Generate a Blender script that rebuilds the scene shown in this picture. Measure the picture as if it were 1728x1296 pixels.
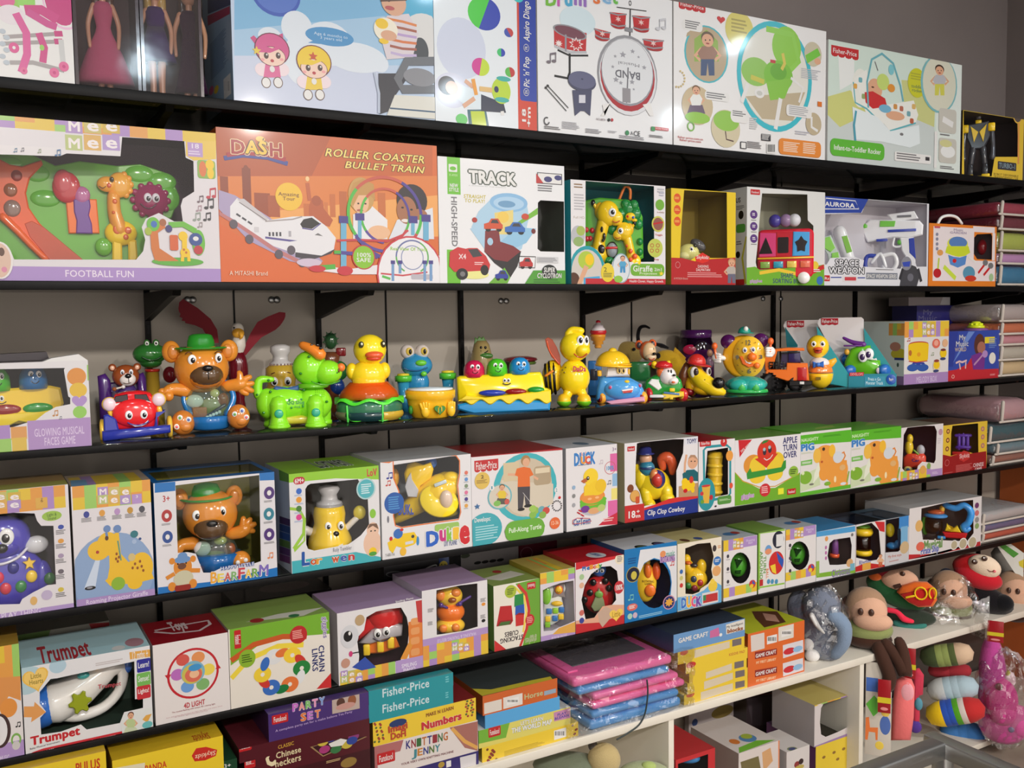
import bpy,bmesh,math,random
from math import sin,cos,pi,radians as RAD
from mathutils import Vector,Matrix,Euler
from mathutils.geometry import tessellate_polygon
random.seed(7)
SC=bpy.context.scene
COL=SC.collection
for o in list(bpy.data.objects):bpy.data.objects.remove(o)
# ---------------------------------------------------------------- camera
FPX,CX,CY=1580.0,864.0,648.0
DIST,CAMZ=1.9,1.5
CAM=Vector((0,-DIST,CAMZ))
ax=Vector((2738,-153,1580)).normalized()
dn=Vector((300,21700,1580));dn=(dn-ax*dn.dot(ax)).normalized()
ny=dn.cross(ax)*-1
if ny.z<0:ny=-ny
def cam2world(v):return Vector((v.dot(ax),v.dot(ny),-v.dot(dn)))
cr,cd,cf=cam2world(Vector((1,0,0))),cam2world(Vector((0,1,0))),cam2world(Vector((0,0,1)))
cam=bpy.data.objects.new('camera',bpy.data.cameras.new('camera'));COL.objects.link(cam)
cam.data.sensor_width=36.0;cam.data.lens=36.0*FPX/1728.0;cam.data.clip_start=0.02
cam.matrix_world=Matrix(((cr.x,-cd.x,-cf.x,CAM.x),(cr.y,-cd.y,-cf.y,CAM.y),(cr.z,-cd.z,-cf.z,CAM.z),(0,0,0,1)))
SC.camera=cam
# ---------------------------------------------------------------- light and exposure
W=bpy.data.worlds.new('world');SC.world=W;W.use_nodes=True
W.node_tree.nodes['Background'].inputs[0].default_value=(1.0,0.91,0.84,1)
W.node_tree.nodes['Background'].inputs[1].default_value=1.4
def lamp(name,loc,target,power,size,color=(1,.93,.84),shape='DISK',size_y=None,spread=160):
 d=bpy.data.lights.new(name,'AREA');d.energy=power;d.shape=shape;d.size=size
 if size_y:d.size_y=size_y
 d.color=color;d.spread=RAD(spread)
 o=bpy.data.objects.new(name,d);COL.objects.link(o);o.location=loc
 o.rotation_euler=(Vector(target)-Vector(loc)).to_track_quat('-Z','Y').to_euler()
 return o
COOL=(.72,.89,1.0)
for x in(0.0,1.4,2.8):
 lamp('downlight',(x,-1.05,2.6),(x,-0.2,1.3),1.5,0.09,COOL)
for x in(-0.7,0.7,2.1,3.5):
 lamp('downlight_far',(x,-2.3,2.6),(x*.9+.1,0,0.8),2.4,0.12,COOL)
for x in(0.0,1.4,2.8):
 lamp('fill_back',(x,-3.3,2.6),(x*.9+.1,0,0.45),6.5,0.13,(1,.93,.86),'DISK',None,75)  # added fill lamps, unseen behind the viewer, lifting the lower shelves
SC.view_settings.view_transform='Standard';SC.view_settings.look='None'
SC.view_settings.gamma=1;SC.view_settings.use_curve_mapping=False
SC.view_settings.exposure=0.2
SC.cycles.use_denoising=True
SC.cycles.max_bounces=8;SC.cycles.transparent_max_bounces=24
SC.cycles.caustics_reflective=False;SC.cycles.caustics_refractive=False
SC.cycles.sample_clamp_indirect=4
# ---------------------------------------------------------------- pixel rays to real places
def ray(px,py):
 return(cr*((px-CX)/FPX)+cd*((py-CY)/FPX)+cf)
def on_y(px,py,y):
 r=ray(px,py);return CAM+r*((y-CAM.y)/r.y)
def on_z(px,py,z):
 r=ray(px,py);return CAM+r*((z-CAM.z)/r.z)
def on_x(px,py,x):
 r=ray(px,py);return CAM+r*((x-CAM.x)/r.x)
class Fr:
 def __init__(s,ox,oy,k):s.ox,s.oy,s.k=ox,oy,k
 def __call__(s,x,y):return(s.ox+x/s.k,s.oy+y/s.k)
A1=Fr(0,0,3.6);A2=Fr(340,0,2.9793);A3=Fr(730,0,3.6766);A4=Fr(1130,0,2.8896)
B1=Fr(0,180,4.1816);B2=Fr(350,200,4.32);B3=Fr(720,240,4.1143);B4=Fr(1100,290,2.7516)
C1=Fr(0,490,4.47);C2=Fr(150,500,4.984);C3=Fr(410,530,4.6703);C4=Fr(750,540,4.8);C5=Fr(1050,530,4.937);C6=Fr(1280,480,3.857)
D1=Fr(0,740,3.6);D2=Fr(440,720,3.3231);D3=Fr(920,690,4.0186);D4=Fr(1300,660,4.0374)
E1=Fr(0,980,4.1025);E2=Fr(360,960,3.6766);E3=Fr(780,860,3.6766);E4=Fr(1130,820,2.8896)
G1=Fr(760,1040,3.2);G2=Fr(1250,900,3.272);PX=Fr(0,0,1)
# ---------------------------------------------------------------- colours and materials
def lin(c):
 c/=255.0
 return c/12.92 if c<=.04045 else((c+.055)/1.055)**2.4
def C(*c):return(lin(c[0]),lin(c[1]),lin(c[2]))
WHITE=C(236,234,232);BLACK=C(22,20,22);RED=C(205,30,34);ORANGE=C(238,120,36);YEL=C(246,204,30);GREEN=C(94,186,50)
LIME=C(152,210,60);BLUE=C(30,80,180);SKY=C(70,160,215);TEAL=C(34,160,172);PURPLE=C(92,50,140);LILAC=C(176,144,204);PINK=C(226,90,150)
GREY=C(120,118,120);DGREY=C(60,58,62);SKIN=C(226,172,138);BROWN=C(92,54,34);NAVY=C(30,36,90);MRED=C(196,36,40);CREAM=C(240,228,200)
MATS={}
def new_mat(name):
 m=bpy.data.materials.new(name);m.use_nodes=True;MATS[name]=m
 nt=m.node_tree;b=nt.nodes['Principled BSDF']
 return m,nt,b
def attr_col(nt,b,gain=1):
 a=nt.nodes.new('ShaderNodeAttribute');a.attribute_name='col';v=nt.nodes.new('ShaderNodeVectorMath');v.operation='SCALE';v.inputs['Scale'].default_value=gain
 nt.links.new(a.outputs['Color'],v.inputs[0]);nt.links.new(v.outputs[0],b.inputs['Base Color']);return a
def bump(nt,b,scale,strength,dist=.001,kind='NOISE',detail=4):
 tc=nt.nodes.new('ShaderNodeTexCoord')
 n=nt.nodes.new('ShaderNodeTexNoise' if kind=='NOISE' else 'ShaderNodeTexVoronoi');n.inputs['Scale'].default_value=scale
 if kind=='NOISE':n.inputs['Detail'].default_value=detail
 bp=nt.nodes.new('ShaderNodeBump');bp.inputs['Strength'].default_value=strength;bp.inputs['Distance'].default_value=dist
 nt.links.new(tc.outputs['Object'],n.inputs['Vector']);nt.links.new(n.outputs[0],bp.inputs['Height']);nt.links.new(bp.outputs[0],b.inputs['Normal'])
 return bp
def opaque(name,rough,spec=.5,coat=0,bumpargs=None,sheen=0,gain=1):
 m,nt,b=new_mat(name);attr_col(nt,b,gain);b.inputs['Roughness'].default_value=rough
 b.inputs['Specular IOR Level'].default_value=spec;b.inputs['Coat Weight'].default_value=coat
 b.inputs['Coat Roughness'].default_value=.08;b.inputs['Sheen Weight'].default_value=sheen
 if bumpargs:bump(nt,b,*bumpargs)
 return m
opaque('print',.34,.45,.25,(55,.12,.0006),0,.85)
opaque('print_gloss',.16,.5,.5,(16,.22,.002))
opaque('plastic',.15,.5,.25,None,0,1.12)
opaque('matte',.6,.3)
opaque('rubber',.45,.35)
opaque('plush',.95,.1,0,(420,.9,.0015),.25)
opaque('cloth',.85,.2,0,(90,.5,.002),.1)
opaque('paint',.42,.4,0,(30,.05,.0006))
def clear(name,tint,fac_min,rough=.06,bumpargs=None,body=0.0,spec=(1,1,1)):
# thin clear sheet: see-through, with a Fresnel gloss; body = share of coloured plastic
 m=bpy.data.materials.new(name);m.use_nodes=True;MATS[name]=m
 nt=m.node_tree;nt.nodes.clear()
 out=nt.nodes.new('ShaderNodeOutputMaterial');tr=nt.nodes.new('ShaderNodeBsdfTransparent');gl=nt.nodes.new('ShaderNodeBsdfGlossy')
 gl.inputs['Roughness'].default_value=rough;gl.inputs['Color'].default_value=(*spec,1)
 fr=nt.nodes.new('ShaderNodeLayerWeight');fr.inputs['Blend'].default_value=.5;pw=nt.nodes.new('ShaderNodeMath');pw.operation='POWER';pw.inputs[1].default_value=4.5
 nt.links.new(fr.outputs['Facing'],pw.inputs[0]);ml=nt.nodes.new('ShaderNodeMath');ml.operation='MULTIPLY';ml.inputs[1].default_value=.6;nt.links.new(pw.outputs[0],ml.inputs[0])
 mx=nt.nodes.new('ShaderNodeMixShader');ad=nt.nodes.new('ShaderNodeMath');ad.operation='MAXIMUM';ad.inputs[1].default_value=fac_min
 nt.links.new(ml.outputs[0],ad.inputs[0]);nt.links.new(ad.outputs[0],mx.inputs[0])
 last=tr.outputs[0]
 if tint is None:
  a=nt.nodes.new('ShaderNodeAttribute');a.attribute_name='col';nt.links.new(a.outputs['Color'],tr.inputs['Color'])
 else:tr.inputs['Color'].default_value=(*tint,1)
 if body:
  df=nt.nodes.new('ShaderNodeBsdfDiffuse');tl=nt.nodes.new('ShaderNodeBsdfTranslucent');m1=nt.nodes.new('ShaderNodeMixShader');m2=nt.nodes.new('ShaderNodeMixShader')
  m1.inputs[0].default_value=.5;m2.inputs[0].default_value=body
  for d in(df,tl):
   if tint is None:nt.links.new(a.outputs['Color'],d.inputs['Color'])
   else:d.inputs['Color'].default_value=(*tint,1)
  nt.links.new(df.outputs[0],m1.inputs[1]);nt.links.new(tl.outputs[0],m1.inputs[2])
  nt.links.new(tr.outputs[0],m2.inputs[1]);nt.links.new(m1.outputs[0],m2.inputs[2]);last=m2.outputs[0]
 nt.links.new(last,mx.inputs[1]);nt.links.new(gl.outputs[0],mx.inputs[2]);nt.links.new(mx.outputs[0],out.inputs[0])
 if bumpargs:
  class _B:pass
  tc=nt.nodes.new('ShaderNodeTexCoord');n=nt.nodes.new('ShaderNodeTexNoise');n.inputs['Scale'].default_value=bumpargs[0];n.inputs['Detail'].default_value=3
  bp=nt.nodes.new('ShaderNodeBump');bp.inputs['Strength'].default_value=bumpargs[1];bp.inputs['Distance'].default_value=bumpargs[2]
  nt.links.new(tc.outputs['Object'],n.inputs['Vector']);nt.links.new(n.outputs[0],bp.inputs['Height'])
  nt.links.new(bp.outputs[0],gl.inputs['Normal']);nt.links.new(bp.outputs[0],fr.inputs['Normal'])
 return m
clear('film',(.95,.95,.94),.035,.05,(9,.2,.006))
clear('film_dim',(.72,.68,.68),.012,.08,(7,.15,.006),.10)
clear('polybag',(.93,.93,.93),.16,.04,(40,.6,.01))
clear('tinted',None,.05,.05,None,.62)
clear('clearplastic',None,.06,.04,None,.12)
def shelf_glass():
 m,nt,b=new_mat('shelf_glass')
 b.inputs['Base Color'].default_value=(.012,.016,.015,1);b.inputs['Roughness'].default_value=.03;b.inputs['Alpha'].default_value=.72
 b.inputs['Specular IOR Level'].default_value=.6
shelf_glass()
def metal(name,col,rough):
 m,nt,b=new_mat(name);b.inputs['Base Color'].default_value=(*col,1);b.inputs['Metallic'].default_value=1;b.inputs['Roughness'].default_value=rough
 bump(nt,b,60,.08,.0005)
metal('steel',(.45,.46,.46),.38);metal('chrome',(.8,.8,.8),.15)
def noisy(name,c1,c2,scale,rough,bs=.1):
 m,nt,b=new_mat(name);b.inputs['Roughness'].default_value=rough
 tc=nt.nodes.new('ShaderNodeTexCoord');n=nt.nodes.new('ShaderNodeTexNoise');n.inputs['Scale'].default_value=scale;n.inputs['Detail'].default_value=5
 r=nt.nodes.new('ShaderNodeValToRGB');r.color_ramp.elements[0].color=(*c1,1);r.color_ramp.elements[1].color=(*c2,1)
 r.color_ramp.elements[0].position=.3;r.color_ramp.elements[1].position=.7
 nt.links.new(tc.outputs['Object'],n.inputs['Vector']);nt.links.new(n.outputs[0],r.inputs[0]);nt.links.new(r.outputs[0],b.inputs['Base Color'])
 bp=nt.nodes.new('ShaderNodeBump');bp.inputs['Strength'].default_value=bs;bp.inputs['Distance'].default_value=.001
 nt.links.new(n.outputs[0],bp.inputs['Height']);nt.links.new(bp.outputs[0],b.inputs['Normal'])
noisy('wall_panel',C(180,172,160),C(188,180,168),3,.55)
noisy('wall_upper',C(128,118,116),C(136,126,123),2,.7)
noisy('shade_panel',C(70,66,64),C(76,72,70),5,.35)  # dark tone that paints in shade behind the shelf and the bay
noisy('wall_orange',C(196,100,48),C(206,110,56),3,.5)
noisy('cabinet_white',C(222,216,202),C(230,224,212),6,.4)
noisy('floor_tile',C(150,140,128),C(165,155,142),8,.3)
noisy('black_metal',C(12,11,12),C(18,17,18),40,.45);MATS['black_metal'].node_tree.nodes['Principled BSDF'].inputs['Specular IOR Level'].default_value=.15
# ---------------------------------------------------------------- mesh building
class MB:
 def __init__(s):s.v=[];s.f=[];s.c=[];s.s=[];s.m=[];s.mats=[]
 def slot(s,mat):
  if mat not in s.mats:s.mats.append(mat)
  return s.mats.index(mat)
 def add(s,vs,fs,col,mat='plastic',smooth=False):
  b=len(s.v);s.v.extend([tuple(v)for v in vs]);k=s.slot(mat)
  multi=isinstance(col,list)
  for i,f in enumerate(fs):
   s.f.append([b+j for j in f]);s.c.append(col[i]if multi else col);s.s.append(smooth);s.m.append(k)
  return s
 def bm_add(s,bm,col,mat,smooth,M=None):
  bm.verts.index_update()
  vs=[(M@v.co if M else v.co.copy())for v in bm.verts];fs=[[v.index for v in f.verts]for f in bm.faces]
  bm.free();return s.add(vs,fs,col,mat,smooth)
  # --- solids
 def ell(s,c,r,col,mat='plastic',rot=None,seg=20,rings=12,cut=None):
 # ellipsoid; cut=(v0,v1) keeps part of the latitude range (0 bottom .. 1 top)
  v0,v1=cut or(0,1);vs=[];fs=[]
  if isinstance(r,(int,float)):r=(r,r,r)
  R=Euler([RAD(a)for a in rot]).to_matrix()if rot else None
  for i in range(rings+1):
   t=pi*(v0+(v1-v0)*i/rings)
   for j in range(seg):
    p=2*pi*j/seg;q=Vector((r[0]*sin(t)*cos(p),r[1]*sin(t)*sin(p),-r[2]*cos(t)))
    if R:q=R@q
    vs.append(q+Vector(c))
  for i in range(rings):
   for j in range(seg):
    a=i*seg+j;b=i*seg+(j+1)%seg;fs.append([a,b,b+seg,a+seg])
  if cut:
   if v0>0:fs.append([j for j in range(seg)][::-1])
   if v1<1:fs.append([rings*seg+j for j in range(seg)])
  return s.add(vs,fs,col,mat,True)
 def cube(s,c,size,col,mat='plastic',bev=0,rot=None,smooth=None,seg=2,taper=None):
  bm=bmesh.new();bmesh.ops.create_cube(bm,size=1)
  for v in bm.verts:
   k=1
   if taper and v.co.z>0:k=taper
   v.co=Vector((v.co.x*size[0]*k,v.co.y*size[1]*k,v.co.z*size[2]))
  if bev:bmesh.ops.bevel(bm,geom=list(bm.edges),offset=bev,segments=seg,profile=.5,affect='EDGES')
  M=Matrix.Translation(Vector(c))@(Euler([RAD(a)for a in rot]).to_matrix().to_4x4()if rot else Matrix())
  return s.bm_add(bm,col,mat,bool(bev)if smooth is None else smooth,M)
 def lathe(s,c,prof,col,mat='plastic',rot=None,seg=24,sy=1,smooth=True,sx=1):
  vs=[];fs=[];R=Euler([RAD(a)for a in rot]).to_matrix()if rot else None
  for(r,z)in prof:
   for j in range(seg):
    p=2*pi*j/seg;q=Vector((r*sx*cos(p),r*sy*sin(p),z));vs.append((R@q if R else q)+Vector(c))
  for i in range(len(prof)-1):
   for j in range(seg):
    a=i*seg+j;b=i*seg+(j+1)%seg;fs.append([a,b,b+seg,a+seg])
  if prof[0][0]>1e-6:fs.append([j for j in range(seg)][::-1])
  if prof[-1][0]>1e-6:fs.append([(len(prof)-1)*seg+j for j in range(seg)])
  return s.add(vs,fs,col,mat,smooth)
 def tube(s,pts,r,col,mat='plastic',seg=10,sm=4,caps=True):
  pts=[Vector(p)for p in pts]
  rs=list(r)if isinstance(r,(list,tuple))else[r]*len(pts)
  if sm>1 and len(pts)>2:
   np_,nr=[],[]
   for i in range(len(pts)-1):
    p0=pts[max(i-1,0)];p1=pts[i];p2=pts[i+1];p3=pts[min(i+2,len(pts)-1)]
    for k in range(sm):
     t=k/sm;np_.append(.5*((2*p1)+(p2-p0)*t+(2*p0-5*p1+4*p2-p3)*t*t+(3*p1-p0-3*p2+p3)*t**3));nr.append(rs[i]+(rs[i+1]-rs[i])*t)
   np_.append(pts[-1]);nr.append(rs[-1]);pts,rs=np_,nr
  vs=[];fs=[];up=None;n=len(pts)
  for i,p in enumerate(pts):
   d=(pts[min(i+1,n-1)]-pts[max(i-1,0)])
   if d.length<1e-9:d=Vector((0,0,1))
   d.normalize()
   if up is None:up=d.orthogonal().normalized()
   up=(up-d*up.dot(d));up=up.normalized()if up.length>1e-6 else d.orthogonal().normalized()
   w=d.cross(up)
   for j in range(seg):
    a=2*pi*j/seg;vs.append(p+(up*cos(a)+w*sin(a))*rs[i])
  for i in range(n-1):
   for j in range(seg):
    a=i*seg+j;b=i*seg+(j+1)%seg;fs.append([a,b,b+seg,a+seg])
  if caps:
   for e,idx in((0,1),(n-1,-1)):
    d=(pts[0]-pts[1]).normalized()if e==0 else(pts[-1]-pts[-2]).normalized()
    base=len(vs);k0=e*seg
    for q in range(1,3):
     a=q*pi/4
     if q==2:
      vs.append(pts[e]+d*rs[e]);
     else:
      for j in range(seg):vs.append(pts[e]+(vs[k0+j]-pts[e])*cos(a)+d*rs[e]*sin(a))
    for j in range(seg):
     f=[k0+j,base+j,base+(j+1)%seg,k0+(j+1)%seg];g=[base+j,base+seg,base+(j+1)%seg]
     if e!=0:f=f[::-1];g=g[::-1]
     fs.append(f);fs.append(g)
  return s.add(vs,fs,col,mat,True)
 def prism(s,outline,y0,y1,col,mat='plastic',bev=0,M=None,smooth=False):
 # outline in the (x, z) plane, thick from y0 (near) to y1 (far)
  n=len(outline);ar=sum(outline[i][0]*outline[(i+1)%n][1]-outline[(i+1)%n][0]*outline[i][1]for i in range(n))
  o=[Vector((p[0],0,p[1]))for p in(outline if ar>0 else outline[::-1])]
  if bev:
   ins=[]
   for i in range(n):
    a=(o[i]-o[i-1]);b=(o[(i+1)%n]-o[i]);
    na=Vector((-a.z,0,a.x));nb=Vector((-b.z,0,b.x))
    if na.length>1e-9:na.normalize()
    if nb.length>1e-9:nb.normalize()
    nn=na+nb;nn=nn.normalized()*min(1/max(nn.normalized().dot(na),.5),2)if nn.length>1e-6 else na
    ins.append(o[i]+nn*bev)
   rings=[(ins,y0),(o,y0+bev),(o,y1-bev),(ins,y1)]
  else:rings=[(o,y0),(o,y1)]
  vs=[Vector((p.x,y,p.z))for r_,y in rings for p in r_]
  fs=[[j for j in range(n)],[(len(rings)-1)*n+j for j in range(n)][::-1]]
  for i in range(len(rings)-1):
   for j in range(n):
    a=i*n+j;b=i*n+(j+1)%n;fs.append([a,a+n,b+n,b])
  if M:vs=[M@v for v in vs]
  return s.add(vs,fs,col,mat,smooth)
 def grid(s,fn,nu,nv,col,mat,smooth=True):
  vs=[fn(i/nu,j/nv)for i in range(nu+1)for j in range(nv+1)]
  fs=[[i*(nv+1)+j,(i+1)*(nv+1)+j,(i+1)*(nv+1)+j+1,i*(nv+1)+j+1]for i in range(nu)for j in range(nv)]
  return s.add(vs,fs,col,mat,smooth)
 def build(s,name,parent=None,loc=None,rotz=0):
  me=bpy.data.meshes.new(name);me.from_pydata(s.v,[],s.f)
  for m in s.mats:me.materials.append(MATS[m])
  me.polygons.foreach_set('material_index',s.m);me.polygons.foreach_set('use_smooth',s.s)
  at=me.color_attributes.new('col','FLOAT_COLOR','CORNER');buf=[]
  for f,c in zip(s.f,s.c):buf.extend((c[0],c[1],c[2],1.0)*len(f))
  at.data.foreach_set('color',buf);me.update()
  o=bpy.data.objects.new(name,me);COL.objects.link(o)
  if parent:o.parent=parent
  if loc is not None:o.location=loc
  if rotz:o.rotation_euler=(0,0,rotz)
  return o
def tag(o,label=None,cat=None,group=None,kind=None):
 if label:o['label']=label
 if cat:o['category']=cat
 if group:o['group']=group
 if kind:o['kind']=kind
 return o
def empty(name,loc,rotz=0,label=None,cat=None,group=None):
 o=bpy.data.objects.new(name,None);COL.objects.link(o);o.location=loc;o.rotation_euler=(0,0,rotz);o.empty_display_size=.02
 return tag(o,label,cat,group)
def copy_tree(o,parent=None):
 c=o.copy();COL.objects.link(c)
 if parent:c.parent=parent
 for ch in list(o.children):copy_tree(ch,c)
 return c
 # ---------------------------------------------------------------- lettering
TXT={}
def text_mesh(body,bold=0.0,shear=0.0):
# stroke weight comes from shifted copies of the letter shapes
 k=(body,round(bold,3),shear)
 if k in TXT:return TXT[k]
 k0=(body,'raw',shear)
 if k0 not in TXT:
  cu=bpy.data.curves.new('t','FONT');cu.body=body;cu.shear=shear;cu.resolution_u=2;cu.fill_mode='FRONT';cu.align_x='CENTER';cu.space_line=.85;cu.space_character=1.04
  ob=bpy.data.objects.new('t',cu);COL.objects.link(ob)
  dg=bpy.context.evaluated_depsgraph_get();me=bpy.data.meshes.new_from_object(ob.evaluated_get(dg),depsgraph=dg)
  TXT[k0]=([(v.co.x,v.co.y)for v in me.vertices],[list(p.vertices)for p in me.polygons])
  bpy.data.objects.remove(ob);bpy.data.curves.remove(cu);bpy.data.meshes.remove(me)
 v0,f0=TXT[k0];sh=[(0,0)]
 if bold>=.008:
  n=4 if bold<.03 else 8;sh=[(bold*cos(2*pi*i/n+.4),bold*.8*sin(2*pi*i/n+.4))for i in range(n)]
  if bold>.05:sh+=[(bold*.5*cos(2*pi*i/4),bold*.4*sin(2*pi*i/4))for i in range(4)]
 vs=[];fs=[]
 for q,(dx,dy)in enumerate(sh):
  b=len(vs);vs+=[(x+dx,y+dy,q*.07)for x,y in v0];fs+=[[b+i for i in f]for f in f0]
 TXT[k]=(vs,fs);return TXT[k]
 # ---------------------------------------------------------------- printing on a flat face
class Art:
 """Draws flat print on one face. Coordinates are read in frame fr and land where that sight line meets the face."""
 def __init__(s,mb,fr,plane,val,mat='print',flip=1,step=.000028):
  s.mb,s.fr,s.plane,s.val,s.mat,s.k,s.step=mb,fr,plane,val,mat,1,step;s.off=Vector((0,0,0));s.clip=None
 def p(s,x,y):
  px=s.fr(x,y);w={'y':on_y,'z':on_z,'x':on_x}[s.plane](*px,s.val)-s.off
  if s.plane=='y':return(w.x,w.z)
  if s.plane=='z':return(w.x,w.y)
  return(-w.y,w.z)
 def w(s,q,lay):
  d=lay*s.step;o=s.off
  if s.plane=='y':return Vector((q[0],s.val-o.y-d,q[1]))
  if s.plane=='z':return Vector((q[0],q[1],s.val-o.z+d))
  return Vector((s.val-o.x-d,-q[0],q[1]))
 def _c(s,qs):
  if s.clip is None:return qs
  x0,y0,x1,y1=s.clip;return[(min(max(q[0],x0),x1),min(max(q[1],y0),y1))for q in qs]
 def raw(s,qs,col):
  qs=s._c(qs);s.mb.add([s.w(q,s.k)for q in qs],[list(range(len(qs)))],col,s.mat);s.k+=1
 def poly(s,pts,col):s.raw([s.p(*q)for q in pts],col);return s
 def rect(s,x0,y0,x1,y1,col,r=0):
  a=s.p(x0,y0);b=s.p(x1,y1);l,rr=min(a[0],b[0]),max(a[0],b[0]);lo,hi=min(a[1],b[1]),max(a[1],b[1])
  if r:
   k=min(rr-l,hi-lo)*r;q=[]
   for(cx,cy,a0)in((rr-k,hi-k,0),(l+k,hi-k,90),(l+k,lo+k,180),(rr-k,lo+k,270)):
    for i in range(5):t=RAD(a0+22.5*i);q.append((cx+k*cos(t),cy+k*sin(t)))
   s.raw(q,col)
  else:s.raw([(l,lo),(rr,lo),(rr,hi),(l,hi)],col)
  return s
 def ell(s,x,y,rx,ry,col,n=26,rot=0,a0=0,a1=360):
  c=s.p(x,y);e=s.p(x+rx,y);f=s.p(x,y+ry);sx=abs(e[0]-c[0]);sy=abs(f[1]-c[1]);q=[]
  full=(a1-a0)>=360;m=n if full else n+1
  for i in range(m):
   t=RAD(a0+(a1-a0)*i/n);u,v=sx*cos(t),sy*sin(t);r=RAD(rot);q.append((c[0]+u*cos(r)-v*sin(r),c[1]+u*sin(r)+v*cos(r)))
  s.raw(q,col);return s
 def ring(s,x,y,rx,ry,w,col,n=40,a0=0,a1=360):
  c=s.p(x,y);e=s.p(x+rx,y);f=s.p(x,y+ry);sx=abs(e[0]-c[0]);sy=abs(f[1]-c[1]);k=1-w
  vs=[];fs=[]
  for i in range(n+1):
   t=RAD(a0+(a1-a0)*i/n)
   for g in(1,k):vs.append(s.w(s._c([(c[0]+g*sx*cos(t),c[1]+g*sy*sin(t))])[0],s.k))
  for i in range(n):fs.append([2*i,2*i+2,2*i+3,2*i+1])
  s.mb.add(vs,fs,col,s.mat);s.k+=1;return s
 def line(s,pts,w,col):
 # stroke along the points, w = width in frame units
  q=[Vector(s.p(*t))for t in pts];a=s.p(*pts[0]);b=s.p(pts[0][0],pts[0][1]+w);hw=abs(a[1]-b[1])/2 or.0005
  L=[];R=[]
  for i in range(len(q)):
   d=q[min(i+1,len(q)-1)]-q[max(i-1,0)]
   if d.length<1e-9:d=Vector((1,0))
   d.normalize();nn=Vector((-d.y,d.x))*hw;L.append(q[i]+nn);R.append(q[i]-nn)
  vs=[s.w(s._c([t])[0],s.k)for t in L+R];n=len(q)
  s.mb.add(vs,[[i,i+1,n+i+1,n+i]for i in range(n-1)],col,s.mat);s.k+=1;return s
 def text(s,body,x0,y0,x1,y1,col,bold=.015,shear=0,rot=0,out=None,ow=.05):
  r=RAD(rot)
  def turned(bd):return[(x*cos(r)-y*sin(r),x*sin(r)+y*cos(r),z)for x,y,z in text_mesh(body,bd,shear)[0]]
  ref=turned(bold)
  if not ref:return s
  bx0=min(v[0]for v in ref);bx1=max(v[0]for v in ref);by0=min(v[1]for v in ref);by1=max(v[1]for v in ref)
  a=s.p(x0,y0);b=s.p(x1,y1);l,rr=min(a[0],b[0]),max(a[0],b[0]);lo,hi=min(a[1],b[1]),max(a[1],b[1])
  for bd,c in(((bold+ow,out),)if out is not None else())+((bold,col),):
   vs=ref if bd==bold else turned(bd)
   q=[(l+(v[0]-bx0)/(bx1-bx0)*(rr-l),lo+(v[1]-by0)/max(by1-by0,1e-6)*(hi-lo))for v in vs]
   s.mb.add([s.w(t,s.k+v[2])for t,v in zip(s._c(q),vs)],text_mesh(body,bd,shear)[1],c,s.mat);s.k+=1
  return s
 def slant(s,body,x0,y0,x1,y1,h,col,bold=.015,shear=0,out=None,ow=.05):
 # lettering whose baseline runs from (x0,y0) to (x1,y1), h = capital height in frame units
  if out is not None:s.slant(body,x0,y0,x1,y1,h,out,bold+ow,shear)
  vs,fs=text_mesh(body,bold,shear)
  if not vs:return s
  bx0=min(v[0]for v in vs);bx1=max(v[0]for v in vs)
  a=Vector(s.p(x0,y0));b=Vector(s.p(x1,y1));c=Vector(s.p(x0,y0-h));hh=(c-a).length/.7;d=(b-a);n=Vector((-d.y,d.x)).normalized()
  q=[a+d*((v[0]-bx0)/(bx1-bx0))+n*(v[1]*hh)for v in vs]
  s.mb.add([s.w(t,s.k+v[2])for t,v in zip(q,vs)],fs,col,s.mat);s.k+=1;return s
 def small(s,x0,y0,x1,y1,n,col,gap=.5):
 # lines of print too small to read
  a=s.p(x0,y0);b=s.p(x1,y1);xm=(x0+x1)/2;H=abs(s.p(xm,y0)[1]-s.p(xm,y1)[1])*.85;tc=(a[1]+b[1])/2+H/2;rnd=random.Random(int(x0*7+y0*13))
  for i in range(n):
   f=rnd.uniform(.72,1);t=tc-H*i/n;u=t-H/n*(1-gap);s.raw([(a[0],u),(a[0]+(b[0]-a[0])*f,u),(a[0]+(b[0]-a[0])*f,t),(a[0],t)],col);s.k-=1
  s.k+=1;return s
 def star(s,x,y,r,col,n=5,inner=.45,rot=90,ry=None):
  c=s.p(x,y);e=s.p(x+r,y);f=s.p(x,y+(ry or r));sx=abs(e[0]-c[0]);sy=abs(f[1]-c[1])
  s.raw([(c[0]+sx*(1 if i%2==0 else inner)*cos(RAD(rot+180*i/n)),c[1]+sy*(1 if i%2==0 else inner)*sin(RAD(rot+180*i/n)))for i in range(2*n)],col);return s
 def heart(s,x,y,r,col,rot=0):
  c=s.p(x,y);e=s.p(x+r,y);f=s.p(x,y+r);sx=abs(e[0]-c[0])/16;sy=abs(f[1]-c[1])/16;q=[]
  for i in range(28):
   t=2*pi*i/28;u=16*sin(t)**3;v=13*cos(t)-5*cos(2*t)-2*cos(3*t)-cos(4*t);a=RAD(rot);q.append((c[0]+sx*(u*cos(a)-v*sin(a)),c[1]+sy*(u*sin(a)+v*cos(a))))
  s.raw(q,col);return s
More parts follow.
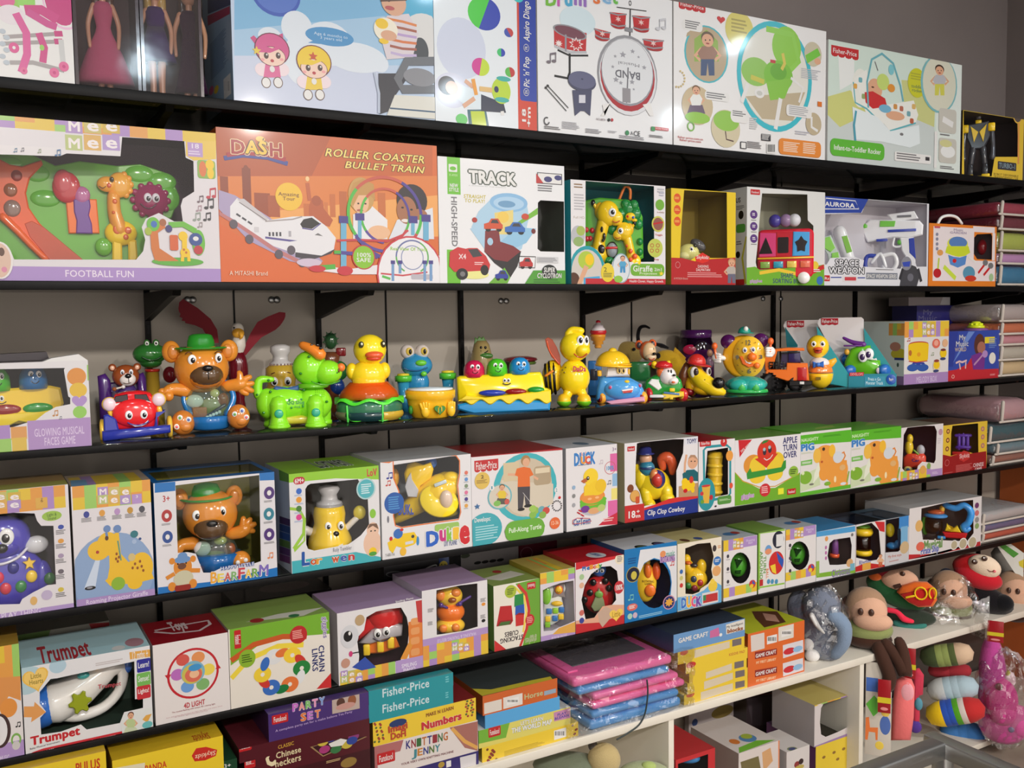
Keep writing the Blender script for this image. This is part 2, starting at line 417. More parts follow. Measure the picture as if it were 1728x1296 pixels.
 def checks(s,x0,y0,x1,y1,nx,ny,seed=1,cols=None):
 # patchwork of coloured squares
  cols=cols or[C(232,196,60),C(160,206,104),C(232,160,72),C(176,140,200)];rnd=random.Random(seed);a=s.p(x0,y0);b=s.p(x1,y1)
  w=(b[0]-a[0])/nx;h=(b[1]-a[1])/ny;prev=None
  for j in range(ny):
   for i in range(nx):
    c=cols[(i*3+j*2+rnd.randint(0,1)*2+i//3)%4]
    s.raw([(a[0]+w*i,a[1]+h*j),(a[0]+w*(i+1),a[1]+h*j),(a[0]+w*(i+1),a[1]+h*(j+1)),(a[0]+w*i,a[1]+h*(j+1))],c);s.k-=1
  s.k+=1;return s
 def flag(s,x0,y0,x1,y1,col=MRED):
 # small sign with a scalloped lower edge and brand lettering
  h=y1-y0;q=[(x0,y0),(x1,y0+0)];a=s.p(x0,y0);b=s.p(x1,y1);w=b[0]-a[0];hh=a[1]-b[1]
  pts=[(a[0],a[1]),(b[0],a[1])];n=4
  for i in range(n):
   cx=b[0]-w*(i+.5)/n
   for t in(0,45,90,135,180):pts.append((cx+w/n/2*cos(RAD(t)),b[1]+hh*.22-hh*.2*sin(RAD(t))))
  s.raw(pts,col);s.text('Fisher-Price',x0+(x1-x0)*.07,y0+h*.18,x1-(x1-x0)*.07,y0+h*.74,WHITE,.012);return s
 def tagred(s,x0,y0,x1,y1,word='Funskool',rot=0):
  s.rect(x0,y0,x1,y1,MRED,.12);w,h=x1-x0,y1-y0;s.text(word,x0+w*.12,y0+h*.28,x1-w*.12,y1-h*.25,WHITE,.015,0,rot);return s
 def kid(s,x,y,h,shirt,pants=None,hair=BROWN,skin=SKIN,seat=False):
 # printed photograph of a small child; y = top of head, h = height
  r=h*.15
  if pants is not None:
   if seat:s.poly([(x-r*1.5,y+h*.68),(x+r*1.5,y+h*.68),(x+r*2.2,y+h),(x-r*2.2,y+h)],pants)
   else:s.poly([(x-r,y+h*.58),(x+r,y+h*.58),(x+r*1.05,y+h*.97),(x+r*.2,y+h*.97),(x,y+h*.68),(x-r*.2,y+h*.97),(x-r*1.05,y+h*.97)],pants)
  s.line([(x-r*.9,y+h*.36),(x-r*1.9,y+h*.52),(x-r*1.1,y+h*.62)],r*.6,skin).line([(x+r*.9,y+h*.36),(x+r*1.9,y+h*.52),(x+r*1.1,y+h*.62)],r*.6,skin)
  s.poly([(x-r*.8,y+h*.3),(x+r*.8,y+h*.3),(x+r*1.5,y+h*.46),(x+r*1.05,y+h*.7 if seat else y+h*.6),(x-r*1.05,y+h*.7 if seat else y+h*.6),(x-r*1.5,y+h*.46)],shirt)
  s.ell(x,y+r*.8,r*.98,r*1.0,hair).ell(x,y+r*1.15,r*.86,r*.98,skin)
  for d in(-1,1):s.ell(x+d*r*.33,y+r*1.1,r*.1,r*.13,BLACK)
  s.ell(x,y+r*1.62,r*.28,r*.12,C(170,70,70));return s
 def note(s,x,y,h,col):
  s.ell(x,y,h*.22,h*.16,col).ell(x+h*.55,y-h*.08,h*.22,h*.16,col).line([(x+h*.18,y),(x+h*.18,y-h*.8)],h*.1,col).line([(x+h*.72,y-h*.1),(x+h*.72,y-h*.9)],h*.1,col).line([(x+h*.15,y-h*.8),(x+h*.76,y-h*.9)],h*.2,col);return s
 def barcode(s,x0,y0,x1,y1):
  s.rect(x0,y0,x1,y1,WHITE);rnd=random.Random(int(x0));w=x1-x0;x=x0+w*.08
  while x<x1-w*.1:
   t=w*rnd.choice((.02,.035,.05));s.rect(x,y0+(y1-y0)*.1,x+t,y1-(y1-y0)*.2,BLACK);s.k-=1;x+=t+w*rnd.choice((.02,.04))
  s.k+=1;return s
  # ---------------------------------------------------------------- cartons
LAST={}
class Carton:
 """A card box on a shelf. Front face on the plane y=set; left/right/top taken from the photograph's sight lines."""
 def __init__(s,name,label,fr,xl,xr,yt,z,depth,set_=0.0,yb=None,side=WHITE,top=None,front=WHITE,window=None,liner=DGREY,mat='print',group=None,cat='toy box',topwin=None,sidecol2=None,film='film',h=None):
  s.fr=fr;yref=yb if yb is not None else yt
  pl=fr(xl,yref);pr=fr(xr,yref);s.x0=on_y(pl[0],pl[1],set_).x;s.x1=on_y(pr[0],pr[1],set_).x
  lk=(round(z,3),round(set_,2));pv=LAST.get(lk)
  if pv and pv[0]<s.x0<pv[1]and pv[1]-s.x0<.04:s.x0=pv[1]+.0004
  LAST[lk]=(s.x0,s.x1)
  pt=fr(xl,yt);s.z0=z;s.z1=on_y(pt[0],pt[1],set_).z if h is None else z+h
  if set_<-.03:s.z1=min(s.z1,.695)
  s.y0=set_;s.y1=set_+depth
  s.root=empty(name,((s.x0+s.x1)/2,(s.y0+s.y1)/2,z),0,label,cat,group);s.off=Vector(s.root.location)
  s.mb=MB();s.mat=mat;s.front_col=front;s.window=window;s.liner=liner;s.film=film;s.topwin=topwin
  top=top or front;o=s.off;s.top_col=top
  X0,X1,Y0,Y1,Z0,Z1=s.x0-o.x,s.x1-o.x,s.y0-o.y,s.y1-o.y,0.0,s.z1-o.z;s.b=(X0,X1,Y0,Y1,Z0,Z1)
  V=[(X0,Y0,Z0),(X1,Y0,Z0),(X1,Y1,Z0),(X0,Y1,Z0),(X0,Y0,Z1),(X1,Y0,Z1),(X1,Y1,Z1),(X0,Y1,Z1)]
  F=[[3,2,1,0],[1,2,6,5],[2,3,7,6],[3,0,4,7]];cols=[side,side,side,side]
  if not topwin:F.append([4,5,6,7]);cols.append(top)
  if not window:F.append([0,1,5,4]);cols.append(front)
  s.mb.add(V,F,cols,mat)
  s.front=Art(s.mb,fr,'y',s.y0,mat);s.front.off=o;s.front.clip=(X0,Z0,X1,Z1)
  s.top=Art(s.mb,fr,'z',s.z1,mat);s.top.off=o;s.top.clip=(X0,Y0,X1,Y1)
  s.left=Art(s.mb,fr,'x',s.x0,mat);s.left.off=o;s.left.clip=(-Y1,Z0,-Y0,Z1)
  s.hole=None
  if window:
   q=[s.front.p(*t)for t in window]if not callable(window)else window(s)
   m=.0012;q=[(min(max(t[0],X0+m),X1-m),min(max(t[1],Z0+m),Z1-m))for t in q];s.hole=q
   s._plate([(X0,Z0),(X1,Z0),(X1,Z1),(X0,Z1)],q,'y',Y0,front)
   i=.0015;V=[(X0+i,Y0+i,Z0+i),(X1-i,Y0+i,Z0+i),(X1-i,Y1-i,Z0+i),(X0+i,Y1-i,Z0+i),(X0+i,Y0+i,Z1-i),(X1-i,Y0+i,Z1-i),(X1-i,Y1-i,Z1-i),(X0+i,Y1-i,Z1-i)]
   F=[[0,1,2,3],[5,6,2,1],[6,7,3,2],[7,4,0,3]]
   if not topwin:F.append([7,6,5,4])
   s.mb.add(V,F,liner,'matte')
   fm=MB();e=.0006;fm.add([(t[0],Y0+e,t[1])for t in q],[list(range(len(q)))],(1,1,1),film);s.fm=fm
  if topwin:
  # the top is open card with a clear sheet: front band width, back band width (metres), side margin
   fb,bb,sm=topwin;q=[(X0+sm,Y0+fb),(X1-sm,Y0+fb),(X1-sm,Y1-bb),(X0+sm,Y1-bb)]
   s._plate([(X0,Y0),(X1,Y0),(X1,Y1),(X0,Y1)],q,'z',Z1,top)
   if window:s.fm.add([(t[0],t[1],Z1-.0006)for t in q],[[0,1,2,3]],(1,1,1),film)
 def _plate(s,outer,inner,plane,val,col):
  A=[Vector((p[0],p[1],0))for p in outer];B=[Vector((p[0],p[1],0))for p in inner]
  tri=tessellate_polygon([A,B]);P=outer+list(inner)
  V=[(p[0],val,p[1])if plane=='y' else(p[0],p[1],val)for p in P]
  s.mb.add(V,[list(t)for t in tri],col,s.mat)
 def done(s,name='carton'):
  s.body=s.mb.build(name,s.root)
  if s.window:s.fm.build('window_film',s.root)
  return s
 def mid(s,f=.5):return s.y0+(s.y1-s.y0)*f
SUB={'eye':'head','nose':'head','ear':'head','muzzle':'head','beak':'head','eyebrow':'head','mouth':'face_plate','wheel_hub':'tyre','tusk':'head'}
# ---------------------------------------------------------------- toys: modelled in photograph units, then sized by their distance
class Toy:
 """Local frame: x to the viewer's right, y away, z up; numbers read in frame fr relative to the base point."""
 def __init__(s,name,label,fr,bx,by,z,y,cat='toy',group=None,yaw=0):
  px=fr(bx,by);s.fr=fr;p=on_y(px[0],px[1],y);s.bx,s.by=bx,by;s.built={}
  if z is None:z=p.z
  P=Vector((p.x,y,z));d=Vector((P.x-CAM.x,P.y-CAM.y));R=d.length;d.normalize()
  zc=(P-CAM).dot(cf);ca=1/math.sqrt(1+((px[0]-CX)/FPX)**2)
  s.kz=zc/FPX/fr.k;s.kx=s.kz*ca;s.rot=math.atan2(-d.x,d.y)
  q=Vector((p.x,y,z));s.dz=(p.z-z)/s.kz
  s.root=empty(name,P,s.rot,label,cat,group);s.mb=None
 def P(s,x,y,d=0):return((x-s.bx)*s.kx,d*s.kx,(s.by-y)*s.kz)
 def r(s,a):return a*s.kx
 def part(s,name=None,parent=None):
  s.flush();s.mb=MB();s._n=name;up=SUB.get(name);s._p=parent or(s.built.get(up)if up else None)or s.root;return s
 def flush(s):
  o=None
  if s.mb is not None and s.mb.v:
   o=s.mb.build(s._n,s._p)
   if o.parent==s.root:s.built[s._n]=o
  s.mb=None;return o
 def wrap(s,x,y,d,rx,ry,rz):
 # crumpled clear bag
  b=len(s.mb.v);s.mb.ell(s.P(x,y,d),(s.r(rx),s.r(rz),ry*s.kz),(1,1,1),'polybag',None,34,22);rd=random.Random(int(x));c=Vector(s.P(x,y,d))
  for i in range(b,len(s.mb.v)):s.mb.v[i]=tuple(c+(Vector(s.mb.v[i])-c)*rd.uniform(.9,1.06))
  s.mb.s=[False if s.mb.mats[m]=='polybag' else q for q,m in zip(s.mb.s,s.mb.m)];return s
 def ell(s,x,y,d,rx,ry,rz,col,mat='plastic',rot=None,seg=20,rings=12,cut=None):
  s.mb.ell(s.P(x,y,d),(s.r(rx),s.r(rz),ry*s.kz),col,mat,rot,seg,rings,cut);return s
 def cube(s,x,y,d,sx,sy,sd,col,bev=0,mat='plastic',rot=None,taper=None):
  s.mb.cube(s.P(x,y,d),(s.r(sx),s.r(sd),sy*s.kz),col,mat,s.r(bev),rot,None,2,taper);return s
 def lathe(s,x,y,d,prof,col,mat='plastic',rot=None,sy=1,seg=24,sx=1):
 # prof: (radius, height above y) pairs in frame units
  s.mb.lathe(s.P(x,y,d),[(s.r(a),b*s.kz)for a,b in prof],col,mat,rot,seg,sy,True,sx);return s
 def tube(s,pts,r,col,mat='plastic',seg=10,sm=4):
  rr=[s.r(a)for a in r]if isinstance(r,(list,tuple))else s.r(r)
  s.mb.tube([s.P(*p)if len(p)==3 else s.P(p[0],p[1],0)for p in pts],rr,col,mat,seg,sm);return s
 def prism(s,pts,d0,d1,col,bev=0,mat='plastic',smooth=False):
  q=[s.P(a,b)for a,b in pts];s.mb.prism([(t[0],t[2])for t in q],s.r(d0),s.r(d1),col,mat,s.r(bev),None,smooth);return s
 def flat(s,pts,d,col,mat='plastic'):
 # thin print on a surface facing the viewer
  q=[s.P(a,b)for a,b in pts];s.mb.prism([(t[0],t[2])for t in q],s.r(d),s.r(d)+.0006,col,mat);return s
 def text(s,body,x0,y0,x1,y1,d,col,bold=.015,mat='plastic'):
  vs,fs=text_mesh(body,bold,0);bx0=min(v[0]for v in vs);bx1=max(v[0]for v in vs);by0=min(v[1]for v in vs);by1=max(v[1]for v in vs)
  q=[s.P(x0+(v[0]-bx0)/(bx1-bx0)*(x1-x0),y1-(v[1]-by0)/max(by1-by0,1e-6)*(y1-y0),d-v[2]*.3)for v in vs];s.mb.add(q,fs,col,mat);return s
 def eye(s,x,y,d,rx,ry,px=0,py=0,white=C(245,245,245),iris=BLACK,pr=.55):
  s.ell(x,y,d,rx,ry,rx*.35,white).ell(x+px,y+py,d-rx*.22,rx*pr,ry*pr,rx*.3,iris).ell(x+px+rx*.2,y+py-ry*.22,d-rx*.5,rx*.14,ry*.14,rx*.1,C(255,255,255));return s
 def smile(s,x,y,d,w,h,col,r=1.5,n=7):
  s.tube([(x+w*(i/(n-1)*2-1),y+h*(1-(i/(n-1)*2-1)**2),d)for i in range(n)],r,col);return s
 def done(s):s.flush();return s.root
def wig(f,x0,x1,y,a,n,m=40):
 return[(x0+(x1-x0)*i/m,y+a*sin(2*pi*n*i/m))for i in range(m+1)]
def arc(cx,cy,rx,ry,a0,a1,n=16):
 return[(cx+rx*cos(RAD(a0+(a1-a0)*i/n)),cy-ry*sin(RAD(a0+(a1-a0)*i/n)))for i in range(n+1)]
def rrect(x0,y0,x1,y1,r,n=4):
 q=[]
 for(cx,cy,a)in((x1-r,y0+r,0),(x0+r,y0+r,90),(x0+r,y1-r,180),(x1-r,y1-r,270)):
  for i in range(n+1):t=RAD(a+90*i/n);q.append((cx+r*cos(t),cy-r*sin(t)))
 return q
H1=Fr(1500,480,6.478);H2=Fr(1500,630,4.8);H3=Fr(1560,300,5.893);H4=Fr(1440,900,5.892);H5=Fr(1440,1060,5.493);H6=Fr(1130,1130,4.937);H7=Fr(0,1180,3.927);H8=Fr(600,900,4.32)
Z1,Z2,Z3,Z4,Z5,ZC=1.931,1.575,1.269,0.968,0.707,0.465
WY=0.40
# ---------------------------------------------------------------- room shell
def slab(name,c,size,mat,kind='structure'):
 m=MB();m.cube((0,0,0),size,(1,1,1),mat);o=m.build(name,None,c);tag(o,None,None,None,kind);return o
slab('floor',(1.4,-1.6,-.05),(6.4,4.6,.1),'floor_tile')
slab('ceiling',(1.4,-1.6,2.85),(6.4,4.6,.1),'cabinet_white')
slab('wall_back',(1.4,WY+.05,1.0),(6.4,.1,2.0),'wall_panel')
slab('wall_top',(1.4,WY+.05,2.4),(6.4,.1,.8),'wall_upper')
slab('wall_back_shade',(1.4,WY-.002,1.755),(6.4,.005,.33),'shade_panel')  # added dark sheet, colouring in the shade under the top shelf
slab('wall_left',(-1.85,-1.6,1.4),(.1,4.6,2.8),'wall_upper')
slab('wall_right',(3.67,-1.6,1.4),(.1,4.6,2.8),'wall_upper')
slab('door_1',(3.612,-.35,.5),(.012,1.45,1.0),'wall_orange')
slab('trim_30',(3.604,.16,.5),(.006,.012,1.0),'black_metal')
for i,x in enumerate((.557,.95,1.754,2.385)):
 slab('trim_%d'%(i+1),(x,WY-.001,1.2),(.004,.004,1.5),'black_metal')
posts=[-.04,.358,.764,1.167,1.57,1.975,2.345,2.748,3.15,3.5]
for i,x in enumerate(posts):
 m=MB();m.cube((0,0,0),(.012,.012,1.62),(1,1,1),'black_metal')
 for k in range(40):m.cube((0,-.0062,-.78+k*.04),(.005,.001,.02),BLACK,'matte')
 tag(m.build('trim_%d'%(i+11),None,(x,WY-.007,1.14)),None,None,None,'structure')
for n,(px,py)in enumerate(((316,506),(325,506),(458,506),(467,506),(845,508),(854,508),(1046,508),(1054,508),(1287,504),(1317,504))):
 p=on_y(px,py,WY);m=MB();m.lathe((0,0,0),[(.0085,0),(.0085,.004),(.006,.006),(0,.0065)],(1,1,1),'steel',(90,0,0),16)
 side='left' if n%2==0 else 'right'
 tag(m.build('screw_cap',None,p),'round metal screw cap on the grey wall panel above the loose toys','screw cap','screw caps on the wall panels')
 # ---------------------------------------------------------------- glass shelves with brackets
def shelf(z,xa,xb,label,edge=.014,y0=0.0):
 r=empty('glass_shelf',((xa+xb)/2,.2,z),0,label,'shelf','glass wall shelves');c=Vector(((xa+xb)/2,.2,z))
 m=MB();m.cube((0,0,-.005),(xb-xa,.386,.010),(1,1,1),'shelf_glass',.0015);m.build('glass_panel',r)
 m=MB();m.cube((0,-.2+y0-.0035,-edge/2-.0005),(xb-xa,.007,edge),(1,1,1),'black_metal',.001);m.build('front_edge',r)
 for x in posts:
  if xa<x<xb and z!=Z5 and x not in(1.167,2.345)and(z==Z1 or x!=2.748):
   m=MB();m.prism([(-.175,-.012),(.185,-.012),(.185,-.075),(.15,-.07),(-.12,-.028),(-.165,-.026)],-.008,.008,(1,1,1),'black_metal',.001,Matrix.Rotation(pi/2,4,'Z'))
   m.build('bracket',r,(x-c.x,0,0))
shelf(Z1,-1.0,3.6,'top dark glass shelf carrying the tallest boxes',.02)
shelf(Z2,-1.0,3.6,'second dark glass shelf from the top, under the bullet train box',.016)
shelf(Z3,-1.0,3.6,'middle dark glass shelf with loose unboxed toys')
shelf(Z4,-1.0,3.6,'fourth dark glass shelf, under the boxed bear in a green hat')
shelf(Z5,-1.0,3.6,'lowest dark glass shelf, just above the stacked flat games')
# ---------------------------------------------------------------- white cabinet
cab=empty('cabinet',(1.2,.17,0),0,'long low white cabinet under the glass shelves with open compartments','cabinet')
def cpart(name,x0,x1,y0,y1,z0,z1):
 m=MB();m.cube((0,0,0),(x1-x0,y1-y0,z1-z0),(1,1,1),'cabinet_white',.0012);m.build(name,cab,((x0+x1)/2-1.2,(y0+y1)/2-.17,(z0+z1)/2))
cpart('top_board',-1.0,3.55,-.05,.395,ZC-.022,ZC)
xd=on_y(1135,1215,-.05).x;xr_=on_y(1457,1135,-.05).x
for x in(-.3,.5,xd,xr_):cpart('side_panel',x-.009,x+.009,-.045,.395,0,ZC-.0225)
cpart('bottom_board',-1.0,xr_-.0095,-.04,.375,.04,.058)
slab('trim_31',((xr_+3.55)/2,.39,.22),(3.54-xr_,.01,.43),'shade_panel')  # added dark sheet, painting the back of the bay as a shaded recess
cpart('back_panel',-1.0,xr_,.38,.395,.0,ZC-.0225)
CABX=xr_
zp=on_y(*H5(1000,1078),.0).z;cpart('bay_shelf',xr_+.0095,3.55,-.03,.375,zp-.018,zp)
# ================================================================ top shelf
b=Carton('walker_box','white and magenta box with a printed baby walker, left end of the top shelf',A1,-420,455,-100,Z1,.22,.0,500,WHITE,h=.40)
f=b.front;f.rect(-420,-140,120,60,C(150,205,80)).rect(100,-140,215,45,C(150,215,90)).ell(380,-20,110,175,C(200,24,120)).ring(390,-20,135,200,.07,C(240,190,220))
f.ell(30,0,60,45,PINK).line([(150,60),(250,60),(350,120)],60,C(206,40,128)).ell(70,90,85,60,C(235,225,230)).line([(165,70),(290,145),(345,165)],45,C(206,60,140))
for y0,y1 in((205,205),(245,252)):f.line([(20,y0+20),(360,y1)],24,C(165,155,155)).line([(330,y1),(380,y1)],34,C(200,24,120))
f.line([(60,380),(200,380),(390,430)],26,C(165,158,158)).line([(370,240),(385,400)],30,C(205,205,205))
f.line([(95,80),(160,200),(165,330),(130,440)],44,C(220,70,150)).line([(235,200),(270,290),(260,380)],40,C(206,40,128)).ell(255,290,14,18,C(150,205,80)).ell(85,290,32,32,C(220,60,140)).ell(85,290,10,10,WHITE)
for x,y,r in((330,442,30),(388,405,30),(145,430,22)):f.ell(x,y,r,r,PINK).ell(x,y,r*.35,r*.35,C(200,24,120))
for i in range(6):f.ell(15+(i%2)*25,190+i*38,20,15,C(185,195,205))
b.done()
def doll(name,label,bx,by,z,y,dress,hair,skirt,mat='cloth',lo=70):
 t=Toy(name,label,A1,bx,by,z,y,'doll')
 t.part('legs')
 for d in(-1,1):t.tube([(bx+d*28,by,0),(bx+d*26,by-90,0),(bx+d*30,by-210,0)],[16,20,26],SKIN).ell(bx+d*28,by-8,-14,15,9,28,dress)
 t.part('dress');q=(506-lo)/436;t.lathe(bx,by-lo,0,[(a,h*q if h<300 else h+70-lo)for a,h in((skirt,0),(skirt*.92,40),(skirt*.62,160),(50,270),(42,300),(56,360),(62,400),(40,430),(0,436))],dress,mat,None,.6,28)
 for d in(-1,1):t.tube([(bx+d*55,by-480,0),(bx+d*90,by-380,-10),(bx+d*84,by-260,-30)],[17,15,11],SKIN)
 t.part('head');t.tube([(bx,by-490,0),(bx,by-540,0)],20,SKIN).ell(bx,by-590,0,52,64,50,SKIN)
 for d in(-1,1):t.eye(bx+d*20,by-592,-46,10,9,0,0,C(245,245,245),C(40,70,140))
 t.smile(bx,by-560,-48,14,6,C(200,60,90),3)
 t.part('hair');t.ell(bx,by-605,14,62,66,50,hair);t.root.scale=(1.03,1.03,1.13);t.ell(bx-40,by-520,20,28,90,26,hair);t.ell(bx+40,by-520,20,28,90,26,hair);return t.done()
def dollbox(label,xl,xr,back):
 b=Carton('doll_box',label,A1,xl,xr,0,Z1,.11,.05,540,C(70,52,62),C(60,40,50),C(60,44,52),lambda s:[(s.b[0]+.006,.012),(s.b[1]-.006,.012),(s.b[1]-.006,s.b[5]-.01),(s.b[0]+.006,s.b[5]-.01)],back,'print_gloss',h=.36,film='film_dim');b.done();return b
dollbox('dark clear-fronted doll box holding a pink gown, on the top shelf',462,862,C(92,76,78));dollbox('dark clear-fronted doll box holding a purple frock, on the top shelf',868,1240,C(84,70,70))
doll('doll','fashion doll in a long pink gown inside the left doll box',645,540,Z1+.004,.105,C(214,100,140),C(90,60,40),175)
t=doll('doll','fashion doll in a short purple frock inside the right doll box',960,540,Z1+.004,.105,C(70,40,110),C(200,170,90),120,'cloth',215)
doll('doll','fashion doll in a dark plum gown inside the right doll box',1165,540,Z1+.004,.115,C(60,26,60),C(60,40,30),100)
b=Carton('baby_seat_box','large pale blue box with two cartoon fairy children and a seated baby',A2,165,1172,-60,Z1,.246,.0,545,C(150,178,205),C(200,215,235),C(196,214,238),h=.36)
f=b.front;f.poly([(165,-200),(1180,-200),(1180,130),(165,200)],C(128,186,226)).poly([(165,150),(1180,60),(1180,330),(165,330)],C(168,204,234)).poly([(165,280),(890,280),(890,600),(165,600)],C(208,216,238))
f.ell(375,-30,122,112,C(52,88,186)).ell(375,-40,112,104,C(82,118,204))
for x,y,rx,ry in((345,185,60,48),(480,140,78,85),(500,300,85,130),(640,220,120,110),(600,170,60,55),(780,290,150,75),(900,320,40,45)):f.ell(x,y,rx,ry,C(228,236,246))
f.ell(645,185,120,46,C(74,150,206)).poly([(560,205),(600,222),(535,215)],C(74,150,206)).text('Age 6 months to\n3 years old',565,158,735,218,C(214,232,246),.0)
def fairy(x,y,hair,dress,star):
 f.ell(x-48,y+150,38,34,C(246,226,232)).ell(x+48,y+150,38,34,C(246,226,232)).poly([(x-34,y+120),(x+34,y+120),(x+44,y+190),(x-44,y+190)],dress)
 for d in(-1,1):f.ell(x+d*30,y+215,24,28,BROWN).ell(x+d*30,y+215,20,24,WHITE)
 f.ell(x,y+48,88,82,C(110,30,60)).ell(x,y+48,83,77,hair).ell(x,y+84,68,50,C(110,40,60)).ell(x,y+84,65,47,C(250,214,196))
 for d in(-1,1):f.ell(x+d*30,y+80,12,16,C(70,40,40)).ell(x+d*30+3,y+75,4,5,WHITE).ell(x+d*48,y+100,10,7,C(244,170,170))
 f.ell(x,y+106,9,8,C(190,60,70)).poly([(x-72,y+62),(x-40,y+30),(x,y+44),(x+40,y+28),(x+74,y+62),(x+40,y+46),(x-10,y+66)],hair);f.star(x+star[0],y+star[1],24,star[2])
 f.ell(x,y+148,13,16,WHITE)
f.poly([(275,230),(245,190),(262,178),(300,215)],C(206,70,130)).poly([(405,225),(388,175),(408,168),(415,225)],C(206,70,130))
fairy(355,200,C(216,84,146),C(224,100,156),(-78,55,C(236,206,70)));fairy(565,262,C(244,208,50),C(240,206,60),(-5,22,C(206,80,40)))
f.poly([(1000,10),(1180,-60),(1180,330),(1050,330)],C(70,176,216)).ell(1120,190,110,120,C(226,224,222)).ell(1100,260,40,70,C(60,60,64)).poly([(930,80),(1040,70),(1090,170),(1060,290),(930,300),(900,190)],C(226,214,220))
for i,c in enumerate((C(226,130,50),C(170,90,60),C(190,160,210),C(220,120,60),C(170,90,70),C(200,180,220))):f.line([(930+i*4,95+i*34),(1010,110+i*34),(1080,130+i*30)],13,c)
f.ell(965,15,62,66,SKIN).poly([(895,-30),(1040,-30),(1030,5),(900,10)],BROWN).ell(940,5,7,6,BROWN).ell(945,42,24,11,C(190,80,80)).ell(925,150,60,60,C(248,240,220)).ell(905,120,32,26,YEL).ell(915,208,24,14,YEL).ell(940,180,40,26,SKIN)
f.poly([(888,370),(1050,370),(960,500),(940,560),(895,575)],C(48,44,52)).line([(1180,310),(1030,310),(985,400),(1010,450),(1180,450)],44,C(108,110,116)).ell(1095,390,80,45,C(140,140,146)).poly([(970,478),(1180,490),(1180,600),(930,580)],C(226,224,214)).line([(945,545),(1180,565)],8,C(60,90,120)).line([(868,365),(890,470),(890,570)],14,C(190,200,220))
l=b.left;l.poly([(30,80),(142,30),(142,70),(32,130)],C(170,50,90)).small(40,160,140,390,22,C(90,120,160)).barcode(110,400,150,470).ell(50,455,12,22,PINK).ell(75,450,12,20,YEL).poly([(30,-100),(150,-100),(150,20),(32,70)],C(60,70,110))
b.done()
b=Carton('ball_popper_box','white and blue box lying on its side with printed flying balls',A3,20,648,-60,Z1,.22,.0,815,WHITE,C(235,240,245),C(236,242,248),h=.36)
f=b.front;f.ell(180,300,150,190,C(214,220,240)).ell(120,560,110,110,C(220,222,240)).rect(520,-120,660,900,C(214,66,40)).rect(533,-120,650,635,C(28,60,166),.12).rect(600,-120,660,600,C(28,60,166))
def ball(x,y,r,c1,c2,rot=0):
 f.ell(x,y,r,r*1.03,c1);c=f.p(x,y);e=f.p(x+r,y);g=f.p(x,y+r*1.03);sx=abs(e[0]-c[0]);sy=abs(g[1]-c[1])
 f.raw([(c[0]+sx*cos(RAD(rot+a)),c[1]+sy*sin(RAD(rot+a)))for a in range(0,181,12)],c2)
ball(320,85,100,C(70,210,50),C(40,60,180),-110);ball(472,202,28,C(60,80,180),C(200,60,60),-60);ball(425,326,25,C(60,200,110),C(40,60,180),-90);ball(298,415,54,C(214,50,150),C(200,226,40),-100);ball(480,448,30,C(90,190,70),C(196,50,50),-80);ball(530,-20,34,C(60,200,200),C(60,200,210))
f.poly([(215,680),(330,680),(350,800),(225,800)],C(60,110,120)).poly([(235,690),(320,690),(335,790),(245,780)],C(196,216,40)).ell(180,740,36,34,C(110,210,110))
f.poly([(150,510),(250,560),(320,590),(300,680),(220,670),(160,620),(120,590)],C(226,238,246)).poly([(300,585),(440,640),(455,700),(300,690)],C(34,40,66)).ell(90,530,55,58,C(70,50,40)).ell(118,545,38,42,SKIN).line([(200,500),(250,540)],26,SKIN).line([(190,660),(260,610)],28,SKIN)
f.ell(425,565,58,80,C(190,220,40)).ell(440,490,44,16,C(60,180,170)).ell(430,620,44,16,C(60,180,170)).ell(395,555,14,20,NAVY).rect(290,535,370,575,C(230,190,120)).line([(250,490),(270,590)],26,C(240,160,40)).line([(430,690),(435,715)],24,WHITE)
f.text("18\n+m",552,660,608,790,WHITE,.03,0,90).text("Pic 'n' Pop",560,350,612,545,WHITE,.02,.2,90).text("Aspiro Dingo",560,5,612,262,WHITE,.02,.2,90)
for y,w in((572,'EN'),(298,'FR')):f.ring(580,y,17,24,.12,WHITE).text(w,571,y-12,589,y+12,WHITE,.01,0,90)
b.done()
b=Carton('drum_kit_box','tall white box printed with a red drum kit and stool',A3,657,1487,-50,Z1,.22,.0,860,WHITE,WHITE,C(238,238,240),h=.36)
f=b.front
for ch,x0,x1,c in(('D',700,768,C(120,190,60)),('r',772,812,C(200,90,180)),('u',818,868,C(80,170,210)),('m',876,955,C(150,110,190)),('S',995,1040,C(230,120,60)),('e',1050,1108,C(130,180,220)),('t',1112,1150,C(110,190,80))):f.text(ch,x0,-52 if ch in 'DSt' else-35,x1,46 if x0<990 else 30,c,.05,0,0,C(222,226,232),.06)
f.ell(900,130,110,90,C(214,232,240));RD=C(196,44,48);CH=C(150,150,156)
def drum(x0,y0,x1,y1,h,tilt=0):
 f.poly([(x0,y0),(x1,y1),(x1-6,y1+h),(x0+8,y0+h)],RD).ell((x0+x1)/2,(y0+y1)/2+h,(x1-x0)/2-4,22,RD).ell((x0+x1)/2,(y0+y1)/2+h+tilt,(x1-x0)/2-8,22,C(170,40,44)).line([(x0-4,y0+4),((x0+x1)/2,(y0+y1)/2+14),(x1+4,y1+4)],9,CH).line([(x0+4,y0+h-4),((x0+x1)/2,(y0+y1)/2+h+6),(x1-2,y1+h-4)],9,CH)
 f.star((x0+x1)/2,(y0+y1)/2+h*.5,20,C(236,200,196),6,.4)
f.line([(850,330),(850,450),(840,480)],16,BLACK).line([(755,470),(860,490)],14,BLACK).line([(775,310),(850,345),(965,345)],12,BLACK)
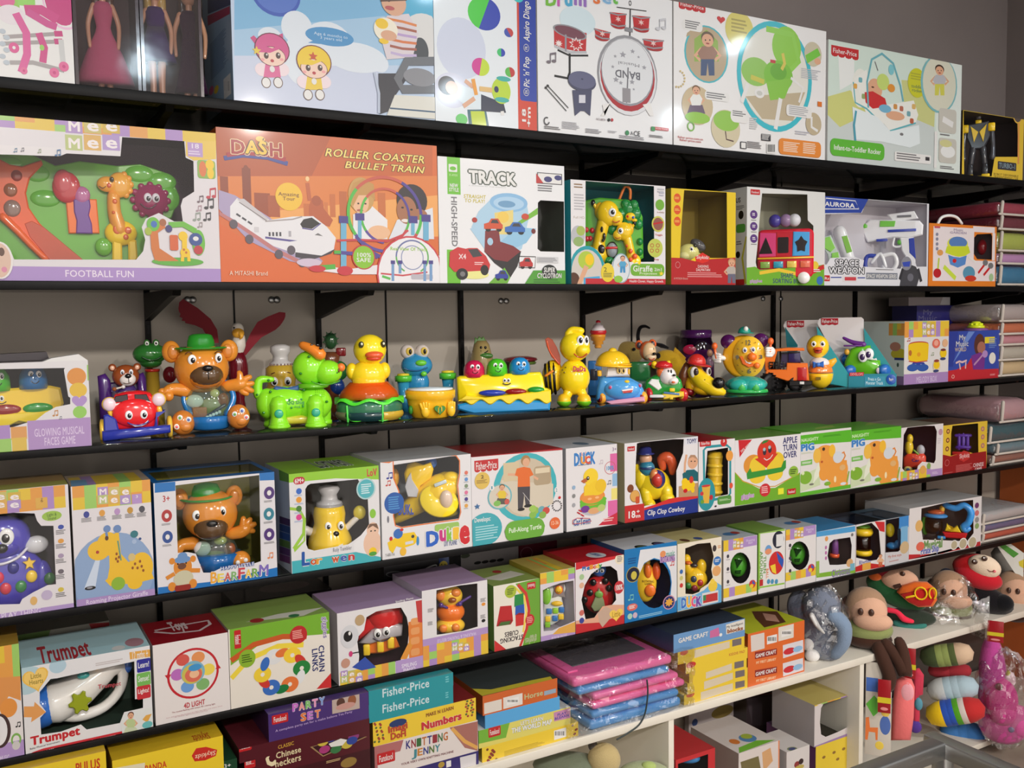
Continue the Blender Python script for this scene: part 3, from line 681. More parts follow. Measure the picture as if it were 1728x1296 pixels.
f.poly([(752,180),(955,205),(950,330),(755,290)],RD).ell(852,200,104,40,CH,rot=-6).ell(852,200,94,32,C(120,70,84),rot=-6).line([(755,285),(850,325),(955,325)],16,C(190,190,196)).line([(825,215),(825,320)],14,C(150,150,160)).star(890,275,46,C(244,230,228),9,.55).star(890,275,34,RD,9,.55).star(782,270,24,C(244,230,228),9,.5)
drum(1100,75,1200,85,78);drum(1240,95,1345,105,80);drum(1003,175,1100,200,46);drum(1305,240,1430,250,50)
f.line([(1225,60),(1222,240)],9,DGREY).line([(1140,45),(1325,70)],5,BLACK).ring(1224,20,8,16,.3,BLACK).line([(1190,180),(1240,190)],26,C(140,140,146))
f.ell(1210,470,182,248,CH).ell(1212,478,174,238,C(226,226,230)).ell(1210,470,166,222,C(176,40,48)).ell(1208,450,160,208,C(150,150,158)).ell(1208,444,155,200,C(226,228,232))
f.text('BAND',1130,430,1285,500,C(110,110,118),.03,0,180).text('Musical',1150,380,1280,420,C(140,140,146),.01,0,180)
for x,y,r in((1130,350,12),(1178,340,22),(1238,320,16),(1275,355,10),(1310,420,16),(1115,415,12),(1135,495,20),(1165,515,14),(1235,510,18),(1245,555,9)):f.star(x,y,r,C(160,160,168))
f.line([(1210,420),(1205,560),(1200,640)],10,C(120,120,126)).rect(1175,545,1225,640,C(150,146,150))
for x,d in((1080,-1),(1330,1)):f.poly([(x-30,650),(x+20,640),(x+d*40,720),(x+d*15,720)],WHITE)
f.poly([(865,560),(985,560),(975,720),(940,690),(915,690),(880,720)],C(72,74,104)).poly([(905,590),(945,590),(945,640),(905,640)],C(215,215,225)).ell(925,510,86,58,C(70,72,100)).ell(925,498,84,54,C(98,100,132)).ell(925,492,7,5,C(60,62,90))
for x in(700,712):f.line([(x,545-(x-700)),(x+128,690-(x-700)*1.6)],5,BLACK).ell(x,545-(x-700),7,8,BLACK)
f.note(718,385,60,C(120,110,120)).note(1395,180,66,C(206,206,212)).ring(705,752,18,26,.3,DGREY,a0=60,a1=350).small(690,785,800,810,2,GREY).small(800,755,910,810,5,C(180,180,186)).small(945,800,1050,835,3,C(150,150,156)).small(1085,812,1140,830,2,C(190,190,196)).text('NO.887A',1012,732,1070,752,C(120,90,100),0).ell(1090,745,8,10,BLACK).ell(1110,745,8,10,C(190,60,70)).ell(1204,825,12,15,C(60,140,90)).text('CE',1244,812,1284,848,DGREY,.01).text('A',1224,815,1240,840,DGREY,0).rect(1352,785,1460,815,C(206,70,70),.2).rect(1352,785,1376,815,C(70,150,90),.2).text('NON TOXIC',1380,792,1455,810,WHITE,0).small(1340,840,1430,860,2,GREY).small(1155,845,1310,870,2,C(160,160,166))
b.done()
b=Carton('baby_chair_box','big white box printed with a lime green baby chair and round photos',A4,20,757,5,Z1,.20,.0,790,WHITE,WHITE,C(240,238,238))
f=b.front;f.flag(44,-3,175,68)
f.ell(180,265,106,140,C(80,184,196)).ell(180,265,98,132,C(190,168,136)).poly([(120,190),(180,145),(235,200),(240,300),(120,300)],C(150,180,80)).kid(185,160,215,C(160,120,100),C(70,84,120),C(110,90,70)).poly([(80,180),(180,135),(120,135),(85,160)],C(190,168,136)).rect(58,92,160,160,WHITE,.45).small(75,100,150,150,4,GREY)
f.heart(250,96,20,C(206,50,50)).ell(340,145,68,90,C(220,208,110)).small(300,90,385,175,4,C(176,164,90))
f.ring(515,375,178,268,.10,C(64,190,206)).ell(515,375,160,240,C(232,230,220)).poly([(370,470),(660,450),(600,590),(450,580)],C(196,180,150))
f.ell(570,230,70,100,C(146,206,70)).line([(470,140),(600,170),(630,300),(560,370)],30,C(150,210,80)).ell(420,350,70,70,C(150,200,90)).ell(530,370,70,75,C(130,196,60)).ell(530,350,40,40,C(110,176,50)).poly([(470,400),(600,380),(560,480),(490,490)],C(140,200,70)).line([(550,260),(560,310),(545,340)],20,C(220,200,90)).line([(395,375),(460,400)],24,C(206,200,80)).rect(490,290,515,310,C(196,60,60)).line([(590,380),(650,430),(630,500)],14,WHITE).line([(540,480),(515,630)],26,WHITE).line([(380,410),(350,500)],24,WHITE).ell(437,455,24,24,WHITE).ell(437,455,14,12,C(206,206,200))
f.ell(698,265,42,60,C(206,196,170)).poly([(660,270),(720,235),(735,270),(670,310)],C(120,200,60)).ell(720,300,16,16,SKIN).small(640,335,735,395,6,C(190,190,196))
f.ell(135,515,75,95,C(206,186,150)).kid(128,420,135,C(236,236,232),C(110,90,110),C(120,84,50),seat=True).ell(135,575,60,28,C(150,200,70)).rect(170,440,290,500,WHITE,.4).small(178,452,275,490,3,GREY)
f.ell(272,628,70,92,C(214,202,170)).ell(275,590,62,50,C(150,200,80)).line([(270,640),(275,680),(310,690)],7,C(90,60,60)).rect(295,530,385,605,WHITE,.45).small(305,540,370,575,3,GREY)
f.ell(700,605,38,55,C(196,180,150)).line([(690,570),(690,620),(720,640)],14,WHITE).rect(567,508,690,580,WHITE,.3).small(580,518,680,572,5,C(176,176,180)).rect(720,495,740,522,C(226,120,40)).ring(102,617,18,24,.3,C(130,186,80)).text('fisher-price.com.cn\nfisher-price.com',38,662,160,702,C(196,50,50),.01)
for i in range(9):t=RAD(-70+i*22);f.ell(40+32*cos(t),385+40*sin(t),4,5,C(214,190,130))
f.rect(530,672,735,772,C(232,140,56),.3).small(552,690,632,750,6,C(244,220,200)).small(648,695,725,760,6,C(244,220,200)).small(388,570,430,640,6,C(206,206,206)).rect(445,652,490,690,DGREY).small(447,655,488,688,5,WHITE,.6).small(375,690,450,730,5,GREY).rect(342,690,372,728,DGREY,.1).rect(346,695,368,724,WHITE,.1).barcode(470,700,512,752).small(610,640,680,665,2,C(190,190,200))
b.done()
b=Carton('baby_rocker_box','white box printed with a baby in a rocker, fifth tall box on the top shelf',A4,768,1415,190,Z1,.20,.0,820,WHITE,WHITE,C(228,236,230))
f=b.front;f.poly([(768,150),(1300,240),(1300,640),(768,640)],C(214,230,220)).poly([(768,520),(1290,560),(1290,900),(768,900)],C(206,214,212)).poly([(768,470),(880,440),(1000,540),(830,620),(768,560)],C(210,212,130)).poly([(1130,390),(1300,400),(1290,620),(1150,560)],C(206,208,140)).poly([(820,220),(900,240),(900,400),(830,440)],C(238,240,238)).flag(788,218,921,298)
f.ell(930,430,42,95,C(238,238,230)).poly([(900,380),(960,340),(1010,520),(1050,620),(960,560)],C(240,240,234)).poly([(1000,520),(1190,490),(1212,560),(1200,600),(1075,640),(1010,560)],C(240,240,234)).line([(895,400),(905,500),(960,530),(1020,590),(1070,640),(1200,600)],9,C(100,180,190))
for x,y,c in((905,420,C(226,170,80)),(930,390,C(120,180,190)),(945,470,C(150,170,110)),(1130,530,C(190,110,90)),(1165,555,C(120,170,180)),(1190,520,C(220,180,110)),(1100,520,C(210,150,80)),(1180,590,C(190,100,70))):f.rect(x-9,y-14,x+9,y+14,c,.3)
f.ell(1000,435,36,52,SKIN).ell(990,425,7,4,BROWN).poly([(950,450),(990,445),(1050,480),(1060,520),(990,530),(955,500)],C(206,50,52)).ell(1100,565,45,22,SKIN).ell(1050,530,30,20,C(120,180,210)).line([(968,525),(962,400),(985,290),(1035,262),(1090,310),(1125,420),(1138,495)],12,C(110,178,190)).line([(1000,300),(1015,345)],6,GREY).ell(1040,400,30,40,C(200,220,120)).ell(1080,340,14,26,C(130,200,210)).ell(1080,430,18,20,C(226,150,60))
f.poly([(890,520),(1010,570),(1075,640),(1215,610),(1220,700),(1170,720),(1030,690),(900,680)],C(232,240,242)).line([(908,540),(898,610),(905,690)],15,C(80,160,180)).ell(1130,655,9,7,GREY)
f.ell(1205,405,44,72,C(206,206,50)).small(1175,355,1235,400,3,C(176,176,60)).text('toddler\nrocker',1178,410,1234,455,C(70,110,90),.01).ell(1313,410,88,142,C(128,188,194)).ell(1315,408,80,134,C(222,220,200)).kid(1315,320,150,C(190,190,196),C(214,210,90),C(70,50,40))
for y0 in(525,670):f.rect(1312,y0,1395,y0+130,C(204,200,190),.15)
f.line([(1330,580),(1380,610)],30,WHITE).ell(1355,740,35,30,C(238,238,236)).ell(1345,700,30,18,C(214,210,150)).rect(1290,640,1300,820,WHITE).small(1318,655,1380,668,1,GREY).small(1318,810,1390,830,2,GREY)
f.rect(782,672,1045,785,C(96,184,56),.35).text('Infant-to-Toddler Rocker',800,704,1028,755,WHITE,.02).rect(1095,738,1272,802,WHITE,.2).small(1105,748,1235,790,3,GREY).rect(1245,765,1265,785,DGREY)
b.done()
b=Carton('robot_box','black and yellow window box with a toy robot, right end of the top shelf',A4,1424,1720,350,Z1,.15,.01,890,C(60,52,50),C(50,46,48),C(226,190,60),[(1436,410),(1515,405),(1515,352),(1700,398),(1700,765),(1585,765),(1570,860),(1436,855)],C(58,48,48),'print_gloss',h=.205)
f=b.front;f.rect(1600,785,1690,835,DGREY,.15).text('TURBO-1',1606,792,1684,826,C(130,150,160),.02).text('ROBOT DEFORMABLE\nTRANSFORMING CAR',1580,842,1700,880,C(90,70,30),.01).rect(1424,350,1515,380,C(206,170,60)).ell(1698,548,26,55,C(226,180,70)).ell(1698,548,22,48,C(90,80,76)).text('EXTRA',1682,520,1716,540,C(190,200,120),0).line([(1702,600),(1700,800)],14,C(220,150,80))
b.done()
t=Toy('toy_robot','black and yellow toy robot standing in the window box on the top shelf',A4,1500,860,Z1+.003,.05,'toy')
t.part('torso').prism([(1450,600),(1550,590),(1560,660),(1530,720),(1470,720),(1442,660)],-14,26,C(60,60,66),6).prism([(1462,610),(1500,640),(1480,690)],-24,-10,YEL,2).prism([(1540,605),(1505,640),(1525,690)],-24,-10,YEL,2).cube(1500,590,0,30,18,24,YEL,4)
t.part('head').cube(1500,560,0,26,34,28,C(90,88,92),6).cube(1500,556,-15,18,8,4,C(80,190,220),1)
for d in(-1,1):
 t.part('arm').cube(1500+d*64,620,0,34,40,40,YEL,6).tube([(1500+d*66,640,0),(1500+d*72,710,-6),(1500+d*70,765,-16)],[13,12,16],C(70,70,76))
 t.part('leg').tube([(1500+d*24,715,0),(1500+d*34,790,-2)],[17,15],C(70,70,76)).cube(1500+d*36,820,-4,34,64,36,C(54,54,60),7,taper=.75).cube(1500+d*40,852,-14,40,16,56,YEL,4)
t.done()
# ================================================================ second shelf
NOTEC=(C(70,70,76),C(190,60,70),C(150,170,140))
def meemee(f,x0,y0,x1,y1,flip=False):
 w=(x1-x0)/3;h=(y1-y0)/2
 for j in range(2):
  for i,ch in enumerate('Mee'):
   cx=x0+w*i;f.rect(cx+w*.02,y0+h*j,cx+w*.98,y0+h*(j+.98),(C(178,146,200),C(206,190,110),C(214,180,70),C(190,200,130),C(224,176,90),C(178,150,206))[(i+j*3)])
   f.text(ch,cx+w*.2,y0+h*(j+(.2 if ch=='M' else.3)),cx+w*.84,y0+h*(j+.86),C(246,236,236),.03,0,180 if flip else 0)
b=Carton('play_set_box','wide window box with coloured check top and lilac base holding a giraffe play set',B1,-190,1560,45,Z2,.19,.0,1240,WHITE,C(220,200,90),C(228,222,226),[(-150,335),(430,345),(470,330),(850,350),(862,215),(1300,240),(1310,360),(1365,385),(1370,600),(1290,650),(1275,700),(1290,810),(1230,810),(1120,750),(1030,790),(1000,850),(1025,940),(1010,1020),(960,1080),(100,1078),(80,1030),(-150,960)],C(88,66,84))
f=b.front;f.checks(-190,28,1528,262,13,2,4).rect(-190,1122,1560,1245,C(176,144,206)).text('FOOTBALL FUN',460,1152,945,1205,C(240,226,244),.012)
f.poly([(-190,262),(850,310),(850,348),(470,330),(420,350),(-190,330)],C(232,226,228));meemee(f,455,75,850,315)
f.poly([(1310,240),(1525,245),(1525,370),(1365,380),(1312,345)],C(236,200,80)).rect(1322,250,1432,358,C(186,152,208)).text('18',1352,260,1404,298,C(240,230,244),.015).small(1328,310,1430,350,2,C(226,210,236))
f.rect(1390,375,1522,512,C(140,180,80),.15).ell(1430,440,26,55,C(226,120,60)).ell(1480,410,30,36,YEL).ell(1485,470,24,40,YEL)
f.note(1470,640,70,C(196,50,70));f.note(1455,715,70,C(50,48,54));f.note(1400,672,46,C(110,90,100));f.note(1372,800,56,C(150,160,150));f.note(1445,800,56,C(50,48,54));f.note(1392,735,40,C(180,150,160));f.note(1400,850,36,C(160,150,150));f.note(100,320,28,C(90,130,160));f.note(150,315,26,C(110,110,120));f.note(395,345,44,C(60,110,160));f.note(270,325,26,C(150,160,130))
f.ell(1255,1095,180,30,C(96,178,60)).line([(1150,830),(1085,880),(1095,1000),(1120,1080)],56,C(214,120,50)).poly([(1110,990),(1260,1090),(1110,1090)],C(214,120,50)).ell(1080,830,45,50,C(110,190,60)).line([(1190,835),(1290,830),(1380,880)],40,C(110,190,60)).ell(1400,960,45,90,C(110,190,60)).ell(1085,830,22,24,C(60,110,190)).ell(1148,818,24,26,C(170,100,60)).ell(1190,862,24,26,C(60,60,120)).ell(1045,880,24,28,C(170,190,60)).ell(1380,938,46,46,C(50,80,150)).ell(1380,932,20,16,WHITE).ell(1398,1012,32,32,C(196,50,60)).rect(1195,905,1258,1015,C(220,100,50),.2).ell(1290,915,32,34,YEL).line([(1300,930),(1300,1000)],34,YEL).ell(1305,1030,34,34,YEL).line([(1288,1040),(1285,1092)],22,YEL).line([(1328,1040),(1332,1092)],22,YEL).ell(1296,1010,8,9,C(200,110,40)).ell(1312,1030,8,9,C(200,110,40))
f.ell(0,1085,92,132,C(238,232,230)).ell(-5,1085,82,122,C(226,190,170)).ell(10,1025,22,30,BROWN).ell(30,1150,20,20,C(224,140,170))
b.done()
t=Toy('giraffe_play_set','green tree-shaped play set with orange trunk and yellow giraffe, inside the wide window box',B1,520,1225,Z2+.003,.10,'toy')
t.part('backdrop').prism([(-60,1210),(-60,420),(40,360),(220,330),(430,420),(600,380),(870,400),(1040,380),(1260,440),(1330,600),(1260,760),(1100,800),(1050,1210)],22,40,C(104,176,58),8)
for x,y,rx,ry in((1030,450,110,60),(1200,500,110,70),(1240,620,90,90),(350,650,110,60),(300,480,90,60),(90,420,120,50)):t.ell(x,y,26,rx,ry,22,C(98,176,56))
t.part('tree_trunk').prism([(40,390),(120,430),(200,440),(335,390),(345,420),(250,520),(220,620),(235,720),(300,820),(420,950),(600,1080),(350,1075),(250,1000),(60,800),(0,820),(-40,640)],-6,24,C(232,92,40),10).prism([(200,830),(250,810),(330,850),(600,1078),(360,1078),(230,920)],-12,0,C(196,72,40),4)
t.tube([(60,790,-8),(150,880,-14),(240,980,-14),(330,1070,-12)],[34,30,26,24],C(240,104,44))
for x,y,r,c in((163,505,38,C(150,50,40)),(117,604,46,C(150,84,50)),(122,728,58,C(140,110,100))):t.part('button').ell(x,y,-8,r,r,16,c)
t.part('spinner').ell(500,570,-6,100,110,36,C(200,60,70)).ell(480,540,-20,70,90,30,C(206,80,90))
t.part('pedestal').prism([(490,650),(710,645),(720,885),(500,890)],-10,26,C(240,112,30),8).prism([(545,650),(660,650),(665,700),(650,760),(668,820),(670,890),(552,890),(560,800),(545,740)],-24,4,C(110,62,150),8)
t.ell(606,620,-12,60,60,24,C(190,110,160))
t.part('giraffe_body').ell(875,880,-16,120,90,46,YEL).tube([(870,860,-14),(835,740,-18),(832,620,-20)],[62,52,48],C(240,160,60)).prism([(810,930),(880,930),(875,1080),(802,1080)],-40,0,YEL,12).prism([(925,930),(985,930),(990,1060),(975,1080),(920,1080)],-40,0,YEL,12)
for x,y,r in((850,858,34),(925,863,26),(908,910,20),(838,662,18),(825,740,12)):t.ell(x,y,-58 if y>800 else-68,r,r,8,C(220,100,40))
t.part('giraffe_head').ell(790,540,-30,76,56,40,C(246,170,60)).ell(880,540,-22,86,90,40,C(246,176,64))
for a in range(-60,100,32):t.ell(890+72*cos(RAD(a)),540-80*sin(RAD(a)),-16,24,24,24,C(244,166,60))
t.eye(823,510,-66,17,20,0,0,C(90,70,30),BLACK);t.ell(802,552,-70,16,17,6,C(214,80,40)).smile(755,560,-66,22,12,BROWN,3)
t.part('berry').lathe(1110,640,-10,[(0,-40)]+[(120,-30),(128,0),(120,26),(0,34)],C(150,40,90),'plastic',(90,0,0),1,28)
for a in range(0,360,30):t.ell(1105+130*cos(RAD(a)),640-112*sin(RAD(a)),-6,26,24,22,C(150,40,90))
for d in(-1,1):t.eye(1112+d*30,626,-52,30,34,4,6,C(220,210,220),C(50,40,50))
t.smile(1085,672,-50,56,30,C(80,20,50),6)
t.part('bush').ell(745,980,-6,64,64,30,C(110,180,60));t.done()
b=Carton('train_set_box','orange box printed with a white bullet train and loop track',B2,62,1690,60,Z2,.16,.0,1195,C(190,90,40),C(150,74,40),C(222,108,44))
f=b.front;f.poly([(62,60),(1640,190),(1640,560),(62,560)],C(206,100,44)).poly([(62,60),(900,130),(760,420),(62,520)],C(186,88,44)).poly([(62,420),(1690,420),(1690,800),(62,640)],C(228,130,60)).poly([(200,700),(1690,560),(1690,860),(940,900),(700,850)],C(244,170,90)).poly([(62,760),(300,900),(700,1080),(1690,1100),(1690,1200),(62,1200)],C(226,104,38))
for x,w,y,c in((90,70,420,C(150,66,34)),(250,75,360,C(140,60,30)),(340,120,540,C(160,72,36)),(440,90,560,C(176,84,40)),(700,60,620,C(206,110,50)),(890,45,550,C(206,112,54)),(960,60,530,C(196,104,50)),(1240,60,540,C(206,112,54)),(850,30,610,C(214,120,60))):f.rect(x,y,x+w,720,c)
f.poly([(250,380),(315,380),(285,340),(270,340)],C(140,60,30))
f.poly([(740,640),(760,580),(800,570),(840,600),(850,660),(915,740),(890,790),(780,760),(740,700)],C(190,92,48)).line([(728,470),(745,600)],30,C(196,98,52)).ell(795,600,34,38,C(176,84,44)).ell(728,440,14,18,C(250,210,150))
f.text('ROLLER COASTER',855,215,1580,330,C(252,224,120),.02,.25,0,C(70,30,26),.05);f.text('BULLET TRAIN',1000,310,1585,402,C(252,224,120),.02,.25,0,C(70,30,26),.05)
f.line([(120,290),(260,268),(440,285),(585,330)],34,C(60,70,150)).line([(140,265),(260,248),(440,265),(570,300)],34,C(176,40,50)).text('DASH',170,150,545,285,C(170,40,50),.03,0,0,C(240,214,170),.05).text('AS',272,155,435,268,C(240,200,70),.04,0,0,C(60,30,40),.05).ell(385,150,34,20,C(240,190,60)).poly([(400,150),(415,140),(405,168)],BLACK)
f.ell(594,570,98,102,C(246,196,50)).text('Amazing\nTour',515,535,668,602,C(110,56,30),.015)
# train
f.poly([(80,520),(200,560),(450,720),(700,900),(840,1040),(800,1080),(600,1040),(300,890),(80,660)],C(176,160,196)).line([(80,690),(250,790),(480,950),(760,1090)],30,C(196,120,120)).poly([(165,640),(215,580),(450,740),(620,715),(770,712),(870,790),(935,870),(920,960),(830,1000),(640,985),(480,930),(165,720)],C(236,234,238)).poly([(420,860),(655,890),(600,898),(420,875)],C(90,80,150)).poly([(675,770),(700,735),(760,722),(820,765),(760,805),(690,795)],BLACK).line([(690,800),(765,812),(825,765)],9,C(90,80,150)).poly([(780,850),(805,835),(842,858)],GREY).line([(420,750),(620,735),(690,715)],10,C(170,160,160)).poly([(215,590),(265,585),(450,735),(410,745)],C(206,200,204)).line([(230,610),(430,745)],6,C(120,110,110))
for i in range(4):f.rect(445+i*26,828,460+i*26,858,C(60,60,70))
for i in range(3):f.line([(210+i*42,695+i*28),(240+i*42,715+i*28)],14,C(60,60,70))
f.rect(340,790,375,830,C(214,210,214)).rect(590,820,610,862,C(180,176,184)).poly([(640,975),(830,1000),(930,950),(900,985),(760,1030),(640,1010)],C(60,54,64))
for x,y in((190,770),(305,880),(520,990),(690,1050),(610,960)):f.ell(x,y,30,34,C(90,80,92))
f.ell(740,1050,90,30,C(214,196,216))
# children
f.poly([(1060,700),(1200,640),(1310,740),(1310,880),(1060,880)],C(238,236,240)).ell(1120,560,95,130,C(206,160,90)).ell(1115,610,60,84,C(240,190,150)).poly([(1030,560),(1060,470),(1130,440),(1210,480),(1222,600),(1180,560),(1100,560),(1060,640)],C(200,150,80))
f.poly([(1320,880),(1380,740),(1640,650),(1650,880)],C(226,230,238)).ell(1490,600,110,120,C(40,30,34)).ell(1450,670,72,100,C(170,110,76)).ell(1420,650,10,7,BLACK).ell(1485,665,10,7,BLACK).ell(1440,745,28,12,C(240,230,226)).ell(1098,620,8,6,BLACK).ell(1150,622,8,6,BLACK).ell(1110,670,24,8,C(180,90,80)).ell(1540,700,60,40,C(170,110,76)).ell(1250,830,80,50,C(240,190,150))
# track
for rx,ry,w in((270,280,.08),(180,205,.09)):
 cx=1295;cy=700 if rx>200 else 710
 for a0,a1,c in((60,140,C(206,90,70)),(0,62,C(80,60,150)),(140,215,C(80,190,70)),(330,362,C(80,190,70)),(215,265,C(90,70,160)),(290,330,C(206,70,70))):f.ring(cx,cy,rx,ry,w,c,14,a0,a1)
for x,y0,y1 in((990,710,1085),(1108,690,900),(1495,710,850),(1590,700,890)):f.line([(x,y0+40),(x,y1)],44 if x in(990,1590)else 28,C(110,180,214)).rect(x-34,y0,x+34,y0+55,C(70,56,140))
f.poly([(740,1100),(900,1080),(1020,1100),(1690,1000),(1690,1140),(1000,1135)],C(238,232,236)).line([(940,890),(1100,885),(1310,895),(1420,850),(1460,815)],16,C(206,60,70)).line([(1080,860),(1170,960),(1260,1010)],26,C(80,64,150)).line([(920,975),(1060,985),(1240,1010)],26,C(80,64,150)).line([(800,1090),(930,1080)],36,C(80,180,60)).line([(920,975),(970,975)],24,C(80,180,60)).ell(1000,1110,58,34,C(206,40,56)).ell(800,1095,60,24,C(206,40,56))
f.ell(1136,1012,84,90,C(196,40,60)).ell(1136,1012,76,82,C(140,200,40)).text('100%\nSAFE',1083,978,1190,1048,WHITE,.02)
f.ell(1480,1140,240,282,C(206,50,66)).ell(1480,1140,228,270,C(240,238,242)).ring(1490,1010,120,125,.09,C(110,120,170),40,60,180).ring(1490,1010,120,125,.09,C(100,180,90),40,-60,60).ring(1490,1010,120,125,.09,C(100,180,90),40,180,240).ring(1490,1015,82,90,.08,C(140,150,190)).line([(1260,1130),(1420,1145),(1600,1120)],12,C(206,70,80)).line([(1270,1150),(1330,1170)],18,C(90,190,80)).rect(1480,1135,1640,1175,C(190,186,196),.3).text('Real View Of Track',1330,935,1600,968,C(150,200,40),.02)
for x in(1348,1400,1580,1625):f.line([(x,1050),(x,1185 if x!=1400 else 1130)],22,C(120,160,206)).rect(x-16,1035,x+16,1062,C(70,60,140))
f.text('A MITASHI Brand',158,1110,436,1145,C(248,226,206),.005)
b.done()
m=MB();m.lathe((0,0,0),[(0,-.02),(.12,-.018),(.13,0),(.12,.018),(0,.02)],C(170,200,50),'plastic',(90,0,0),32);p=on_y(556,300,.235)
tag(m.build('round_toy',None,(p.x,.235,Z2+.132)),'lime green round toy edge peeping over the orange train box','toy')
b=Carton('race_track_box','white box with green stripe, printed with a blue globe race track and toy cars',B3,92,962,97,Z2,.13,.0,983,C(236,236,236),WHITE,C(240,240,242),[(772,420),(790,403),(955,412),(955,762),(790,758),(770,740)],C(70,80,70))
f=b.front;f.rect(140,98,236,365,C(110,196,40)).rect(140,745,236,990,C(110,196,40)).rect(152,150,212,208,WHITE,.1).ell(182,182,22,14,C(110,196,40)).text('X-4MIX',155,218,215,238,C(210,240,180),0).text('NEW\nSTYLE',155,285,222,345,WHITE,.03).text('HIGH-SPEED',168,378,216,725,C(120,120,124),.03,0,-90)
f.text('TRACK',290,190,622,305,WHITE,.05,-.05,0,C(60,74,60),.09).text('A WAGON IN THE WORLD',290,298,550,318,C(60,80,50),.0).text('STRAIGHT\nTO PLAY!',256,360,412,425,C(206,190,40),.02,.1)
f.rect(766,208,940,298,DGREY).rect(772,214,934,292,WHITE).poly([(760,215),(810,284),(760,284)],C(196,50,50)).ell(842,258,28,20,C(60,60,120)).ell(912,248,26,18,C(60,60,120)).small(770,295,900,355,3,C(120,120,124))
f.poly([(440,400),(690,400),(710,520),(660,740),(560,800),(400,720),(310,590),(360,480)],C(176,212,236)).ell(570,420,130,66,C(140,190,230)).ell(570,425,105,46,C(176,212,240)).ell(555,430,60,24,C(110,160,200)).poly([(470,490),(600,470),(600,640),(480,640)],C(236,214,130)).ell(530,520,40,40,C(244,206,90)).poly([(300,600),(440,560),(400,740)],C(176,212,236)).poly([(610,570),(770,455),(770,500),(650,570)],C(120,190,50)).poly([(630,590),(760,600),(690,700),(600,740),(500,700)],C(150,200,232))
f.poly([(405,615),(500,610),(510,690),(600,720),(655,760),(640,800),(560,830),(470,830),(400,760)],C(130,38,44)).poly([(400,760),(470,815),(560,830),(655,755),(630,860),(580,940),(525,880),(470,840)],C(34,30,34)).ell(440,690,20,26,C(170,206,230)).poly([(430,980),(540,870),(580,940),(560,980)],C(110,180,50))
def car(x,y,w,h,c):
 f.ell(x-w*.28,y+h*.3,w*.15,h*.22,BLACK).ell(x+w*.3,y+h*.3,w*.15,h*.22,BLACK).poly([(x-w*.5,y+h*.3),(x-w*.5,y-h*.1),(x-w*.25,y-h*.2),(x-w*.12,y-h*.5),(x+w*.25,y-h*.5),(x+w*.4,y-h*.15),(x+w*.5,y),(x+w*.5,y+h*.3)],c).poly([(x-w*.15,y-h*.15),(x-w*.06,y-h*.4),(x+w*.2,y-h*.4),(x+w*.3,y-h*.12)],DGREY)
car(462,575,130,90,C(214,80,40));car(612,598,140,86,C(50,110,190));car(520,925,90,70,C(40,60,160));f.ell(332,540,18,18,C(180,50,40)).ell(683,517,26,22,C(206,70,40)).ell(740,618,15,18,C(120,40,40))
f.ell(330,920,100,30,C(240,236,150)).poly([(155,860),(160,760),(215,728),(270,740),(290,735),(350,735),(410,790),(440,850),(430,890),(250,900),(190,900)],C(206,40,44)).poly([(285,745),(350,740),(385,790),(320,800)],DGREY).ell(245,915,40,40,BLACK).ell(248,915,18,18,GREY).ell(400,888,28,36,BLACK).text('X4',220,775,272,812,C(244,220,220),.03).small(330,830,400,860,2,C(244,200,200))
f.line([(640,792),(755,795),(750,872),(640,870),(640,792)],5,BLACK);car(690,840,90,76,C(196,50,50));f.rect(765,795,912,840,C(214,214,216)).small(770,800,905,840,4,C(140,140,146)).poly([(680,985),(740,890),(962,890),(962,985)],C(80,160,50)).small(740,950,955,985,2,C(50,110,40)).ell(850,900,52,50,C(40,44,44)).text('SUPER\nCYCLOTRON',765,868,935,945,WHITE,.03,.15,0,C(30,40,34),.05)
b.done()
for n,(x,y,c,w)in enumerate(((830,525,C(190,30,50),'red'),(820,665,C(44,54,160),'blue'))):
 t=Toy('toy_car',w+' toy car behind the small window of the white race track box',B3,x,y+90,Z2+.02,.04,'toy car')
 t.part('body').prism([(x-70,y+60),(x-70,y+10),(x-30,y-10),(x,y-60),(x+50,y-70),(x+75,y-20),(x+72,y+30),(x+20,y+60)],-20,30,c,10,'plastic',True)
 t.part('wheel').ell(x-40,y+60,-20,26,28,14,BLACK);t.part('wheel').ell(x+45,y+40,-20,26,28,14,BLACK)
 t.part('windscreen').prism([(x-20,y-5),(x+8,y-48),(x+42,y-55),(x+50,y-15)],-24,-10,C(120,130,150),3);t.done()
b=Carton('giraffe_musical_box','turquoise window box holding a green board with two yellow giraffes',B3,1005,1658,258,Z2,.13,.0,983,TEAL,TEAL,C(236,232,234),[(1103,268),(1578,305),(1580,830),(1400,832),(1340,780),(1290,830),(1285,850),(1238,848),(1180,745),(1103,722)],C(24,128,138))
f=b.front;f.small(1022,285,1095,330,2,C(150,120,90)).small(1022,350,1098,490,6,C(190,186,190)).text('Full HD',1020,512,1096,532,C(170,150,130),0).ell(1050,650,48,72,C(190,190,196)).ell(1070,615,30,34,C(170,190,90)).ell(1055,690,36,34,C(150,180,110))
f.ell(1115,900,125,180,TEAL).ell(1115,905,108,160,C(214,206,198)).ell(1108,820,56,64,C(180,206,70)).ell(1130,815,30,40,YEL).ell(1020,950,40,46,C(90,56,40)).line([(1060,990),(1110,860)],40,SKIN).poly([(1090,940),(1200,930),(1215,990),(1090,990)],C(70,170,220))
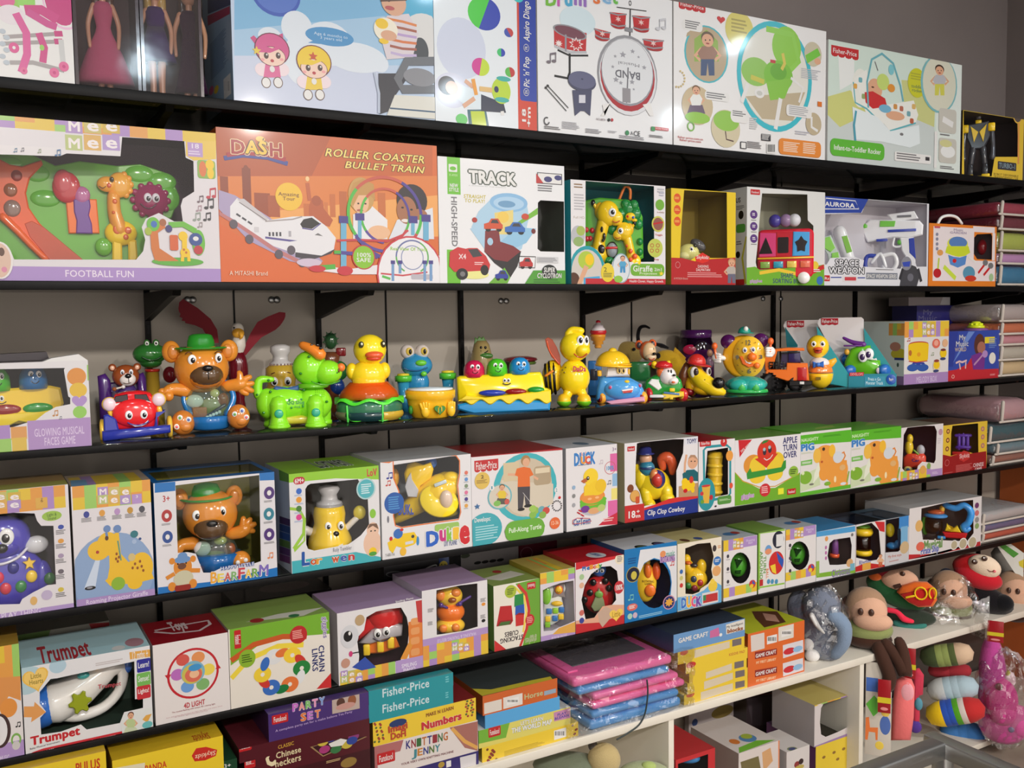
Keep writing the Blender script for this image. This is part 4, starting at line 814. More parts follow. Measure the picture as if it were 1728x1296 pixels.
f.rect(1103,945,1658,992,C(200,44,56)).text('Health Clover, Happy Growth.',1408,955,1645,980,WHITE,.01).rect(1415,842,1650,930,C(120,180,60),.4).text('Giraffe',1432,855,1568,900,WHITE,.02).text('2in1',1580,872,1630,895,WHITE,.01).text('Projection',1478,902,1598,925,C(240,246,220),.01).star(1628,912,18,C(250,220,60)).ell(1350,875,62,104,C(150,180,190)).ell(1350,875,56,96,C(224,228,232)).kid(1360,790,120,C(90,170,210),C(70,150,200),C(90,60,50)).ell(1330,950,30,24,C(150,200,80)).ell(1255,905,46,66,C(236,210,60)).text('2',1228,868,1250,900,C(90,90,40),.01).small(1225,905,1292,945,3,C(120,120,60))
for y,r,c in((435,30,C(120,180,60)),(568,44,C(206,206,90)),(735,52,C(196,206,90))):f.ell(1618 if y<500 else 1605 if y<700 else 1585,y,r,r*1.25,c)
f.ell(1605,568,34,44,C(150,90,80)).line([(1570,568),(1640,555)],10,RED)
for dx,dy in((-22,-18),(18,-18),(-24,18),(14,18)):f.ring(1585+dx,735+dy,13,14,.3,C(190,60,60))
f.text('Lullaby',1600,480,1648,496,C(170,110,70),0).text('Toggle',1585,636,1636,654,C(206,70,60),.01).text('Key',1578,806,1612,824,C(190,80,80),.01).small(1600,320,1650,360,2,C(190,190,196)).small(1612,345,1650,385,2,C(190,190,206))
b.done()
t=Toy('giraffe_activity_board','green musical board with two yellow giraffes in the turquoise box',B3,1310,975,Z2+.003,.045,'toy')
t.part('board').prism([(1095,400),(1200,380),(1400,400),(1470,440),(1500,520),(1505,800),(1450,835),(1150,835),(1085,800)],0,40,C(90,180,50),12)
t.part('tree_crown')
for x,y,r in((1400,460,60),(1450,500,54),(1350,500,50),(1470,570,44),(1400,550,60),(1290,560,50),(1330,590,50),(1440,440,44),(1380,430,40),(1290,600,46),(1480,690,30),(1480,760,30)):t.ell(x,y,-6,r*.75,r*.85,24,C(26,130,60))
def gir(x0,y0,sc,flip,spots):
 X=lambda v:x0+flip*v*sc;Y=lambda v:y0+v*sc
 t.part('giraffe').ell(X(0),Y(0),-40,78*sc,88*sc,46*sc,YEL).ell(X(-52),Y(-20),-26,40*sc,60*sc,26*sc,C(236,180,40)).ell(X(56),Y(34),-44,50*sc,52*sc,36*sc,C(248,212,50)).tube([(X(-26),Y(50),-24),(X(-60),Y(190),-24),(X(-66),Y(290),-22)],[46*sc,42*sc,64*sc],YEL).ell(X(-90),Y(290),-20,70*sc,80*sc,34*sc,YEL).ell(X(-100),Y(-76),-30,16*sc,22*sc,14*sc,BLACK).tube([(X(-80),Y(-40),-26),(X(-100),Y(-76),-30)],12*sc,YEL)
 t.eye(X(32),Y(-2),-40-44*sc,26*sc,30*sc,flip*3*sc,0);t.smile(X(58),Y(56),-46-36*sc,24*sc,10*sc,C(200,80,60),3*sc)
 for a,c,r in spots:t.ell(X(a[0]),Y(a[1]),-62*1-10,r[0]*sc,r[1]*sc,10,c)
gir(1260,495,1.0,1,[((-40,110),BLACK,(9,20)),((-24,160),BLACK,(10,26)),((-44,245),BLACK,(24,32)),((-32,185),BLACK,(10,12))])
gir(1372,620,.72,-1,[((-24,140),C(226,90,40),(12,14)),((-60,190),C(226,90,40),(22,22)),((-100,240),C(226,90,40),(24,26)),((-60,270),C(226,90,40),(20,22))])
t.part('toy_bird').ell(1415,520,-34,34,28,22,YEL).ell(1445,545,-30,18,12,10,YEL).ell(1435,528,-54,9,9,6,BLUE).ell(1398,520,-50,9,9,6,RED)
t.part('roller').ell(1288,745,-14,42,60,12,C(40,40,40)).ell(1288,745,-22,36,50,20,C(150,160,170)).cube(1286,730,-40,80,16,10,RED,4)
for x,y in((1112,600),(1152,605),(1115,662),(1138,660)):t.part('button').ell(x,y,-8,17,19,12,C(206,40,50))
t.part('strap').tube([(1340,395,30),(1380,310,20),(1415,330,20),(1415,390,30)],10,C(226,120,50));t.part('foot').ell(1265,820,-20,40,30,20,C(30,140,70));t.done()
b=Carton('dog_toy_box','yellow and red window box holding a pale spotted toy dog',B4,90,388,75,Z2,.15,.0,520,C(180,150,50),C(190,160,60),C(238,204,40),[(150,85),(348,95),(350,400),(270,400),(230,378),(180,410),(130,400),(138,240)],C(150,130,60))
f=b.front;f.poly([(90,398),(140,400),(200,415),(270,405),(388,398),(388,530),(90,530)],C(188,40,44))
for y in(122,176,230):f.ell(118,y,16,22,C(226,90,40)).small(106,y-6,130,y+8,2,C(250,200,100))
f.poly([(200,395),(235,375),(270,395),(262,415),(235,425),(205,415)],C(226,50,40)).text('Skykidz',207,388,264,410,WHITE,.01,.1).text('DASHING\nDALMATIAN',206,432,270,462,C(244,224,220),.01).small(165,465,330,495,3,C(226,150,150)).text('A MITASHI Brand',102,490,166,500,C(226,180,170),0).ring(120,432,11,15,.12,C(226,160,160)).kid(370,405,115,C(190,180,170),C(110,110,130),C(200,150,110))
b.done()
t=Toy('spotted_toy_dog','cream toy dog with grey ears inside the yellow and red window box',B4,200,515,Z2+.003,.06,'toy')
t.part('body').ell(190,430,0,64,70,34,C(226,220,130)).tube([(150,450,-20),(140,505,-24)],16,C(226,220,130)).tube([(225,450,-20),(235,505,-24)],16,C(226,220,130))
t.part('head').ell(170,370,-20,50,42,34,C(230,224,140)).ell(150,385,-44,26,20,20,C(236,230,160)).eye(185,355,-50,9,11)
for x,y in((200,340),(215,400),(160,345),(225,440),(190,410)):t.ell(x,y,-30 if y<390 else-26,9,10,14,C(60,60,50))
t.part('ear').ell(214,335,-14,40,24,16,C(80,78,80),'plastic',(0,35,0));t.done()
b=Carton('bus_toy_box','white and green window box holding a red shape sorting bus',B4,440,800,68,Z2,.14,.0,530,C(226,226,224),C(150,150,140),C(226,226,224),[(512,100),(722,105),(724,225),(750,250),(750,350),(742,430),(700,445),(490,455),(482,420),(490,350),(500,220)],C(170,170,150))
f=b.front;f.poly([(440,445),(480,440),(500,455),(740,440),(800,430),(800,535),(440,535)],C(116,180,52)).line([(500,470),(590,455),(700,480),(800,440)],16,C(240,200,60)).line([(690,490),(800,440)],22,C(206,50,50)).text('SHAPE\nSORTING BUS',562,470,692,518,C(50,50,120),.02).tagred(458,80,502,108).text('giggles',455,498,512,518,C(170,110,180),.02,0,0,WHITE,.03).ell(780,505,15,20,C(60,120,190)).ell(757,435,17,20,C(240,210,70)).small(735,450,785,470,2,WHITE)
for y in(198,253,310):f.ell(473,y,17,20,C(96,60,130)).small(466,y-8,482,y+10,2,WHITE).small(460,y+24,486,y+32,1,GREY)
l=b.left;l.text('US',390,122,412,142,BLACK,.03).small(392,155,430,180,3,GREY).ell(414,200,12,20,BLACK).rect(392,245,434,280,C(90,170,70),.3).small(392,320,420,345,2,GREY).ell(400,385,10,16,BLACK).rect(390,500,430,525,MRED).line([(440,300),(420,400),(436,520)],12,C(200,196,60))
b.done()
t=Toy('shape_sorter_bus','red shape sorting toy bus in the white and green box',B4,620,455,Z2+.012,.02,'toy')
t.part('body').prism(rrect(488,215,750,440,26),0,50,C(206,30,52),8);t.cube(620,348,-4,262,8,12,C(244,190,50),2)
for x0,x1,c in((500,575,C(226,70,130)),(578,650,C(200,30,50)),(655,730,C(70,160,220))):t.part('shape_panel').prism([(x0,228),(x1,232),(x1,340),(x0-4,340)],-5,2,c,2)
t.part('hole').prism([(528,250),(496,326),(560,326)],-7,-4,C(30,20,24)).prism(rrect(583,252,634,325,6),-7,-4,C(30,20,24)).prism([(692+(30 if i%2==0 else 20)*cos(RAD(90+36*i)),288-(40 if i%2==0 else 27)*sin(RAD(90+36*i)))for i in range(10)],-7,-4,C(30,20,24))
for i,c in enumerate((C(150,190,90),C(60,170,200),C(240,206,90),C(226,110,80))):t.part('window_sticker').cube(525+i*62,378,-4,44,30,5,c,1)
for i,(ch,c)in enumerate((('1',C(240,200,50)),('2',C(150,220,60)),('3',C(240,70,110)))):t.part('number').text(ch,594+i*24,418,610+i*24,444,-6,c,.03)
for x in(552,705):t.part('wheel').lathe(x,440,8,[(0,-14),(26,-12),(30,0),(26,12),(0,14)],C(240,236,236),'plastic',(90,0,0))
for x,c in((570,C(70,60,150)),(620,C(150,120,160)),(660,C(200,200,206))):t.part('shape_block').ell(x,175,10,30,30,24,c)
t.done()
b=Carton('space_gun_box','white and blue window box with toy space gun, cuffs and goggles',B4,770,1280,110,Z2,.12,.0,530,C(222,222,228),C(214,214,220),C(228,228,234),[(1000,118),(1278,138),(1275,440),(1230,440),(1215,395),(1180,388),(1155,450),(980,440),(985,410),(940,395),(830,400),(812,430),(778,430),(778,195),(975,190)],C(206,202,210))
f=b.front;f.poly([(770,108),(1005,112),(972,190),(770,190)],C(44,70,160)).line([(800,172),(790,172),(808,122),(945,135),(962,172),(800,172)],4,WHITE).text('AURORA',802,137,942,168,WHITE,.03).text('SPACE\nWEAPON',822,405,985,475,C(236,236,240),.02,0,0,C(52,52,56),.11).rect(995,468,1140,500,C(120,126,140)).text('SPACE WEAPON SERIES',998,474,1136,495,WHITE,.02,.1,0,C(60,62,70),.02).rect(885,480,950,512,C(224,220,222)).rect(895,488,948,505,C(206,70,80),.2).tagred(800,480,826,508,'Rs')
f.line([(830,490),(880,490)],5,C(60,80,160)).line([(955,492),(990,492)],5,C(60,80,160)).small(1040,452,1140,460,1,GREY)
f.poly([(1150,530),(1165,440),(1185,425),(1225,440),(1245,480),(1230,530)],C(70,70,76)).ell(1182,425,24,32,C(140,140,150)).poly([(1162,420),(1200,415),(1196,440),(1168,440)],C(60,80,180)).line([(1165,450),(1150,500)],16,C(50,50,56)).line([(1235,450),(1250,510)],18,C(60,60,66)).ell(1200,490,14,18,C(110,110,120))
b.done()
t=Toy('space_gun','white and green toy space gun in the white and blue box',B4,1130,330,Z2+.11,.05,'toy')
W2=C(236,236,240);BL2=C(50,70,170)
t.part('barrel').prism([(985,200),(1010,180),(1240,195),(1258,215),(1255,260),(1190,275),(1120,268),(1000,285),(970,230)],-12,14,W2,6).prism([(1090,160),(1215,150),(1235,185),(1120,195)],-8,10,W2,4).cube(1170,172,-9,64,10,6,C(120,120,126)).lathe(985,210,0,[(0,-14),(14,-12),(16,0),(14,10)],C(110,200,70),'plastic',(0,-90,0))
t.part('window_inset').prism([(1058,188),(1130,192),(1125,218),(1056,216)],-16,-10,C(120,200,80),2);t.part('trim_strip').cube(1160,237,-14,130,12,6,BL2,1).cube(1068,278,-13,52,12,6,BL2,1)
t.part('grip').prism([(1150,268),(1215,270),(1225,385),(1195,388),(1160,330)],-10,12,W2,5).prism([(1192,275),(1216,272),(1226,370),(1196,340)],-12,4,BL2,2)
t.part('trigger').tube([(1125,270,0),(1120,305,0),(1150,310,0),(1170,295,0)],6,W2).ell(1150,290,-2,12,12,8,C(90,180,60));t.done()
t=Toy('toy_goggles','pale green toy goggles beside the space gun in the box',B4,820,390,Z2+.055,.05,'toy')
t.part('frame').prism([(785,250),(830,240),(860,310),(878,350),(862,392),(825,388),(815,330),(790,290)],-4,8,C(200,214,206),3);t.part('lens').prism([(790,255),(825,248),(850,300),(830,320),(800,300)],-8,-3,C(150,220,100),2).prism([(835,325),(865,320),(870,360),(850,385),(835,360)],-8,-3,C(150,220,100),2);t.done()
t=Toy('toy_torch','white and blue toy torch beside the space gun in the box',B4,930,400,Z2+.045,.05,'toy')
t.part('tube').tube([(870,215,0),(930,390,0)],[32,30],W2,sm=1,seg=16);t.part('window_inset').prism([(880,240),(905,236),(930,310),(905,318)],-34,-28,C(140,200,90),2);t.part('tip').tube([(950,380,0),(985,420,0)],[26,20],BL2,sm=1);t.done()
t=Toy('toy_handcuffs','pair of white and blue toy handcuffs in the space gun box',B4,1050,445,Z2+.030,.05,'toy')
t.part('cuff').tube([(1040,350,0),(1000,350,0),(990,390,0),(1010,425,0),(1040,420,0)],11,BL2);t.part('cuff').tube([(1070,350,0),(1120,345,0),(1135,390,0),(1100,430,0),(1075,400,0)],11,W2);t.part('link').tube([(1020,380,-4),(1060,340,-4),(1085,400,-4)],9,W2);t.done()
b=Carton('toy_drum_box','orange bordered box printed with a toy drum, with a white carry handle',B4,1283,1595,237,Z2,.13,.0,530,C(232,130,40),C(226,128,44),C(232,130,40),[(1493,310),(1510,290),(1575,287),(1580,300),(1578,408),(1510,405),(1495,380)],C(110,90,96))
f=b.front
f.rect(1308,252,1492,508,C(238,226,228)).rect(1492,252,1592,284,C(238,226,228)).rect(1492,412,1592,508,C(238,226,228)).rect(1582,284,1592,412,C(238,226,228))
f.ell(1420,335,48,34,C(226,226,80)).ell(1422,328,42,27,C(90,130,190)).poly([(1370,345),(1470,345),(1478,375),(1455,390),(1425,395),(1395,388),(1362,375)],C(206,220,50)).poly([(1375,385),(1400,394),(1430,398),(1462,388),(1455,430),(1420,445),(1385,430)],C(90,140,206)).ell(1405,413,9,10,RED).ell(1325,470,18,22,C(190,30,40)).line([(1333,400),(1328,450)],11,C(190,210,70)).line([(1355,440),(1410,495)],22,C(206,226,70)).ell(1472,470,28,32,C(90,150,180)).ell(1480,495,26,14,C(206,60,40)).line([(1515,470),(1545,430)],12,RED).line([(1540,480),(1572,440)],12,RED).ell(1548,422,12,14,GREY).ell(1573,436,12,14,GREY).ell(1338,375,14,14,C(226,160,90)).line([(1470,395),(1505,420)],10,WHITE)
for y in(290,312,335,357):f.ell(1324,y,6,8,C(140,140,160))
f.text('Music\nGARDEN',1385,262,1460,290,C(170,150,180),.02,0,0,WHITE,.03).rect(1312,252,1338,262,C(206,90,110)).ell(1575,490,10,18,C(170,200,150))
m=MB();o=b.off;p=[on_y(*B4(x,y),.06)for x,y in((1328,240),(1345,212),(1380,203),(1415,212),(1438,240))]
m.tube([(q.x,q.y,max(q.z,b.z1))for q in p],.005,WHITE,'plastic');b.done();h=m.build('handle',b.root);h.location=-b.off
m=MB();m.ell((0,0,0),(.03,.02,.03),C(170,30,40),'plastic');p=on_y(*B4(1545,350),.05);tag(m.build('toy_maraca',None,(p.x,.05,p.z)),'red toy maraca behind the small window of the orange drum box','toy')
# ================================================================ middle shelf: loose toys
def toy(*a,**k):return Toy(*a,**k)
# --- torn box with the musical faces toy
b=Carton('musical_toy_box','torn white and lilac box around a yellow musical toy, left end of the middle shelf',C1,-330,692,560,Z3,.17,.0,1170,WHITE,C(120,110,112),C(230,226,228),[(-300,600),(-300,1020),(90,1034),(180,1005),(270,980),(340,925),(420,880),(530,858),(530,810),(515,800),(482,600),(490,585)],C(60,50,58))
f=b.front;f.rect(-330,1040,80,1130,C(176,140,200)).rect(80,1032,205,1120,C(226,160,90)).rect(-100,1130,90,1230,C(160,206,104)).rect(88,1115,205,1215,C(226,190,80)).rect(-330,1130,-100,1230,C(226,160,90)).rect(205,985,692,1205,C(180,146,200)).text('GLOWING MUSICAL\nFACES GAME',258,1045,640,1150,C(226,206,236),.012)
f.ell(578,650,72,66,C(226,146,60)).ell(590,752,66,56,C(232,190,60)).heart(600,838,58,C(180,146,206),0).ell(602,918,52,46,C(150,206,90)).rect(655,562,672,680,C(150,206,90)).note(405,945,44,C(200,140,80));f.note(448,972,24,C(120,120,140))
m=MB();e=b.b;m.prism([(e[1]-.075,e[5]),(e[1],e[5]),(e[1]-.015,e[5]+.012),(e[1]-.06,e[5]+.006)],e[2],e[2]+.03,WHITE,'print').prism([(e[0],e[5]+.001),(e[1]-.06,e[5]+.001),(e[1]-.064,e[5]+.016),(e[0],e[5]+.012)],e[2]+.06,e[2]+.12,C(50,40,48),'print')
b.done();m.build('torn_flap',b.root)
def face_dome(t,x,y,d,r,h,c,name='face_dome'):
 t.part(name).lathe(x,y,d,[(r,0),(r,h*.35),(r*.94,h*.6),(r*.74,h*.82),(r*.42,h*.96),(0,h)],c)
 for k in(-1,1):t.eye(x+r*.12+k*r*.26,y-h*.62,d-r*.86,r*.2,h*.15,r*.04,h*.02)
 t.smile(x+r*.12,y-h*.34,d-r*.98,r*.26,h*.1,BLACK,r*.035);t.ell(x+r*.14,y-h*.45,d-r*1.0,r*.1,h*.06,r*.06,c)
def piano(label,fr,bx,by,y,x0,x1,yb,cols,X,flat=1):
 t=toy('musical_keyboard_toy',label,fr,bx,by,Z3,y,'toy')
 return t
t=toy('musical_keyboard_toy','yellow and blue musical toy with green and blue faces, inside the torn box',C1,180,1155,Z3+.003,.075)
t.part('base').prism([(-260,1150),(470,1150),(470,1020),(-260,1050)],-50,90,C(40,120,190),14);t.part('body').prism([(-290,1010),(440,985),(500,860),(480,740),(400,720),(-250,740)],-40,80,YEL,18).prism([(-290,930),(480,900),(470,960),(330,985),(250,1000),(150,975),(30,1025),(-80,1000),(-200,1030),(-290,990)],-62,-30,C(246,216,40),8)
for x,c in((-60,RED),(60,C(150,30,30)),(300,C(40,150,50))):t.part('key').ell(x,885,-44,115,40,24,c)
face_dome(t,0,745,0,105,180,C(80,190,50));face_dome(t,275,738,0,112,178,C(40,110,170))
for k in(-1,1):t.part('eye').eye(10+k*24,800,-44,18,22)
t.smile(30,826,-44,34,12,BLACK,4);t.done()
# --- red car
t=toy('toy_car','red and blue smiling toy car with round yellow rimmed headlights',C2,390,1175,Z3,.07,'toy car')
t.part('body').prism([(205,1100),(195,960),(205,880),(235,805),(330,785),(440,780),(530,800),(590,880),(600,960),(585,1100)],-40,200,C(226,36,44),26,'plastic',True)
t.ell(395,960,-40,190,120,60,C(232,40,46))
t.part('windscreen').prism([(215,865),(240,815),(340,800),(345,862)],-46,-30,C(40,20,30),4).prism([(400,858),(398,805),(500,808),(528,872)],-46,-30,C(40,20,30),4)
t.part('bumper').prism([(120,1095),(690,1072),(690,1135),(130,1180),(120,1165)],-120,20,C(44,56,160),16,'plastic',True)
for k,x in((-1,180),(1,628)):
 t.part('mudguard').prism([(x-48,1120),(x-44,970),(x+k*10,960),(x-k*60,1000),(x-k*80,1110)],-70,70,C(44,56,160),12)
 t.part('wheel').lathe(x+k*60,1105,50,[(0,-24),(76,-22),(104,-14),(108,0),(104,14),(76,22),(0,24)],C(240,196,70),'plastic',(0,90,0),1,26)
 t.part('headlight').lathe(x-8*k+(0 if k<0 else-20),880 if k<0 else 858,-20,[(0,30),(50,26),(64,8),(66,-6),(58,-20)],C(246,200,60),'plastic',(90,0,0),1,26).ell(x-8*k+(0 if k<0 else-20),880 if k<0 else 858,-36,56,56,34,C(240,214,224)).tube([(x-8*k+(0 if k<0 else-20),930,-10),(x-20*k,970,-10)],24,C(246,200,60))
for k,x in((-1,345),(1,470)):t.part('eye').eye(x,972,-98 if k<0 else-96,32,38,4,4)
t.part('mouth').prism([(335,1036),(360,1050),(420,1056),(470,1046),(508,1016),(490,1050),(450,1068),(390,1070)],-106,-98,C(236,230,236),3).smile(420,1034,-102,86,26,C(50,60,150),6)
t.part('wiper').tube([(240,885,-44),(310,872,-46),(352,866,-46)],10,WHITE);t.part('wiper').tube([(436,860,-46),(490,868,-46),(525,880,-44)],10,WHITE)
t.part('underframe').cube(390,1180,40,260,26,180,C(206,206,210),6);t.done()
# --- brown bear driver behind the car, purple chair
t=toy('toy_bear','small brown toy bear with white muzzle in a purple seat behind the red car',C2,340,1130,Z3,.20)
t.part('body').ell(340,850,20,90,130,70,C(80,60,130)).ell(340,1000,20,110,140,80,C(70,50,120))
t.part('seat').prism([(95,660),(160,640),(200,700),(210,1000),(210,1130),(100,1130),(100,820)],0,110,C(80,40,120),20,'plastic',True).prism([(430,660),(480,640),(500,700),(500,1130),(420,1130)],0,110,C(80,40,120),20,'plastic',True).cube(300,930,110,400,420,40,C(70,36,110),16)
t.part('head').ell(330,665,0,116,96,90,C(160,80,40)).ell(345,690,-62,70,56,44,C(240,232,228)).ell(350,660,-106,28,20,16,BLACK).tube([(352,680,-108),(354,716,-104)],3,BLACK).smile(340,716,-100,30,8,BROWN,3)
for k in(-1,1):
 t.part('ear').ell(325+k*104,592,10,34,32,22,C(150,74,40)).ell(325+k*104,594,-8,20,20,10,C(240,190,160));t.part('eye').eye(340+k*36,630,-80,18,24,0,4,C(230,232,240),C(60,60,70))
t.part('drumstick').tube([(226,768,-60),(305,752,-60)],8,C(236,226,210)).ell(232,768,-60,20,18,18,C(160,90,50)).ell(306,752,-60,18,16,16,C(240,230,226));t.done()
# --- frog drum tower
t=toy('toy_frog','glossy green toy frog head on a yellow post behind the red car',C2,545,1130,Z3,.26)
t.part('post').lathe(555,1130,0,[(90,0),(90,120),(62,170),(58,480),(66,480)],C(214,174,60)).lathe(555,668,0,[(64,0),(66,22),(60,24)],C(200,50,40))
t.part('head').ell(540,520,0,146,92,110,C(50,120,50)).ell(545,590,0,96,50,80,C(46,112,46)).smile(555,540,-108,80,28,C(24,70,24),6,9)
for k in(-1,1):t.part('eye').ell(556+k*38,432,-30,28,34,28,C(60,130,56)).eye(558+k*38,430,-56,17,19)
t.part('side_drum').ell(700,700,20,60,70,60,C(150,36,50));t.done()
# --- big bear
OB=C(222,140,50)
t=toy('toy_bear','large orange toy bear in a clear green hat with a see-through tummy',C2,1010,1150,Z3,.10)
t.part('base').lathe(1020,1130,0,[(150,0),(168,16),(180,60),(196,110)],C(36,110,176));
for k in(-1,1):t.tube([(1020+k*150,1000,-60),(1020+k*205,890,-40),(1020+k*190,800,-20),(1020+k*150,750,0)],[34,26,24,28],C(36,120,190))
t.part('tummy_scene').ell(900,890,-60,75,56,30,C(236,232,230)).ell(850,870,-64,26,20,14,C(240,200,60)).cube(940,985,-70,120,90,50,C(190,110,70),10).ell(1140,890,-50,50,60,40,C(150,80,50)).ell(1060,950,-40,130,90,40,C(120,130,60)).tube([(1000,1020,-90),(1080,970,-95),(1150,930,-85)],16,C(40,50,80)).ell(1070,830,-60,40,36,20,C(220,210,140))
for i in range(5):t.ell(1000+i*26,1024-i*10,-104,15,15,15,C(240,240,240))
t.part('tummy_dome').ell(1010,915,0,205,190,165,C(214,232,222),'clearplastic')
t.part('head').ell(970,620,0,232,210,190,OB).ell(1000,680,-110,150,110,100,C(210,126,44))
t.part('muzzle').ell(1005,672,-130,142,96,100,C(96,70,46));t.part('nose').ell(1020,612,-218,46,26,24,BLACK).tube([(1022,640,-232),(1024,700,-226)],4,BLACK)
for k,x in((-1,722),(1,1205)):t.part('ear').ell(x,478,20,78,92,56,OB).ell(x-k*14,480,-24,46,60,22,C(206,126,50))
t.part('eye').eye(895,542,-166,36,42,6,4);t.part('eye').eye(1112,532,-164,30,40,4,4)
for x in(868,1110):t.part('eyebrow').tube([(x-26,492,-158),(x,478,-164),(x+26,488,-160)],5,BROWN)
t.part('hat').lathe(970,452,0,[(205,-6),(225,4),(205,10),(140,-10),(118,-8),(112,60),(96,104),(70,116),(30,120),(0,114)],C(90,228,90),'tinted',None,.9,32)
t.part('arm').tube([(830,800,-20),(720,785,-50),(660,815,-70)],[66,54,40],OB).ell(690,838,-90,44,42,40,OB).ell(640,800,-70,34,30,30,OB)
t.part('arm').tube([(1170,780,0),(1260,770,-20),(1300,760,-30)],[52,62,60],OB)
for x,y,tx,ty in((1290,690,1285,668),(1335,720,1370,706),(1345,765,1390,760),(1340,800,1385,822),(1300,820,1340,845)):t.tube([(1290,760,-30),(x,y,-34),(tx,ty,-30)],[48,28,24],OB)
for x,y in((800,1060),(1262,1030)):
 t.part('foot').ell(x,y,-110,98,104,80,C(206,124,50)).ell(x+20,y+30,-165,50,40,30,C(214,132,56))
 for(dx,dy),c in zip(((-22,-48),(48,-30),(-50,24))if x<1000 else((-32,-28),(30,-54),(64,2)),(C(110,170,90),C(90,110,190),C(230,90,110))):t.ell(x+dx,y+dy,-176,24,24,14,C(240,240,240)).ell(x+dx,y+dy,-188,12,12,6,c)
t.done()
# --- eagle
t=toy('toy_eagle','toy eagle with spread dark red wings behind the orange bear',C2,1290,1120,Z3,.30)
t.part('body').ell(1270,720,0,90,200,80,C(110,20,34)).tube([(1275,800,0),(1280,960,0),(1280,1110,0)],[60,40,70],C(120,26,40))
t.part('head').ell(1280,370,-10,54,58,50,C(236,230,220)).tube([(1288,430,0),(1285,500,0),(1270,560,0)],[54,62,50],C(232,226,216))
t.part('beak').ell(1284,400,-52,52,42,36,C(240,176,60)).tube([(1300,400,-70),(1310,425,-90),(1300,445,-90)],[24,18,8],C(240,176,60));t.part('eye').ell(1252,356,-52,10,7,6,BLACK)
t.part('wing').prism([(1120,480),(1110,370),(1060,280),(960,190),(840,112),(808,140),(800,190),(802,215),(815,235),(806,258),(830,270),(822,290),(850,296),(850,310),(880,318),(930,330),(990,360),(1060,480)],30,44,C(130,16,34),0,'matte')
t.part('wing').prism([(1290,600),(1340,500),(1390,400),(1450,310),(1540,265),(1640,228),(1690,235),(1690,262),(1680,290),(1660,320),(1640,345),(1600,380),(1540,410),(1480,440),(1420,500),(1340,590)],30,44,C(136,18,38),0,'matte');t.done()
# --- chef pear
t=toy('toy_chef','round yellow toy chef with a white chef hat behind the lime green dog toy',C3,310,800,Z3,.27)
t.part('body').lathe(310,800,0,[(110,0),(150,80),(150,180),(110,260),(122,330),(120,390),(70,430)],C(206,170,60))
for k in(-1,1):t.part('eye').eye(310+k*52,508,-112,28,34,0,8);t.tube([(310+k*48-26,450,-100),(310+k*48,440,-108),(310+k*48+26,446,-102)],4,BROWN)
t.part('hat').lathe(310,412,0,[(86,0),(90,44),(62,60),(60,100),(80,130),(78,170),(40,188),(0,190)],C(206,202,200))
for a in range(200,345,18):t.cube(310+90*cos(RAD(a)),390,90*sin(RAD(a)),12,34,6,C(110,80,70),0)
t.part('mouth').smile(305,548,-128,24,8,BROWN,4);t.done()
# --- lime dog
LG=C(146,230,44)
t=toy('toy_dog','lime green walking toy dog with orange ear and nose',C3,440,870,Z3,.085)
t.part('body').ell(330,690,0,220,132,120,LG).ell(560,700,0,150,140,116,LG).ell(200,690,0,90,120,96,LG).cube(420,820,0,330,70,150,C(206,190,60),26)
for x in(290,575):t.part('leg').tube([(x,690,-96),(x-4,790,-104),(x-2,840,-104)],[72,62,80],LG).lathe(x,872,-104,[(88,0),(88,14),(70,34),(40,60)],LG).ell(x,758,-166,34,34,14,C(60,176,140))
for x in(230,640):t.part('leg').tube([(x,700,80),(x,840,80)],[66,62],LG).lathe(x,872,80,[(70,0),(66,30)],LG)
t.part('tail').tube([(190,640,0),(135,620,0),(130,540,0),(160,500,0),(240,502,0)],[44,40,38,32,22],LG)
t.part('collar').lathe(560,560,0,[(120,-14),(128,0),(116,20)],C(110,190,40));t.part('saddle').prism([(250,570),(270,552),(360,568),(450,550),(448,590),(280,592)],-60,60,C(44,90,150),8)
t.part('head').ell(540,420,0,140,136,120,LG).ell(680,455,-40,116,96,100,LG).smile(660,520,-128,110,26,C(70,150,20),5,9)
t.part('nose').ell(785,418,-70,34,34,40,C(244,130,60)).ell(766,440,-112,8,18,10,C(120,50,30));t.ell(748,456,-116,9,10,6,C(40,110,20))
t.part('ear').tube([(490,240,-30),(560,270,-80),(620,310,-100)],[34,42,52],C(244,140,50));
for x,y,d in((560,238,-100),(605,238,-120),(574,272,-122),(628,262,-140)):t.ell(x,y,d,13,10,6,BLACK)
for x,y,d in((535,326,-110),(466,456,-108),(228,592,-92),(216,506,-30),(126,616,-34),(172,750,-112),(486,586,-112),(664,682,-100)):t.part('spot').ell(x,y,d,12,10,8,C(40,120,30))
t.part('print').text('QQ Dog',352,664,488,698,-123,C(40,140,60),.03).text('dog',408,704,456,722,-123,C(40,140,60),.02)
for x,y in((374,656),(466,656),(388,718),(476,710)):t.ell(x,y,-122,9,9,4,C(40,140,60))
for i in range(20):t.ell(580+(i%5)*16,590+(i//5)*16,-116+(i%5)*3,3,3,3,C(50,110,20),seg=6,rings=4)
t.done()
# --- cactus at the back
t=toy('toy_cactus','dull green toy cactus figure at the back of the middle shelf',C3,710,820,Z3,.33)
t.part('pot').lathe(700,820,0,[(60,0),(70,380),(80,440),(50,470)],C(120,70,44));t.part('cactus').ell(708,265,0,52,66,46,C(44,84,52))
for a in range(-60,250,36):t.tube([(708+46*cos(RAD(a)),260-56*sin(RAD(a)),-10),(708+66*cos(RAD(a)),260-76*sin(RAD(a)),-12)],[10,2],C(50,94,58),sm=1)
t.part('red_block').cube(786,352,-10,78,66,60,C(130,36,40),10);t.part('trousers').ell(760,500,-10,80,80,50,C(40,110,50));t.part('shoes').ell(740,620,-20,70,70,60,C(30,60,130));t.done()
